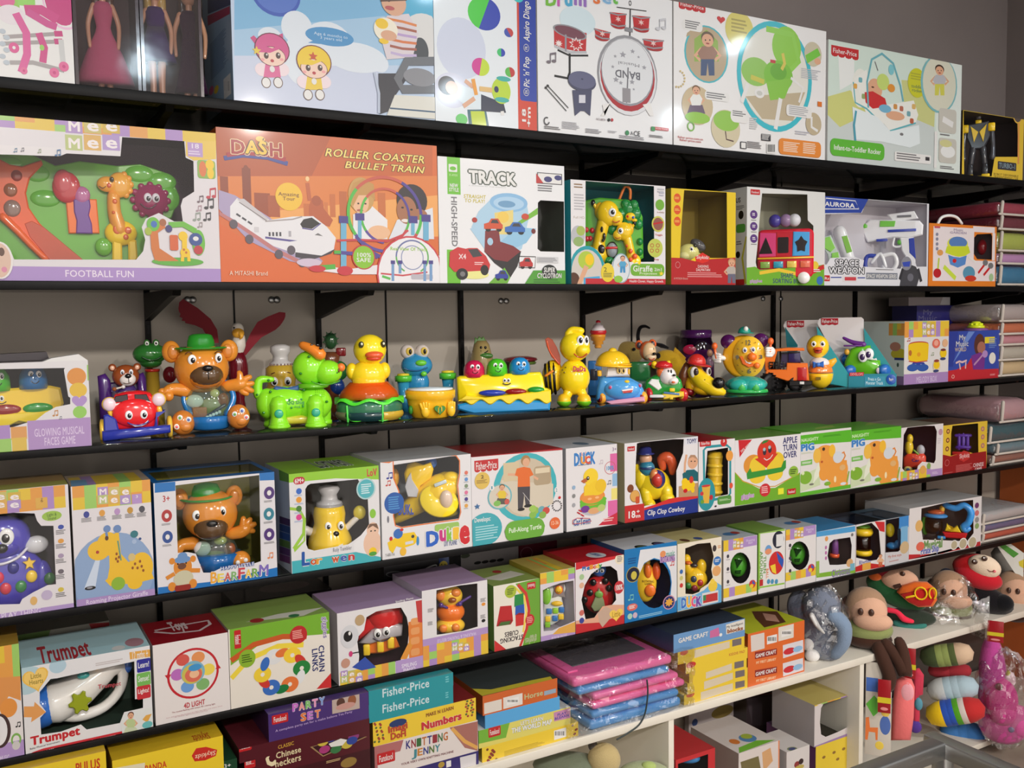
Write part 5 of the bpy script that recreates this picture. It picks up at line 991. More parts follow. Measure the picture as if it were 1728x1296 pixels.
# --- duck burger
t=toy('toy_duck','yellow toy duck sitting on an orange and green burger base with sparkling windows',C3,1000,830,Z3,.085)
t.part('base').lathe(1000,828,0,[(150,0),(190,10),(236,40),(262,70),(262,120),(250,160)],C(60,120,90),'plastic',None,.8,36)
for a0,c in((198,C(120,106,96)),(262,C(30,66,70)),(322,C(214,176,60))):
 t.part('sparkle_window');pts=[]
 t.mb.grid(lambda u,v,a0=a0:Vector(t.P(1000,775+(v-.5)*90,0))+Vector((t.r(272-34*(2*v-1)**2)*cos(RAD(a0-28+u*56)),t.r(219-28*(2*v-1)**2)*sin(RAD(a0-28+u*56)),0)),8,6,c,'print_gloss')
for a in(230,292):t.part('rib').tube([(1000+270*cos(RAD(a)),700,216*sin(RAD(a))),(1000+262*cos(RAD(a)),820,212*sin(RAD(a)))],8,C(90,220,90),sm=1)
def wavy(y,r,amp,n,h,c,name):
 t.part(name);P0=Vector(t.P(1000,y,0))
 t.mb.grid(lambda u,v:P0+Vector((t.r(r*(1 if v<1 else.55))*cos(2*pi*u),t.r(r*.8*(1 if v<1 else.55))*sin(2*pi*u),t.kz*((amp*sin(2*pi*n*u))+(h if v>0 else 0)))),60,2,c,'plastic')
wavy(680,274,16,7,22,C(90,226,60),'lettuce');wavy(812,246,10,7,16,C(90,226,60),'lettuce')
t.part('patty').lathe(1000,648,0,[(228,-8),(236,10),(220,50),(180,90),(150,120)],C(255,150,50),'tinted',None,.85,32).lathe(1000,640,0,[(215,0),(200,50),(140,100)],C(226,96,24),'plastic',None,.8,28)
t.part('body').ell(998,468,0,150,112,120,C(255,218,40)).ell(868,440,-10,46,66,60,C(255,218,40)).ell(1126,440,-10,46,66,60,C(255,218,40)).ell(998,520,-40,130,60,90,C(255,204,44))
t.part('head').ell(1014,276,0,130,122,116,C(255,224,44));t.part('beak').ell(1046,312,-110,72,30,50,C(240,100,60)).ell(1042,338,-104,60,24,40,C(226,76,50))
for x,px in((948,0),(1118,0)):t.part('eye').ell(x,232,-96 if x<1000 else-70,22,26,18,C(60,60,40)).ell(x+4,226,-112 if x<1000 else-84,9,11,8,C(240,240,220))
t.part('stand').cube(1020,850,20,100,30,100,BLACK,4);t.done()
# --- frog drum set
t=toy('toy_frog_drums','blue toy frog with big white eyes behind a pair of green topped bongos',C3,1400,820,Z3,.22)
t.part('body').ell(1385,600,0,90,100,70,C(50,140,190)).lathe(1385,820,0,[(110,0),(100,120),(60,200)],C(44,120,180))
t.part('head').ell(1378,465,-10,124,94,90,C(54,146,196)).smile(1370,480,-98,90,22,C(30,90,140),5,9)
for k in(-1,1):t.part('eye').ell(1365+k*58,356,-20,56,56,50,C(226,214,206)).ell(1330+52+k*56+(0 if k>0 else-4),352,-68,26,30,8,C(220,190,80)).ell(1388+k*56,354,-76,12,20,8,BLACK)
t.part('nose').ell(1412,442,-98,44,24,20,C(110,206,60)).ell(1432,528,-84,24,20,14,C(110,206,60))
for x in(1272,1620):t.part('bongo').lathe(x,820 if x<1400 else 800,-40,[(50,0),(34,80),(50,240)],C(50,140,180)).lathe(x,582 if x<1400 else 568,-40,[(66,-4),(68,36),(60,42)],C(90,200,60)).lathe(x,540 if x<1400 else 524,-40,[(50,0),(48,14),(0,18)],C(240,210,60))
t.done()
# --- yellow drum
t=toy('toy_drum','yellow toy drum with moulded hands and a white skin',C3,1480,835,Z3,.055)
t.part('shell').lathe(1480,835,0,[(130,0),(150,10),(180,120),(186,150),(196,156),(198,210),(190,220),(180,214)],C(244,186,40),'plastic',None,.85,36)
t.part('skin').lathe(1480,616,0,[(180,0),(178,14),(0,22)],C(226,234,240),'plastic',None,.85,32)
for x,k in((1440,-1),(1640,1)):
 t.part('hand').ell(x,770,-140 if k<0 else-96,34,52,26,C(246,196,50))
 for i in range(4):t.tube([(x+(i-1.5)*14,760,-146 if k<0 else-100),(x+(i-1.5)*(22 if k<0 else 14)+k*4,714-(6 if i in(1,2)else 0),-158 if k<0 else-110)],[13,11],C(246,196,50),sm=1)
t.part('heart_badge').prism([(1552+44*(16*sin(RAD(a))**3)/16,760-42*(13*cos(RAD(a))-5*cos(RAD(2*a))-2*cos(RAD(3*a))-cos(RAD(4*a)))/16)for a in range(0,360,15)],-166,-150,C(44,130,40),3);t.part('note_badge').tube([(1540,780,-170),(1542,745,-170),(1566,736,-170),(1566,770,-170)],4,C(246,206,60),sm=1)
t.part('side_badge').ell(1326,765,-86,18,34,20,C(44,130,40));t.done()
# --- yellow piano
t=toy('musical_keyboard_toy','yellow and blue musical toy with red, green and blue dome faces on the open shelf',C4,480,745,Z3,.07)
t.part('base').prism([(110,680),(110,720),(240,758),(850,735),(858,660),(300,640)],-70,130,C(40,150,214),14)
t.part('body').prism([(105,465),(130,455),(780,432),(800,470),(815,560),(862,575),(858,660),(230,690),(110,650)],-30,120,C(246,222,30),16,'plastic',True)
t.prism([(180,600),(330,625),(860,570)]+wig(None,862,110,662,20,5,50),-84,20,C(246,218,30),8)
for x,y,c,w in((390,590,C(40,60,170),110),(580,582,C(150,24,30),86),(742,570,C(30,150,50),68)):t.part('key').ell(x,y,-58,w,27,30,c)
face_dome(t,245,466,40,86,138,C(206,34,80));face_dome(t,430,456,40,86,138,C(80,196,44));face_dome(t,615,446,40,86,136,C(40,140,206))
for k in(-1,1):t.part('eye').eye(508+k*15,492,-38,15,18)
t.part('mouth').smile(508,516,-38,30,10,BLACK,4);t.done()
# --- pear toy, red plate stack behind
t=toy('toy_pear','small pale pear shaped toy with a green top behind the yellow musical toy',C4,310,700,Z3,.31)
t.part('body').lathe(308,700,0,[(50,0),(90,250),(100,320),(80,400),(62,470),(40,500)],C(160,140,90));t.part('leaves').prism([(248,230),(255,170),(275,185),(290,165),(310,180),(322,163),(345,200),(350,228)],-20,20,C(84,130,60),6).ell(340,320,-70,60,24,20,C(70,120,50))
for k in(-1,1):t.part('eye').ell(322+k*18,254,-66,10,12,8,BLACK)
t.part('mouth').smile(330,280,-72,28,14,BLACK,4);t.done()
t=toy('toy_disc_stack','red and green round plastic toy at the back of the middle shelf',C4,620,640,Z3,.33)
t.part('stand').lathe(620,640,0,[(90,0),(80,120),(60,280)],C(120,110,120));t.part('disc').lathe(620,335,0,[(120,0),(140,14),(130,30),(60,44),(0,46)],C(140,40,50)).lathe(640,350,0,[(100,-8),(110,4),(100,14)],C(110,140,60));t.done()
# --- bee
t=toy('toy_bee','standing yellow toy bee with orange wing and black striped tail',C4,1050,715,Z3,.085)
t.part('tail').ell(880,480,60,90,134,96,C(244,204,30))
for x in(826,858,892):k=math.sqrt(1-((x-880)/92)**2);t.part('stripe').tube([(x+8*sin(RAD(a)),490+132*k*sin(RAD(a)),60+94*k*cos(RAD(a)))for a in range(0,361,15)],11,BLACK,sm=1)
t.part('body').ell(1052,490,0,130,140,110,C(248,216,30)).ell(1050,420,0,100,80,80,C(248,216,30)).tube([(1010,590,-20),(990,640,-40)],[44,36],C(248,210,30)).tube([(1100,585,-20),(1125,630,-40)],[44,36],C(248,210,30))
t.part('head').ell(1060,240,0,124,120,108,C(250,222,34)).ell(1120,265,-70,64,52,60,C(250,218,34)).tube([(1010,140,0),(1040,105,0),(1110,112,-10)],[34,30,30],C(250,218,34)).smile(1105,292,-124,50,28,C(190,60,30),5)
for x,px in((1104,0),(1152,0)):t.part('eye').eye(x,190,-96 if x<1130 else-84,28 if x<1130 else 22,42,4,-4)
for x in(970,1130):t.part('foot').ell(x,665,-60,56,54,70,C(246,196,40));t.part('shoe_sole').ell(x,672,-62,60,50,74,C(110,190,30),cut=(0,.5))
t.part('wing').prism([(940,385),(870,320),(830,230),(820,175),(845,160),(880,180),(915,240),(940,310),(945,360)],-6,6,C(240,110,40),3,'tinted').tube([(935,380,0),(860,280,-4),(835,190,-4)],6,C(220,80,30))
t.part('badge').text('DaDa',1045,390,1148,434,-112,C(190,30,60),.05);t.part('spots')
for x,y in((960,420),(985,400),(975,440)):t.ell(x,y,-100,8,6,6,C(120,100,20))
t.part('antenna').tube([(860,440,-60),(820,470,-70),(880,430,-70)],10,C(240,140,40));t.done()
# --- ice cream train at the back
t=toy('toy_ice_cream','toy ice cream cone with white and red topping behind the blue car',C4,1250,700,Z3,.30)
t.part('stand').cube(1220,560,0,110,280,100,C(50,110,170),10).cube(1215,530,-52,60,90,8,C(60,60,70),6);t.part('cone').lathe(1248,310,0,[(24,-10),(30,0),(26,18),(44,24),(40,46),(58,54),(58,78),(64,84),(62,100)],C(236,160,60));t.part('topping').ell(1250,190,0,68,36,56,C(200,40,50)).lathe(1250,178,0,[(60,0),(54,18),(44,22),(40,42),(26,48),(16,64),(0,70)],C(236,226,230)).ell(1250,108,0,20,14,18,C(200,30,50));t.done()
# --- blue car
t=toy('toy_car','light blue smiling toy car in a yellow hard hat',C4,1400,672,Z3,.08,'toy car')
LB=C(80,160,226)
t.part('body').prism([(1225,650),(1235,560),(1260,470),(1300,455),(1500,470),(1590,520),(1615,575),(1620,645),(1500,665)],-60,110,LB,24,'plastic',True).ell(1440,560,-50,150,84,60,LB)
t.part('bumper').prism([(1310,655),(1400,640),(1615,615),(1620,655),(1350,682)],-110,0,C(226,160,190),10)
t.part('windscreen').prism([(1320,385),(1480,370),(1495,450),(1310,460)],-70,60,C(226,222,224),10)
t.part('hat').ell(1365,365,0,140,118,120,C(248,200,40),cut=(.5,1)).lathe(1370,372,0,[(145,-6),(152,2),(136,12)],C(246,196,40),'plastic',(0,3,0)).ell(1365,258,0,36,32,36,C(248,200,40)).ell(1450,358,-40,70,12,90,C(246,196,40))
for x,rx in((1415,20),(1448,22)):t.part('eye').ell(x,402,-78,rx,32,8,C(240,210,140)).ell(x+4,408,-84,8,16,6,BLACK)
for x in(1268,1590):t.part('wheel').lathe(x,630,-20,[(0,-26),(44,-24),(58,-10),(58,10),(44,24),(0,26)],C(244,170,50),'plastic',(0,90,30 if x<1400 else 60)).lathe(x-8,632,-44,[(0,-10),(34,-8),(34,8),(0,10)],C(150,24,40),'plastic',(0,90,40))
t.part('mouth').prism([(1435,560),(1530,545),(1520,580),(1445,588)],-116,-104,C(240,232,232),3).prism([(1442,570),(1525,560),(1515,580),(1450,586)],-119,-114,C(200,50,50),2)
for x,y in((1346,542),(1582,530)):t.part('headlight').ell(x,y,-88 if x<1400 else-60,18,20,14,C(150,140,190)).ell(x,y,-100 if x<1400 else-72,9,10,6,C(220,60,100))
t.part('badge').ell(1478,497,-78,22,14,20,C(250,206,50));t.part('mirror').cube(1258,430,-40,36,52,30,C(246,190,50),10);t.part('mirror').cube(1495,418,-60,16,44,24,C(246,190,50),6);t.done()
# --- green car with white-faced animal
t=toy('toy_car','green and white toy car with a red cap and a yellow bumper',C5,350,700,Z3,.075,'toy car')
t.part('body').prism([(190,640),(185,590),(200,540),(270,500),(330,480),(440,490),(490,540),(505,600),(510,650),(250,660)],-50,110,C(40,150,60),20,'plastic',True)
t.part('bonnet').prism([(215,560),(245,525),(300,530),(330,600),(300,620)],-58,-40,C(236,236,232),8);t.part('cap').ell(345,420,-10,76,44,64,C(206,40,44),cut=(.4,1)).ell(350,426,-50,70,12,50,C(200,36,40)).ell(268,402,-20,24,24,22,YEL).ell(385,392,-20,20,20,20,YEL)
t.part('driver').ell(380,500,-40,70,74,60,C(238,230,228)).ell(330,470,-30,46,50,44,C(226,110,50)).ell(425,540,-70,44,34,40,C(240,232,230)).ell(432,492,-98,14,10,12,BLACK).ell(425,548,-104,16,10,10,C(226,110,60))
for x in(385,408):t.part('eye').ell(x,462,-86,8,16,8,C(60,60,60))
t.part('bumper').prism([(335,645),(510,625),(512,665),(345,690)],-110,-30,C(246,206,50),6).cube(410,640,-112,130,16,8,C(90,130,180),2,rot=(0,6,0)).cube(415,612,-106,44,30,16,C(246,206,50),6).cube(408,680,-106,28,22,14,C(246,206,50),4)
t.part('skirt').cube(300,665,-30,140,24,160,C(236,232,232),6)
for x,y in((215,655),(490,660)):t.part('wheel').lathe(x,y,-30,[(0,-24),(46,-22),(62,-8),(62,8),(46,22),(0,24)],C(196,36,44),'plastic',(0,90,30 if x<300 else 60)).lathe(x-6,y,-52,[(0,-8),(36,-6),(36,6),(0,8)],C(244,200,60),'plastic',(0,90,40))
t.done()
# --- back: bear-like driver toy on green base
t=toy('toy_animal_driver','orange and white toy animal riding a green base behind the green car',C5,180,640,Z3,.25)
t.part('base').cube(150,450,0,170,160,120,C(40,110,60),16).cube(150,580,0,190,120,130,C(50,90,70),14);t.part('head').ell(210,280,0,66,80,60,C(226,110,60)).ell(225,285,-30,58,74,44,C(240,206,160)).ell(240,330,-50,46,34,40,C(242,214,176)).ell(266,303,-92,16,12,12,BLACK).smile(246,340,-92,22,12,C(200,90,60),4)
for x in(142,252):t.part('ear').ell(x,232 if x<200 else 225,14,34,40,18,C(226,100,50)).ell(x,234 if x<200 else 226,-2,20,26,10,C(70,60,66))
for x in(236,258):t.part('eye').ell(x,268,-56,8,16,8,BLACK)
t.part('crossbar').tube([(180,395,-40),(300,385,-50)],18,C(206,50,50)).ell(266,402,-70,24,24,22,YEL);t.done()
# --- yellow plush dog with black curled tail at the back
t=toy('plush_dog','flat yellow plush toy with a curled black tail at the back of the middle shelf',C5,330,640,Z3,.32,'plush toy')
t.part('body').ell(400,420,0,150,110,70,C(206,164,40),'plush',(0,24,0)).ell(50,330,30,130,100,60,C(150,128,70),'plush');t.part('ear').tube([(270,250,-20),(330,268,-30),(380,286,-30)],[10,20,10],BLACK,'plush').ell(300,350,-66,20,24,14,BLACK,'plush');t.ell(100,296,-34,14,14,10,BLACK,'plush')
t.part('tail').tube([(138,250,0),(132,180,0),(150,120,0),(190,106,0),(228,122,0)],[16,16,16,14,8],BLACK,'plush');t.part('beak').prism([(440,280),(530,370),(480,450),(400,380)],-30,20,C(206,160,40),8,'plush',True);t.done()
# --- purple jar
t=toy('toy_jar','purple lidded plastic jar behind the yellow dog head toy',C5,615,620,Z3,.30,'jar')
t.part('jar').lathe(615,620,0,[(140,0),(150,20),(150,360),(132,400),(126,430)],C(90,40,100),'clearplastic',None,1,30);t.part('lid').lathe(615,196,0,[(128,0),(132,6),(132,60),(120,66),(0,66)],C(70,26,84));t.part('label').lathe(615,560,0,[(151,0),(151,270)],C(90,30,96),'print',None,1,30);t.text('14 Beads',528,280,600,304,-146,C(226,160,190),.02).ell(570,290,-140,64,42,14,C(170,30,70));t.ell(725,320,-110,26,30,16,SKIN).ell(725,400,-110,34,50,16,C(190,150,180));t.done()
# --- yellow dog head phone
t=toy('toy_hound','yellow toy dog head with brown ear, black nose and red hat',C5,690,680,Z3,.08)
t.part('head').ell(620,520,0,70,100,70,C(244,200,30)).tube([(600,480,-10),(680,560,-50),(770,610,-90),(830,635,-100)],[64,80,66,34],C(246,210,36)).ell(700,620,-40,110,50,70,C(240,186,30)).ell(580,590,20,60,90,60,C(236,180,30))
t.part('nose').ell(800,560,-130,56,48,46,BLACK);t.part('ear').tube([(540,420,20),(510,510,10),(500,590,0)],[30,44,20],C(110,60,34))
t.part('hat').ell(620,400,-10,78,76,64,C(206,50,44),cut=(.45,1)).ell(640,414,-30,106,16,80,C(196,40,44),'plastic',(0,10,0));t.part('eye').ell(602,478,-70,36,50,20,C(236,230,226)).ell(616,474,-86,22,34,10,C(50,30,30));t.ell(720,470,-70,22,34,14,C(236,230,226)).ell(728,468,-80,12,24,8,C(50,30,30))
for i,(x,y)in enumerate(((688,535),(712,545),(672,552),(695,566),(720,568))):t.part('spot').ell(x,y,-118,6,7,6,BLACK)
t.part('collar').ell(560,640,10,50,40,60,C(140,24,34));t.part('cord').tube([(530,640,-60),(560,680,-90),(640,690,-110),(720,680,-110)],5,C(190,180,150));t.done()
# --- clock
OY=C(248,180,40)
t=toy('toy_clock','yellow toy clock with a smiling face, white hands, purple ears and green cap',C5,1035,655,Z3,.09)
t.part('foot_base').ell(1035,580,-20,176,70,110,C(40,160,150),cut=(.28,1)).lathe(1038,650,-20,[(170,0),(180,8),(172,30)],C(50,180,90),'plastic',None,.7)
for x in(985,1100):t.part('foot').ell(x,585,-80,96,54,60,C(50,180,166));t.ell(x+10,598,-122,34,38,20,C(70,190,90))
t.part('case').lathe(1010,355,30,[(0,60),(150,56),(176,30),(178,-20),(168,-44),(0,-46)],OY,'plastic',(90,0,-4),1.05,40)
t.part('dial').lathe(1055,352,-30,[(134,6),(134,-10),(124,-16),(118,-12),(0,-12)],C(250,196,60),'plastic',(90,0,0),1.3,40)
t.part('numbers')
for ch,x0,y0,x1,y1 in(('12',1028,212,1068,256),('3',1136,336,1166,370),('6',1042,448,1074,490),('9',944,338,972,376)):t.text(ch,x0,y0,x1,y1,-50,C(90,90,80),.03)
for a in range(0,360,30):
 if a%90:t.ell(1055+104*cos(RAD(a)),352-136*sin(RAD(a)),-46,5,5,3,C(150,110,30))
for x in(1020,1088):t.part('eye').eye(x,296 if x<1050 else 292,-52,20,24,2,2,C(240,236,226),C(60,70,130))
t.part('clock_nose').ell(1080,352,-74,40,36,30,C(246,120,36));t.part('mouth').prism([(975,350),(1000,345),(1020,390),(1060,415),(1090,400),(1095,430),(1050,440),(1000,410)],-56,-44,C(238,110,40),5).prism([(1015,370),(1040,395),(1080,400),(1060,412),(1030,400)],-60,-54,WHITE,2).ell(1120,425,-56,26,26,14,C(240,120,40))
for x,k in((882,-1),(1150,1)):t.part('ear').lathe(x,228 if k<0 else 220,10,[(0,-34),(56,-26),(66,0),(58,24),(0,34)],C(140,50,150),'tinted',(90,0,0),.95,24)
t.part('cap').ell(1015,158,0,56,56,50,C(36,150,130),cut=(.5,1)).ell(1040,156,-40,56,9,40,C(40,160,140)).ell(1028,122,-34,20,22,18,C(232,232,226))
for hx,hy,k,sx,sy in((785,360,-1,768,262),(1228,310,1,1232,225)):
 t.part('hand').ell(hx,hy,-20,44,44,36,C(238,232,228)).tube([(hx-k*30,hy,-10),(hx-k*70,hy+6,0)],[26,20],C(238,232,228))
 for i in range(4):t.tube([(hx+k*10,hy-28+i*20,-40),(hx-k*26,hy-26+i*19,-56)],15,C(240,234,230),sm=1)
 t.part('drumstick').tube([(hx-2,hy,-50),(sx,sy+20,-40)],11,C(240,110,50)).ell(sx,sy,-40,25,30,24,C(244,110,50))
t.done()
# --- truck
TO=C(244,120,40)
t=toy('toy_dump_truck','orange toy dump truck with chunky black tyres',C5,1380,625,Z3,.10,'toy truck')
t.part('tipper').prism([(1270,285),(1380,275),(1510,278),(1515,300),(1400,302),(1290,305),(1260,420),(1190,470),(1180,330)],-50,130,TO,5)
t.part('cab').prism([(1320,320),(1480,315),(1485,400),(1310,450)],-20,50,C(60,50,80),6).cube(1430,352,-24,100,90,20,C(50,40,90),6).tube([(1310,440,-60),(1325,320,-40),(1470,312,-40)],7,BLACK,sm=1)
t.part('bonnet').prism([(1370,400),(1540,402),(1555,545),(1370,548),(1190,490),(1200,455),(1365,455)],-70,60,TO,6);t.part('grille').cube(1496,490,-73,76,108,8,C(190,36,40),2);t.part('bumper').prism([(1390,545),(1580,545),(1575,580),(1390,590)],-90,0,BLACK,5);t.cube(1495,562,-94,36,22,6,C(226,222,220),1)
t.part('railing');
for x in(1225,1260,1300,1345):t.tube([(x,395,-66),(x,450,-66)],5,BLACK,sm=1)
t.tube([(1225,420,-66),(1345,420,-66)],5,BLACK,sm=1).tube([(1225,395,-66),(1345,395,-66)],5,BLACK,sm=1)
for x,y,r,d in((1220,565,84,-60),(1440,570,66,-30),(1300,575,70,90)):
 t.part('tyre').lathe(x,y,d,[(r*.5,-30),(r*.92,-32),(r,-18),(r,18),(r*.92,32),(r*.5,30)],BLACK,'rubber',(90,0,40 if x<1300 else 20),1,28)
 for a in range(0,360,24):t.cube(x+r*.98*cos(RAD(a))*.8,y+r*.98*sin(RAD(a)),d-r*.5*cos(RAD(a)),12,12,46,BLACK,2,'rubber',(0,0,40))
 t.part('wheel_hub').lathe(x,y,d,[(0,-24),(r*.46,-20),(r*.5,0),(r*.46,20),(0,24)],C(226,100,44),'plastic',(90,0,40 if x<1300 else 20))
t.done()
# --- chick
t=toy('toy_chick','yellow roly-poly toy chick with a blue bow tie',C6,390,670,Z3,.075)
t.part('base').ell(400,580,0,86,92,84,C(244,206,40),cut=(0,.53));t.part('belly').ell(400,570,0,84,86,82,C(244,140,60),cut=(.52,.85)).ell(395,505,-8,66,38,60,C(236,230,232))
t.part('head').ell(383,398,0,74,74,66,C(246,206,40));t.part('beak').ell(385,412,-66,32,14,26,C(230,90,40)).ell(385,428,-62,26,14,22,C(206,70,40)).ell(386,420,-84,15,7,8,C(120,20,24))
for x in(357,414):t.part('eye').eye(x,380,-60,17,19)
t.part('bow_tie').prism([(350,490),(385,505),(422,488),(424,530),(385,522),(352,535)],-82,-60,C(50,110,200),6).ell(386,512,-84,14,14,10,C(60,120,210))
t.part('wing').prism([(445,490),(500,470),(508,492),(480,530),(450,535)],-20,10,C(246,180,40),8,'plastic',True)
t.part('print').cube(388,600,-86,32,18,3,C(120,100,30));t.part('number').text('3',380,540,402,554,-86,C(250,226,190),.03);t.done()
# --- teal trays
def tray(label,xl,xr,yt,xs,yb,y,dark=False):
 t=toy('display_tray',label,C6,(xl+xr)/2,yb,Z3,y,'display tray');TL=C(40,150,160)
 t.part('back_card').prism([(xs-10,yb-30),(xs-215,yt+40),(xs-205,yt+8),(xs-180,yt),(xs+80,yt),(xs+95,yt+14),(xs+96,yb-40)],164,170,C(226,220,220))
 t.part('logo').prism([(xs-190,yt+4),(xs-75,yt+4),(xs-75,yt+44),(xs-95,yt+50),(xs-115,yt+44),(xs-135,yt+50),(xs-155,yt+44),(xs-175,yt+50),(xs-190,yt+44)],161,164,C(176,30,44)).text('Fisher-Price',xs-184,yt+12,xs-80,yt+36,160,WHITE,.012)
 return t
t=tray('dark turquoise display tray with a white back card, half hidden behind the yellow chick',250,560,218,365,640,.16)
t.part('side').prism([(165,260),(250,380),(250,640),(420,660),(200,640)],60,72,C(30,110,120));t.done()
t=tray('turquoise display tray with a white back card holding the green toy truck',400,890,216,585,665,.045)
t.part('side').prism([(372,270),(585,580),(585,668),(440,640),(400,560)],-26,-20,C(60,166,176));t.part('side').prism([(680,285),(890,582),(890,655),(800,640),(700,480)],150,156,C(50,150,160))
t.part('front').prism([(585,582),(893,576),(893,655),(585,670)],-34,-26,C(50,140,160));t.part('print').prism([(592,572),(685,568),(682,592),(590,594)],-37,-34,C(200,36,60)).text('DEVELOPS',598,574,678,590,-38,C(250,190,190),.01).text('Press n Go\nMonster Truck',698,602,808,648,-36,C(214,240,246),.012).prism([(690,598),(820,594),(820,655),(690,660)],-35.5,-34.5,C(60,150,180)).ell(858,614,-34,32,34,4,C(40,90,180)).text('9m+',845,602,872,624,-39,WHITE,.01);t.part('floor').prism([(440,648),(890,645),(890,660),(585,668)],-20,160,C(40,140,150));t.done()
t=toy('toy_monster_truck','green toy truck with big white eyes and blue wheels in the turquoise tray',C6,690,610,Z3+.015,.052,'toy truck')
t.part('body').prism([(550,560),(560,480),(600,400),(640,385),(725,378),(745,470),(790,475),(795,560),(770,585),(660,590)],-20,60,C(104,190,40),18,'plastic',True)
for x,y in((678,448),(716,432)):t.part('eye').eye(x,y,-40,32,38,-4,4,C(240,240,240),C(60,40,90))
t.part('teeth').prism([(720,470),(735,456),(748,464),(765,458),(770,474)],-40,-32,C(240,240,240),3)
t.part('roof_bar').tube([(550,330,20),(610,358,10),(680,372,0)],[10,16,20],C(110,50,140)).cube(610,380,10,120,10,60,C(110,50,140),4)
for x,y in((595,545),(815,540),(575,470)):t.part('wheel').lathe(x,y,-10 if y>500 else 60,[(0,-26),(34,-26),(44,-12),(44,12),(34,26),(0,26)],C(40,110,190),'plastic',(90,0,30),1,22)
t.part('ear').ell(572,420,-20,18,20,18,C(230,170,60));t.ell(778,540,-32,16,20,10,C(240,220,230));t.done()
# --- melody box and music boxes
b=Carton('melody_drum_box','white box with check band and lilac base, printed with a yellow drum on blue feet',H1,162,645,405,Z3,.17,.0,1075,C(222,232,226),C(190,170,150),C(226,222,220))
f=b.front;f.checks(170,408,655,565,10,2,5).rect(150,985,645,1095,C(170,136,190)).text('MELODY BOX',302,1010,524,1060,C(214,196,226),.012);meemee(f,365,415,500,555)
f.poly([(250,870),(395,870),(380,850),(265,850)],C(50,60,150)).line([(320,840),(320,890)],70,C(50,70,160)).ell(260,910,62,40,C(50,90,170)).ell(370,910,62,40,C(50,90,170)).poly([(212,660),(435,655),(425,820),(395,842),(250,850),(210,820)],C(240,200,30)).ell(325,650,105,28,C(190,60,60)).ell(325,660,108,26,C(240,200,30)).line([(215,840),(300,850),(420,835)],10,C(200,60,60)).ell(232,750,17,32,C(190,110,50)).ell(325,765,20,24,C(230,160,40)).note(205,620,36,C(190,60,60));f.note(465,775,34,C(140,160,120))
f.ell(515,645,42,52,C(226,110,90)).ell(515,640,24,32,C(240,170,150)).ell(612,640,30,44,C(230,180,140)).ell(592,750,36,52,C(240,200,30)).ell(592,715,28,14,C(120,50,50)).ell(588,812,30,16,C(60,70,120)).ell(520,890,40,74,C(226,210,180)).ell(518,880,34,45,C(240,200,30)).ell(518,835,28,16,C(150,70,60)).ell(512,945,30,16,C(60,70,120))
l=b.left;l.checks(0,425,178,560,4,2,9).rect(60,1000,160,1100,C(150,120,170)).ell(110,760,90,60,C(206,190,50)).ell(70,680,60,50,C(190,130,110)).rect(60,800,165,830,C(50,60,130)).ell(98,880,12,24,C(60,90,80))
b.done()
b=Carton('music_box','blue and red box with a girl playing, right end of the middle shelf',H1,645,1200,515,Z3,.16,.01,1025,C(40,44,130),C(60,60,120),C(52,74,168))
f=b.front;f.poly([(645,515),(760,515),(700,900),(645,900)],C(44,60,150)).poly([(870,515),(940,515),(700,860)],C(110,140,210)).poly([(640,945),(740,930),(860,870),(900,800),(930,930),(1200,920),(1200,1040),(640,1060)],C(196,40,50)).text('My\nMusic',735,552,870,675,C(206,206,214),.02,0,0,C(40,44,90),.03).text('WORLD',722,690,845,730,C(190,170,150),.03)
f.ell(990,660,58,120,C(90,50,40)).ell(1010,690,44,66,C(170,110,90)).poly([(900,780),(1000,740),(1050,790),(1040,930),(920,930)],C(120,50,140)).line([(930,880),(1000,800),(1040,750)],22,C(190,140,180)).ell(1050,760,30,40,C(180,140,200)).rect(1048,575,1155,640,C(236,214,50)).small(1095,580,1180,710,6,C(110,140,200)).ell(1130,805,36,62,C(236,230,220)).ring(700,1008,16,20,.3,C(240,190,180)).small(1105,975,1175,1000,2,C(240,160,160)).line([(730,860),(770,840),(800,850),(850,830)],22,C(226,190,190)).line([(770,860),(780,930)],20,C(226,190,190)).line([(840,850),(835,920)],20,C(226,190,190))
b.done()
b=Carton('music_box','dark blue box standing behind the white melody box with a grey box on its top',H1,300,780,232,Z3,.10,.20,600,C(40,40,110),C(60,60,100),C(44,42,120))
f=b.front;f.text('My\nMusic',325,275,525,395,C(110,110,150),.01);f.rect(670,236,760,420,C(50,50,140));f.poly([(722,238),(760,250),(780,300),(780,340),(742,340)],C(246,210,50));b.done()
b2=Carton('small_carton','plain pale carton lying on the dark blue box under the second shelf',H1,215,668,140,b.z1,.08,.21,225,C(150,140,140),C(160,150,150),C(170,160,160));b2.front.poly([(590,140),(668,140),(668,222),(560,222)],C(206,204,206));b2.done()
t=toy('toy_jar','clear jar with purple rim and yellow star lid above the blue girl box',H1,920,500,b.z0+.085,.09,'jar')
t.part('jar').lathe(910,505,0,[(120,0),(140,30),(140,120),(125,150)],C(190,180,170),'clearplastic',None,1,28);t.part('sweets').lathe(910,505,0,[(110,4),(128,30),(126,54),(0,58)],C(170,120,70));t.part('rim').lathe(950,352,0,[(130,0),(140,10),(142,90),(128,110),(0,112)],C(150,90,170));t.part('lid').lathe(950,238,0,[(100,0),(96,26),(60,34),(56,60),(40,72),(0,74)],C(220,230,40))
for a in range(0,360,45):t.ell(950+64*cos(RAD(a)),196,64*sin(RAD(a)),16,12,16,C(226,236,50))
t.done()
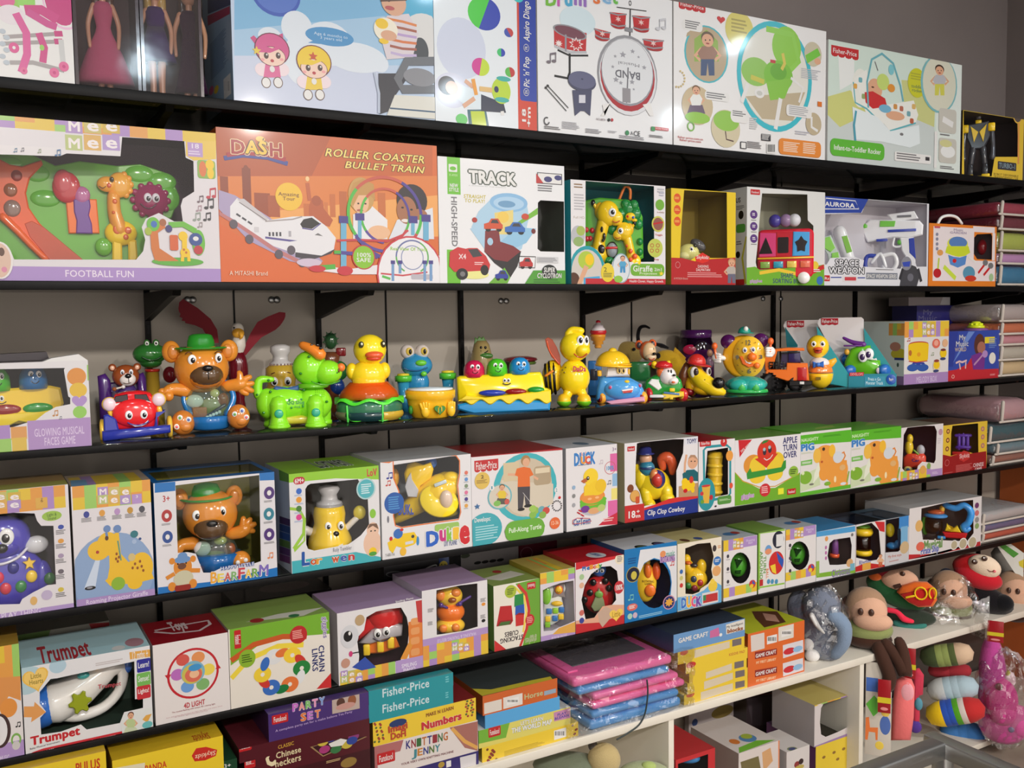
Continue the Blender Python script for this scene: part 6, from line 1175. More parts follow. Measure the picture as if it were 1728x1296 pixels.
# ================================================================ fourth shelf
CHK=C(226,196,80)
b=Carton('toy_phone_box','white box with check band holding a purple puppy toy, left end of the fourth shelf',D1,-260,450,340,Z4,.15,.0,1040,C(190,180,170),C(190,186,90),C(230,224,228),[(-240,440),(210,455),(225,500),(250,530),(325,530),(340,885),(290,890),(200,935),(135,975),(120,1005),(-60,1010),(-240,1000)],C(70,60,76))
f=b.front;f.checks(-260,342,400,418,9,2,7);meemee(f,-130,330,130,425);f.rect(-260,1105,452,1042,C(180,152,206)).text('PLAY THING',8,1060,248,1068,C(230,216,240),.015).ell(315,470,60,30,C(160,196,80)).text('Light &\nSound',285,455,345,490,C(60,90,40),.01).rect(215,362,290,420,C(226,176,80)).text('6',246,368,262,386,C(120,80,40),.01)
for y,c in((545,C(60,80,170)),(630,C(226,160,70)),(720,C(170,150,180)),(815,C(110,100,110)),(925,C(214,190,70))):f.ell(370,y-8,18,14,c).small(338,y+8,404,y+42,3,GREY)
f.ell(205,985,22,26,C(226,180,110)).ell(285,950,34,30,C(196,180,210)).rect(250,362,258,366,GREY)
b.top.poly([(-200,300),(420,250),(400,200),(-200,240)],C(186,150,90));b.done()
t=toy('toy_puppy','purple puppy toy with colourful buttons inside the box with check band on the fourth shelf',D1,80,1000,Z4+.003,.06)
PU=C(74,66,176)
t.part('body').ell(60,830,0,240,190,60,PU).ell(270,850,0,60,110,50,PU);t.part('head').ell(40,570,-10,170,130,80,C(84,76,190)).ell(20,630,-50,120,60,50,C(70,60,170))
t.part('ear').ell(240,635,-20,76,54,40,C(214,214,220));t.part('eye').eye(62,558,-84,46,52,-6,6);t.part('eye').eye(-26,550,-84,40,48,6,6);t.part('nose').ell(30,622,-104,38,28,26,BLACK);t.part('collar').tube([(-150,700,-40),(0,722,-70),(110,700,-64),(180,650,-40)],10,C(214,210,220))
for x,y,c,n in((190,738,C(240,196,60),5),(200,822,C(240,200,60),0),(132,875,C(50,130,70),0),(40,875,C(206,50,70),0),(92,756,C(44,44,130),0),(0,805,C(214,50,80),0),(310,850,C(50,110,60),0)):
 t.part('button')
 if n:t.prism([(x+(42 if i%2==0 else 20)*cos(RAD(90+36*i)),y-(42 if i%2==0 else 20)*sin(RAD(90+36*i)))for i in range(10)],-76,-50,c,4)
 else:t.ell(x,y,-52,36,38,22,c)
t.done()
b=Carton('giraffe_box','white box with check band printed with a yellow giraffe shining a light',D1,465,945,290,Z4,.14,.0,1035,C(196,186,180),C(190,170,150),C(230,224,228))
f=b.front;f.checks(437,290,935,385,7,2,9);meemee(f,590,297,795,396);f.rect(800,340,862,392,C(186,152,208)).text('3',824,345,838,360,WHITE,.01)
for x,c in((525,C(60,70,150)),(620,C(226,160,70)),(712,C(190,150,200)),(790,C(200,150,60)),(862,C(80,80,90))):f.ell(x,462-(x-525)*.1,18,20,c).small(x-32,480-(x-525)*.1,x+34,512-(x-525)*.1,4,GREY)
f.ell(690,830,250,260,C(142,168,206)).rect(455,860,945,1000,C(126,156,200)).ell(690,820,248,250,C(142,168,206)).poly([(580,735),(608,735),(580,900),(510,915)],C(206,218,236)).ell(548,908,34,12,BLACK).ell(545,906,18,6,C(150,150,160))
GY=C(240,190,40)
f.poly([(660,600),(720,560),(735,700),(780,750),(880,690),(900,760),(935,850),(900,860),(850,870),(830,890),(650,870),(665,780)],GY).ell(600,680,68,60,GY).ell(655,640,66,72,GY).ell(860,780,70,90,GY).line([(690,850),(655,880)],50,GY).ell(820,880,45,34,GY).ell(718,880,42,40,C(140,180,50)).ell(650,548,22,22,C(110,140,190)).ell(712,548,24,24,C(110,140,190)).line([(645,570),(652,610)],14,C(110,140,190)).ell(648,605,11,14,BROWN).ell(592,690,10,10,C(180,60,50)).line([(715,620),(735,740)],8,C(90,150,130)).ell(815,580,24,22,C(50,120,130)).ell(850,608,9,8,C(50,80,140)).ell(815,625,14,14,C(170,190,220)).ell(800,720,22,24,C(214,190,130))
for x,y in((708,700),(722,720),(705,730),(820,760),(850,745),(835,785),(860,775),(805,785),(870,800),(715,745)):f.ell(x,y,7,9,C(150,80,30))
f.rect(465,980,945,962,C(172,142,196)).slant('Roaming Projector Giraffe',525,1008,898,948,28,C(228,214,236),.012)
b.top.checks(410,240,900,285,6,1,3).poly([(440,300),(540,292),(520,250),(425,255)],C(120,170,210));b.done()
b=Carton('bear_toy_box','white and blue window box holding an orange bear in a green hat',D1,960,1690,270,Z4,.20,.0,960,C(30,110,180),C(30,110,180),C(230,226,230),[(1066,285),(1575,222),(1585,745),(1540,760),(1345,785),(1285,815),(1235,815),(1220,780),(1190,700),(1140,690),(1080,695)],C(120,116,40),topwin=(.03,.06,.012))
f=b.front;f.poly([(940,270),(1065,262),(1065,318),(940,330)],C(30,116,190)).poly([(1575,205),(1690,198),(1690,250),(1578,256)],C(30,116,190)).poly([(960,905),(1300,868),(1700,780),(1700,870),(960,970)],C(30,116,190)).text('3+',988,348,1032,382,C(190,40,50),.02)
for x,y,c in((1013,470,C(190,60,60)),(1018,598,C(60,90,160)),(1635,330,C(90,60,130)),(1633,458,C(60,140,160)),(1635,582,C(90,60,130))):f.ell(x,y,32,38,c).ell(x,y,27,32,tuple(v*.85 for v in c)).ell(x,y,13,16,WHITE).small(x-32,y+44,x+32,y+60,2,GREY)
f.note(1632,725,36,C(226,140,90)).ell(1110,770,62,74,WHITE).ell(1110,780,56,66,OB).ell(1108,735,50,22,C(110,150,200)).ell(1108,715,30,24,C(110,150,200)).ell(1045,745,18,20,OB).ell(1172,730,18,20,OB).ell(1105,775,26,20,C(110,70,50)).ell(1080,762,5,6,BLACK).ell(1130,755,5,6,BLACK).line([(1060,820),(1010,850)],24,OB).line([(1150,800),(1215,800)],26,OB).ell(1115,850,60,50,C(206,200,170)).ell(1045,900,24,28,OB).ell(1172,880,24,28,OB).rect(1060,895,1160,915,C(150,40,30),.4)
f.slant('HAPPY LITTLE',1340,800,1545,768,20,C(226,232,240),.02,0,C(40,70,150),.12)
for i,(ch,c)in enumerate(zip('BEARFARM',(C(240,170,60),C(240,210,80),C(206,90,80),C(130,180,110),C(206,70,80),C(240,200,80),C(120,170,80),C(130,110,190)))):x=1278+i*42;f.slant(ch,x,878-i*6.5,x+(40 if i!=7 else 56),874-i*6.5,50 if i not in(0,4,7)else 66,c,.03,0,WHITE,.05)
b.done()
t=toy('toy_bear','boxed orange toy bear in a green hat, inside the blue and white window box',D1,1310,800,Z4+.012,.07)
t.part('base').lathe(1320,810,0,[(110,0),(130,60),(150,120)],C(30,100,170));t.part('tummy_scene').ell(1235,650,-40,52,46,26,C(230,226,226)).ell(1400,665,-40,36,40,30,C(140,80,50)).ell(1300,730,-30,100,60,30,C(100,120,60)).cube(1235,750,-50,90,70,40,C(170,100,60),8).ell(1345,610,-40,40,26,24,C(206,196,120));t.part('tummy_dome').ell(1310,690,0,140,130,100,C(214,232,222),'clearplastic')
t.part('head').ell(1290,450,0,170,150,130,OB);t.part('muzzle').ell(1292,520,-90,104,70,70,C(96,70,46));t.part('nose').ell(1300,480,-156,34,20,18,BLACK)
for x in(1110,1440):t.part('ear').ell(x,352,20,52,66,40,OB).ell(x,354,-14,30,44,16,C(206,126,50))
t.part('eye').eye(1210,434,-110,26,32,4,4);t.part('eye').eye(1364,420,-108,22,30,3,4)
t.part('hat').lathe(1270,352,0,[(150,-6),(165,4),(150,8),(104,-6),(90,-4),(86,48),(70,82),(30,92),(0,86)],C(90,228,90),'tinted',None,.8,28)
t.part('arm').tube([(1180,620,-10),(1110,620,-40),(1085,660,-60)],[44,38,30],OB);t.part('arm').tube([(1410,580,-10),(1470,570,-20),(1500,550,-24)],[38,44,44],OB)
for x,y in((1490,490),(1530,500),(1555,530),(1545,570)):t.tube([(1490,550,-24),(x,y,-24)],[34,18],OB,sm=1)
for x in(1180,1465):t.part('foot').ell(x,765 if x<1300 else 735,-60,60,56,50,OB).ell(x-20,745 if x<1300 else 738,-108,14,14,8,WHITE).ell(x+28,735 if x<1300 else 728,-104,14,14,8,WHITE)
t.done()
b=Carton('pear_toy_box','white box with lime green top and turquoise base holding a yellow chef toy',D2,175,675,265,Z4,.18,.0,830,C(226,226,226),C(150,206,50),C(230,228,230),[(262,330),(280,320),(545,295),(600,400),(608,560),(560,610),(520,640),(490,660),(300,695),(265,685),(255,660),(250,350)],C(80,78,72))
f=b.front;f.poly([(140,265),(672,205),(672,295),(420,290),(150,315)],C(150,206,50)).rect(175,755,675,830,C(70,180,190)).poly([(185,688),(240,640),(250,560),(250,640),(190,705)],C(160,206,70)).line([(160,460),(215,465),(245,520),(240,600),(185,685)],18,C(160,206,70)).rect(182,285,248,320,C(196,40,60),.5).text('6M+',190,292,242,314,WHITE,.03).text('LoV',595,238,652,275,C(206,60,60),.04)
for y,c in((362,C(60,110,200)),(410,C(236,160,60)),(460,C(80,130,60)),(508,C(226,70,150))):f.ell(214,y,16,17,c).small(188,y+18,240,y+30,2,C(150,170,210))
f.ell(590,348,54,60,C(180,210,212)).ell(590,348,46,52,C(80,180,190)).small(562,315,620,385,5,C(210,236,240)).ell(628,487,17,26,C(140,200,60))
f.poly([(520,660),(600,560),(675,560),(675,730),(520,700)],C(236,234,236)).ell(626,655,50,72,C(236,196,170)).ell(628,580,34,44,C(236,196,170)).poly([(596,575),(610,545),(650,542),(660,575),(628,555)],C(120,90,70)).ell(618,585,5,4,BLACK).ell(640,583,5,4,BLACK).ell(628,700,22,24,YEL).ell(628,712,22,12,C(80,160,60)).line([(585,650),(600,700)],16,C(236,196,170)).line([(665,650),(655,700)],16,C(236,196,170))
for i,(ch,c)in enumerate(zip('Lorwen',(C(40,90,170),C(206,90,50),C(226,160,60),C(206,90,50),C(60,90,170),C(200,60,60)))):
 if i in(3,):f.slant('w',398,762,440,756,44,C(206,90,50),.04,0,WHITE,.05)
 elif i==0:f.slant('L',230,778,275,772,74,c,.05,0,WHITE,.05)
 else:x=(0,278,310,0,446,490)[i];f.slant(ch,x,774-(x-278)*.12,x+36,770-(x-278)*.12,44,c,.04,0,WHITE,.05)
f.text('Roly Tumbler',405,680,510,695,C(150,150,160),0)
l=b.left;l.poly([(100,210),(170,265),(172,320),(105,300)],C(140,190,50))
for i,c in enumerate((C(90,50,90),C(60,80,130),C(60,90,150),C(110,140,50),C(110,60,110),C(140,70,120))):l.poly([(105,500+i*42),(165,520+i*42),(165,560+i*42),(105,540+i*42)],c)
b.top.text('Lorwen',230,188,520,215,C(60,80,60),.02,0,0,WHITE,.04);b.done()
t=toy('toy_chef','round yellow chef toy with grey hat inside the lime green topped box',D2,390,690,Z4+.006,.06)
t.part('body').lathe(390,690,0,[(60,0),(110,12),(128,60),(122,110),(100,160),(86,200),(92,250),(84,290),(50,310)],C(240,200,40));t.part('bottom').lathe(390,692,0,[(62,0),(114,14),(132,56)],C(70,170,60))
t.part('hat').lathe(392,412,0,[(68,0),(72,40),(48,50),(44,80),(62,110),(50,130),(0,136)],C(190,188,190)).lathe(392,405,0,[(74,0),(76,26)],C(150,148,150))
for x in(382,452):t.part('eye').eye(x,493,-86,18,25,2,3)
t.part('nose').ell(424,536,-92,18,16,14,BLACK);t.smile(425,555,-88,18,10,C(190,60,50),4);t.part('bow_tie').prism([(405,590),(430,598),(460,588),(462,612),(430,606),(408,616)],-116,-100,WHITE,4)
t.part('arm').tube([(480,530,0),(520,490,-10),(545,470,-10)],[18,18,16],C(214,210,206));t.part('hand').ell(560,440,-10,36,40,24,C(206,190,50));t.part('arm').tube([(300,540,0),(270,530,-10),(258,520,-20)],[24,26,26],C(214,210,206));t.done()
b=Carton('plane_toy_box','white window box with orange rim holding a yellow toy plane',D2,683,1187,200,Z4,.19,.0,745,C(226,226,228),C(206,206,206),C(232,230,232),[(745,215),(1060,140),(1095,165),(1112,190),(1112,260),(1100,330),(1118,480),(1110,515),(900,545),(790,562),(755,550),(745,500),(750,440),(775,370),(745,290)],C(120,130,140))
f=b.front;f.line([(742,180),(745,290),(776,365),(750,440),(744,500),(755,555),(790,566),(900,549),(1110,520),(1122,480),(1104,330),(1116,260),(1115,190),(1095,162),(1060,136)],7,C(230,120,50)).poly([(640,190),(740,178),(720,205),(650,200)],C(226,120,60)).note(712,290,36,C(50,60,150));f.note(706,330,30,C(200,70,60))
f.ell(748,428,55,60,C(30,90,170)).small(715,385,785,475,6,C(80,150,210)).ell(714,520,6,20,C(120,120,130))
for i,c in enumerate((C(226,120,100),C(100,150,210),C(130,150,120),C(226,120,160),C(70,60,140),C(230,170,80))):f.ell(1152,258+i*37,10,11,c).small(1138,270+i*37,1168,280+i*37,1,C(170,170,176))
f.poly([(710,650),(790,600),(860,590),(885,630),(860,660),(800,680),(760,670),(740,710),(720,690)],YEL).ell(770,600,26,28,C(50,110,190)).ell(790,578,10,8,RED).ell(880,640,8,26,C(60,140,200)).ell(798,700,18,24,C(244,190,60)).ell(730,628,9,12,RED).ell(852,615,9,9,C(60,60,60)).line([(810,655),(855,645)],16,C(220,220,226)).rect(975,550,1112,572,C(160,200,100),.3)
for ch,x0,x1,y0,y1,c in(('D',925,1000,588,665,C(40,100,200)),('u',1000,1045,580,640,C(206,50,130)),('k',1040,1080,565,640,C(140,200,70)),('l',1075,1112,565,630,C(246,200,60)),('e',1112,1172,556,655,C(214,40,50))):f.text(ch,x0,y0,x1,y1,c,.06,0,0,WHITE,.05)
f.text('DIY PLANE',1028,640,1100,660,C(120,130,170),.02).text('Y-600-716',698,712,750,722,GREY,0);b.done()
t=toy('toy_plane','yellow toy plane with a blue tail knob in the orange rimmed window box',D2,930,545,Z4+.06,.07,'toy plane')
t.part('fuselage').tube([(760,540,0),(820,490,-10),(900,430,-20),(980,380,-30),(1060,350,-30)],[24,50,70,86,84],YEL).ell(1010,390,-40,100,110,80,YEL)
t.part('cockpit').lathe(1000,420,-110,[(104,10),(112,0),(100,-10),(84,-12)],C(246,216,40),'plastic',(70,20,0),.8).ell(1000,430,-104,80,66,10,C(226,190,40)).ell(962,448,-118,14,14,8,C(180,140,30)).ell(1040,408,-122,36,50,20,C(214,190,170))
t.part('wing').prism([(820,330),(812,270),(830,220),(870,205),(920,225),(960,210),(975,250),(960,300),(900,340),(880,410),(830,400)],-80,-40,YEL,12,'plastic',True).prism([(815,340),(830,290),(850,260),(855,300),(890,360),(880,400),(830,395)],-88,-80,C(190,190,196),3)
t.part('tail_knob').ell(962,225,10,34,34,30,C(50,110,200));t.part('wing').ell(760,300,0,24,50,30,C(250,180,40));t.part('letters').text('DUKE',775,440,860,500,-70,C(40,70,170),.05);t.part('wheel').ell(1070,300,-60,50,34,40,YEL).cube(1010,320,-120,70,20,10,C(200,214,220),3,rot=(0,-20,0));t.part('float').ell(1040,510,0,70,26,50,C(206,190,60));t.done()
b=Carton('pull_toy_box','white box with red top printed with a toddler pulling a toy turtle',D2,1187,1697,170,Z4,.20,.0,655,WHITE,C(170,24,34),C(232,228,230))
f=b.front;f.poly([(1182,150),(1697,95),(1697,130),(1182,172)],C(176,28,38)).flag(1197,192,1333,246)
f.ell(1485,340,175,192,C(64,180,190)).ell(1488,340,146,164,C(206,190,166)).poly([(1350,300),(1470,310),(1640,320),(1640,430),(1500,505),(1420,480),(1350,420)],C(216,204,184)).rect(1530,225,1628,320,C(180,160,130),.2).rect(1540,235,1620,255,C(226,210,180)).rect(1360,205,1450,300,C(214,196,160))
f.line([(1440,270),(1385,268)],14,SKIN).line([(1530,280),(1555,295)],14,SKIN).poly([(1435,235),(1475,225),(1510,232),(1530,270),(1508,280),(1510,335),(1440,338),(1442,280),(1425,272)],C(230,110,40)).poly([(1440,338),(1510,335),(1508,440),(1485,445),(1478,380),(1468,460),(1442,460)],C(70,66,72)).ell(1460,464,20,9,BLACK).ell(1498,444,22,9,BLACK).ell(1485,190,26,30,C(170,130,80)).ell(1488,200,20,24,SKIN).line([(1470,370),(1540,460)],2,WHITE)
for x,y,c in((1540,470,C(150,190,80)),(1525,495,C(140,190,80)),(1575,465,C(110,170,180)),(1600,470,C(206,80,70)),(1580,495,C(140,180,80)),(1525,460,C(160,200,90))):f.ell(x,y,20,20,c)
f.ell(1340,392,68,72,C(110,180,190)).ell(1340,392,60,64,C(216,206,190)).kid(1352,325,110,C(230,200,60),C(90,90,80),C(110,80,50),seat=True).ell(1325,430,20,16,C(130,190,90)).ell(1380,420,14,16,C(206,90,80)).ell(1295,342,14,16,WHITE).text('1',1291,334,1299,350,C(90,150,170),.02).ell(1657,355,12,16,WHITE).text('2',1652,346,1662,364,C(90,150,170),.02)
f.ell(1241,302,42,48,C(226,190,90)).text('2',1233,272,1250,290,C(90,70,40),.03).small(1208,296,1276,322,3,C(150,120,60)).star(1213,448,18,C(60,110,160)).ell(1258,575,94,92,C(64,172,184)).rect(1187,560,1290,668,C(64,172,184)).text('Develops:',1197,512,1288,534,WHITE,.02).small(1202,545,1335,645,6,C(170,220,226),.55)
for i in range(14):t_=RAD(i*360/14);f.ell(1660+25*cos(t_),443+28*sin(t_),4,4,DGREY)
f.ell(1674,397,7,8,RED).ell(1648,540,29,33,C(232,110,60)).text('12-36',1628,530,1668,546,C(250,210,180),.02).ell(1480,572,112,48,C(110,176,60)).rect(1368,535,1590,618,C(110,176,60),.45).slant('Pull-Along Turtle',1390,596,1572,570,27,C(236,246,226),.02)
b.top.text('Fisher-Price',1235,118,1510,138,C(140,50,56),.0);b.done()
b=Carton('rubber_duck_box','white box printed with a yellow duck on a burger base, pink squares at right',D3,145,490,270,Z4,.17,.0,820,C(190,190,196),C(224,224,228),C(232,228,230))
f=b.front;f.rect(440,305,495,420,C(226,110,170)).poly([(440,310),(495,305),(495,380),(455,385)],C(226,110,170)).rect(455,440,495,520,C(150,190,226)).rect(448,540,495,610,C(240,226,130)).rect(425,625,495,720,C(226,110,170)).poly([(360,790),(410,745),(495,700),(495,790)],C(206,50,70)).small(392,735,480,770,2,C(240,190,190))
f.text('Rubber',238,294,302,312,C(206,60,70),.03).text('DUCK',195,300,340,375,C(60,130,200),.06,0,0,WHITE,.03).text('U',240,322,280,372,C(240,160,60),.06).text('C',270,322,308,372,C(226,90,70),.06).small(220,375,330,385,1,GREY).ring(440,400,38,44,.1,C(206,110,120)).text('100%',415,388,465,412,C(90,160,210),.03).text('3+',455,262,482,285,C(140,110,150),.01).note(370,372,28,C(206,190,200));f.note(425,510,28,GREY)
f.ell(325,665,88,56,C(190,190,200)).ell(325,640,88,60,C(110,190,60)).ell(270,680,30,24,C(120,60,150)).ell(330,690,40,22,C(226,170,120)).ell(380,670,26,24,C(190,206,120)).ell(320,598,84,56,C(236,140,60)).ell(325,620,90,28,C(110,190,60)).ell(318,595,76,46,C(236,150,70))
f.poly([(262,590),(262,530),(290,490),(340,500),(400,480),(402,530),(360,580)],C(246,206,50)).ell(308,460,50,58,C(248,212,56)).ell(350,535,60,50,C(246,206,50)).poly([(240,490),(272,468),(285,490),(262,505)],C(190,100,60)).ell(288,470,11,14,C(70,50,40)).ell(290,467,4,5,WHITE).ell(375,520,38,45,C(240,196,46)).ell(300,610,14,8,C(250,190,130)).ell(350,600,14,8,C(250,190,130))
for y,c in((533,C(150,180,210)),(590,C(140,140,140)),(652,C(170,170,176))):f.ell(193,y,11,14,c)
for x,y in((215,700),(240,715),(225,685)):f.line([(x,y),(x+22,y+12)],9,C(200,50,60))
f.text('CarTown',190,745,305,778,C(50,90,160),.04,.1,0,WHITE,.05).line([(185,780),(185,755),(215,740),(300,742),(312,760),(240,775),(185,780)],4,C(206,50,60));b.top.ell(240,235,60,12,C(120,140,160));b.done()
b=Carton('cowboy_toy_box','white window box with blue base strip holding a yellow horse and cowboy',D3,540,1035,235,Z4,.20,.0,770,C(206,196,150),C(220,214,200),C(232,228,230),[(622,235),(640,215),(720,205),(800,178),(870,190),(940,205),(935,300),(890,420),(890,600),(820,625),(735,650),(690,655),(672,660),(662,640),(640,560),(612,510),(612,400)],C(112,100,98))
f=b.front;f.rect(535,660,672,772,C(200,48,50)).poly([(672,672),(740,650),(840,610),(950,590),(1035,580),(1035,640),(672,690)],C(214,50,50)).poly([(672,688),(800,650),(1035,605),(1035,695),(672,755)],C(36,56,140)).rect(672,690,1035,770,C(36,56,140)).text('18',565,695,612,738,WHITE,.03).text('+\nm',615,688,645,735,WHITE,.03).slant('Clip Clop Cowboy',693,722,948,690,34,WHITE,.02,.1).tagred(557,257,608,284)
f.rect(945,190,1035,236,C(226,226,234)).text('TOMY',960,205,1026,230,C(50,50,110),.03).ell(578,540,22,28,C(130,70,40)).ell(608,592,34,42,C(160,110,60)).ell(608,590,30,38,C(226,170,90)).rect(612,595,640,640,C(206,90,50),.3)
f.poly([(905,525),(1035,500),(1035,590),(905,600)],C(190,150,110)).poly([(930,440),(960,415),(1010,410),(1035,430),(1035,490),(935,485)],C(30,100,110)).line([(945,430),(948,370),(958,310)],18,SKIN).ell(1000,360,34,46,SKIN).poly([(968,340),(985,312),(1015,312),(1035,345),(1000,325)],C(180,140,110)).ell(990,355,5,4,BLACK).ell(1014,355,5,4,BLACK).ell(970,520,45,36,YEL).ell(945,495,20,26,YEL).ell(990,480,14,24,C(206,60,50)).ell(950,555,14,14,RED).ell(1000,550,12,18,YEL);b.done()
t=toy('toy_horse','yellow toy horse with a blue hatted cowboy rider in the window box',D3,740,655,Z4+.02,.06)
HY=C(244,214,36)
t.part('body').ell(730,510,0,120,110,80,HY).ell(650,470,-10,60,90,60,HY).tube([(640,440,-10),(620,400,-14)],[50,30],HY).tube([(680,560,-40),(690,620,-50),(700,650,-56)],[46,40,44],HY).tube([(820,540,-30),(830,590,-40)],[46,40],HY).ell(830,600,-50,50,44,46,HY).ell(705,640,-60,46,42,46,HY)
t.part('tail').tube([(800,400,20),(790,345,20),(830,330,24),(860,370,24),(862,430,24)],[24,34,40,36,24],C(214,90,50));t.part('saddle').ell(760,470,-50,56,66,50,C(50,50,120)).ell(758,470,-74,40,50,34,C(206,60,50))
t.part('rider').ell(690,400,-30,56,56,50,C(50,130,160)).ell(690,395,-50,50,16,34,C(40,60,110)).ell(682,335,-20,44,44,40,SKIN).ell(740,440,-70,30,44,24,C(226,140,80));t.part('hat').lathe(680,300,-20,[(58,-4),(66,2),(44,8),(42,34),(30,48),(0,50)],C(44,50,120));t.done()
b=Carton('rattle_box','white box with red top and turquoise window frame showing a yellow toy',D3,1040,1285,225,Z4,.17,.0,690,C(206,206,206),C(176,28,38),C(232,228,230),[(1100,285),(1240,262),(1240,580),(1110,605),(1095,560),(1085,480)],C(50,44,44))
f=b.front;f.poly([(1035,205),(1285,170),(1285,182),(1035,225)],C(176,28,38)).line([(1078,480),(1075,280),(1095,258),(1230,245),(1255,265),(1255,575),(1235,598),(1120,620)],18,C(50,150,160)).tagred(1048,215,1124,250,'Fisher-Price').ell(1211,225,22,30,C(206,50,50)).text('3',1205,208,1217,226,WHITE,.03).ell(1250,318,24,36,C(236,160,70)).ell(1093,580,60,110,C(50,150,160)).poly([(1062,520),(1120,515),(1110,640),(1075,640)],C(226,180,70)).ell(1090,522,30,8,C(206,60,60)).ell(1062,575,12,14,C(206,60,70)).ell(1125,600,12,18,C(190,50,60)).ell(1065,630,12,14,C(110,160,60)).rect(1168,596,1262,638,C(90,150,70),.3).small(1180,608,1255,625,2,C(190,220,170)).ell(1260,520,12,20,C(226,90,60)).ell(1155,660,8,6,BLACK);b.top.small(1000,150,1150,180,2,C(140,60,66));b.done()
t=toy('toy_cup_stack','bumpy yellow toy behind the turquoise framed window',D3,1150,600,Z4+.02,.05)
t.part('body').lathe(1150,600,0,[(40,0),(50,40),(46,100),(54,160),(50,220),(56,280),(48,310),(0,316)],C(240,196,50))
for i in range(5):t.ell(1150,320+i*60,-16,56,22,44,C(244,204,60))
t.done()
b=Carton('apple_toy_box','white and green box printed with a red apple toy on yellow rollers',D3,1285,1728,215,Z4,.16,.0,655,C(90,150,60),C(120,170,70),C(232,228,230))
f=b.front;f.poly([(1280,430),(1330,480),(1450,540),(1560,535),(1728,430),(1728,660),(1280,660)],C(116,176,50)).line([(1285,430),(1340,490),(1450,530),(1560,525),(1720,440)],7,C(206,160,60)).text('APPLE\nTURN\nOVER',1612,195,1708,325,C(44,46,110),.03).poly([(1310,208),(1402,208),(1318,330)],C(206,44,50)).slant('70% more',1332,300,1390,235,18,WHITE,.01)
f.ell(1408,380,62,70,C(226,150,60)).ell(1568,350,52,58,C(236,200,60)).ell(1440,395,55,75,C(240,206,60)).ell(1555,390,52,72,C(240,206,60)).ell(1440,460,54,46,C(240,206,60)).ell(1560,440,52,46,C(240,206,60)).poly([(1420,340),(1580,300),(1500,400)],C(214,60,40)).ell(1503,290,64,82,C(214,60,44)).poly([(1440,330),(1570,310),(1500,390)],C(214,60,44)).poly([(1465,240),(1480,215),(1520,210),(1500,228)],C(60,130,60)).ell(1487,290,12,24,C(60,50,60)).ell(1523,275,12,24,C(60,50,60)).ell(1485,275,9,12,C(170,190,200)).ell(1521,260,9,12,C(170,190,200)).line([(1482,335),(1500,348),(1525,335),(1542,310)],6,WHITE).poly([(1365,440),(1390,400),(1400,428),(1600,395),(1615,355),(1632,345),(1632,400),(1610,425),(1370,478)],C(60,150,60))
f.ell(1490,550,36,44,C(206,50,60)).small(1466,520,1514,580,4,C(244,190,190)).ell(1683,425,32,38,C(150,190,70)).small(1660,405,1706,450,3,C(60,90,30)).text('giggles',1328,578,1415,608,C(170,110,180),.03,0,0,WHITE,.05).rect(1578,540,1616,576,C(236,236,60)).tagred(1640,545,1698,575)
l=b.left;l.poly([(1284,180),(1315,190),(1312,300),(1284,300)],C(210,206,210));b.done()
for n,(xl,xr,yt,yb,lb)in enumerate(((190,545,285,718,'left of the two green topped boxes printed with an orange pig'),(545,885,275,655,'right of the two green topped boxes printed with an orange pig'))):
 dx=0 if n==0 else 345;dy=0 if n==0 else-28
 b=Carton('pig_toy_box',lb,D4,xl,xr,yt,Z4,.16,.0,yb,C(90,170,50),C(110,196,60),C(228,224,222),group='orange pig boxes')
 f=b.front;p=lambda x,y:(x+dx,y+dy);F=lambda m,x,y,*a:getattr(f,m)(x+dx,y+dy,*a)
 f.poly([p(180,305),p(550,262),p(550,345),p(180,372)],C(92,184,46));f.slant('NAUGHTY',*p(212,348),*p(328,332),22,C(214,240,190),.03);f.slant('PIG',*p(208,410),*p(300,396),44,C(60,130,200),.06,0,C(200,226,240),.04);f.small(*p(360,295),*p(500,310),2,C(60,140,30));f.poly([p(208,478),p(285,464),p(285,498),p(208,510)],C(120,190,90));f.small(*p(216,480),*p(278,498),2,WHITE);f.small(*p(210,415),*p(290,430),2,C(190,200,170))
 f.poly([p(195,580),p(330,520),p(340,640),p(195,690)],C(206,220,180));F('ell',240,590,42,44,C(130,180,60));F('ell',222,560,10,12,C(226,236,190));F('ell',280,635,16,7,C(120,120,110));f.poly([p(300,560),p(330,480),p(345,560),p(290,630)],C(232,236,216))
 O2=C(238,160,70);f.poly([p(330,470),p(420,380),p(440,470),p(520,470),p(528,640),p(430,655),p(400,600),p(345,600)],O2);F('ell',370,430,68,62,O2);F('ell',318,440,26,50,C(240,190,80));F('ell',420,405,22,42,C(244,190,60));F('ell',450,540,78,84,O2);F('ell',365,560,34,50,O2);F('ell',490,600,40,50,O2);F('ell',430,630,34,34,O2);f.line([p(495,470),p(510,440),p(500,415),p(485,425)],12,C(230,140,60));F('ell',362,395,10,12,C(70,50,40));F('ell',350,482,8,8,C(190,90,50));F('ell',460,450,34,40,C(214,220,226));F('ell',440,600,8,22,C(246,226,180));F('ell',388,630,22,14,C(130,180,60));F('ell',495,630,20,10,C(220,226,230));F('ell',490,520,20,20,C(226,180,120))
 f.poly([p(190,694),p(545,635),p(545,660),p(190,720)],C(96,180,50));f.line([p(535,545),p(520,620)],14,C(150,180,80))
 b.top.poly([p(300,262),p(440,245),p(420,232),p(310,248)],C(170,210,90));b.done()
b=Carton('car_toy_box','white window box with a dark inside holding a red toy car with a duck',H2,80,432,445,Z4,.15,.0,865,C(220,214,210),C(170,160,140),C(228,222,222),[(120,500),(150,440),(200,405),(290,402),(370,425),(388,470),(378,700),(365,728),(330,722),(270,715),(235,750),(225,795),(130,795),(108,770)],C(70,52,74))
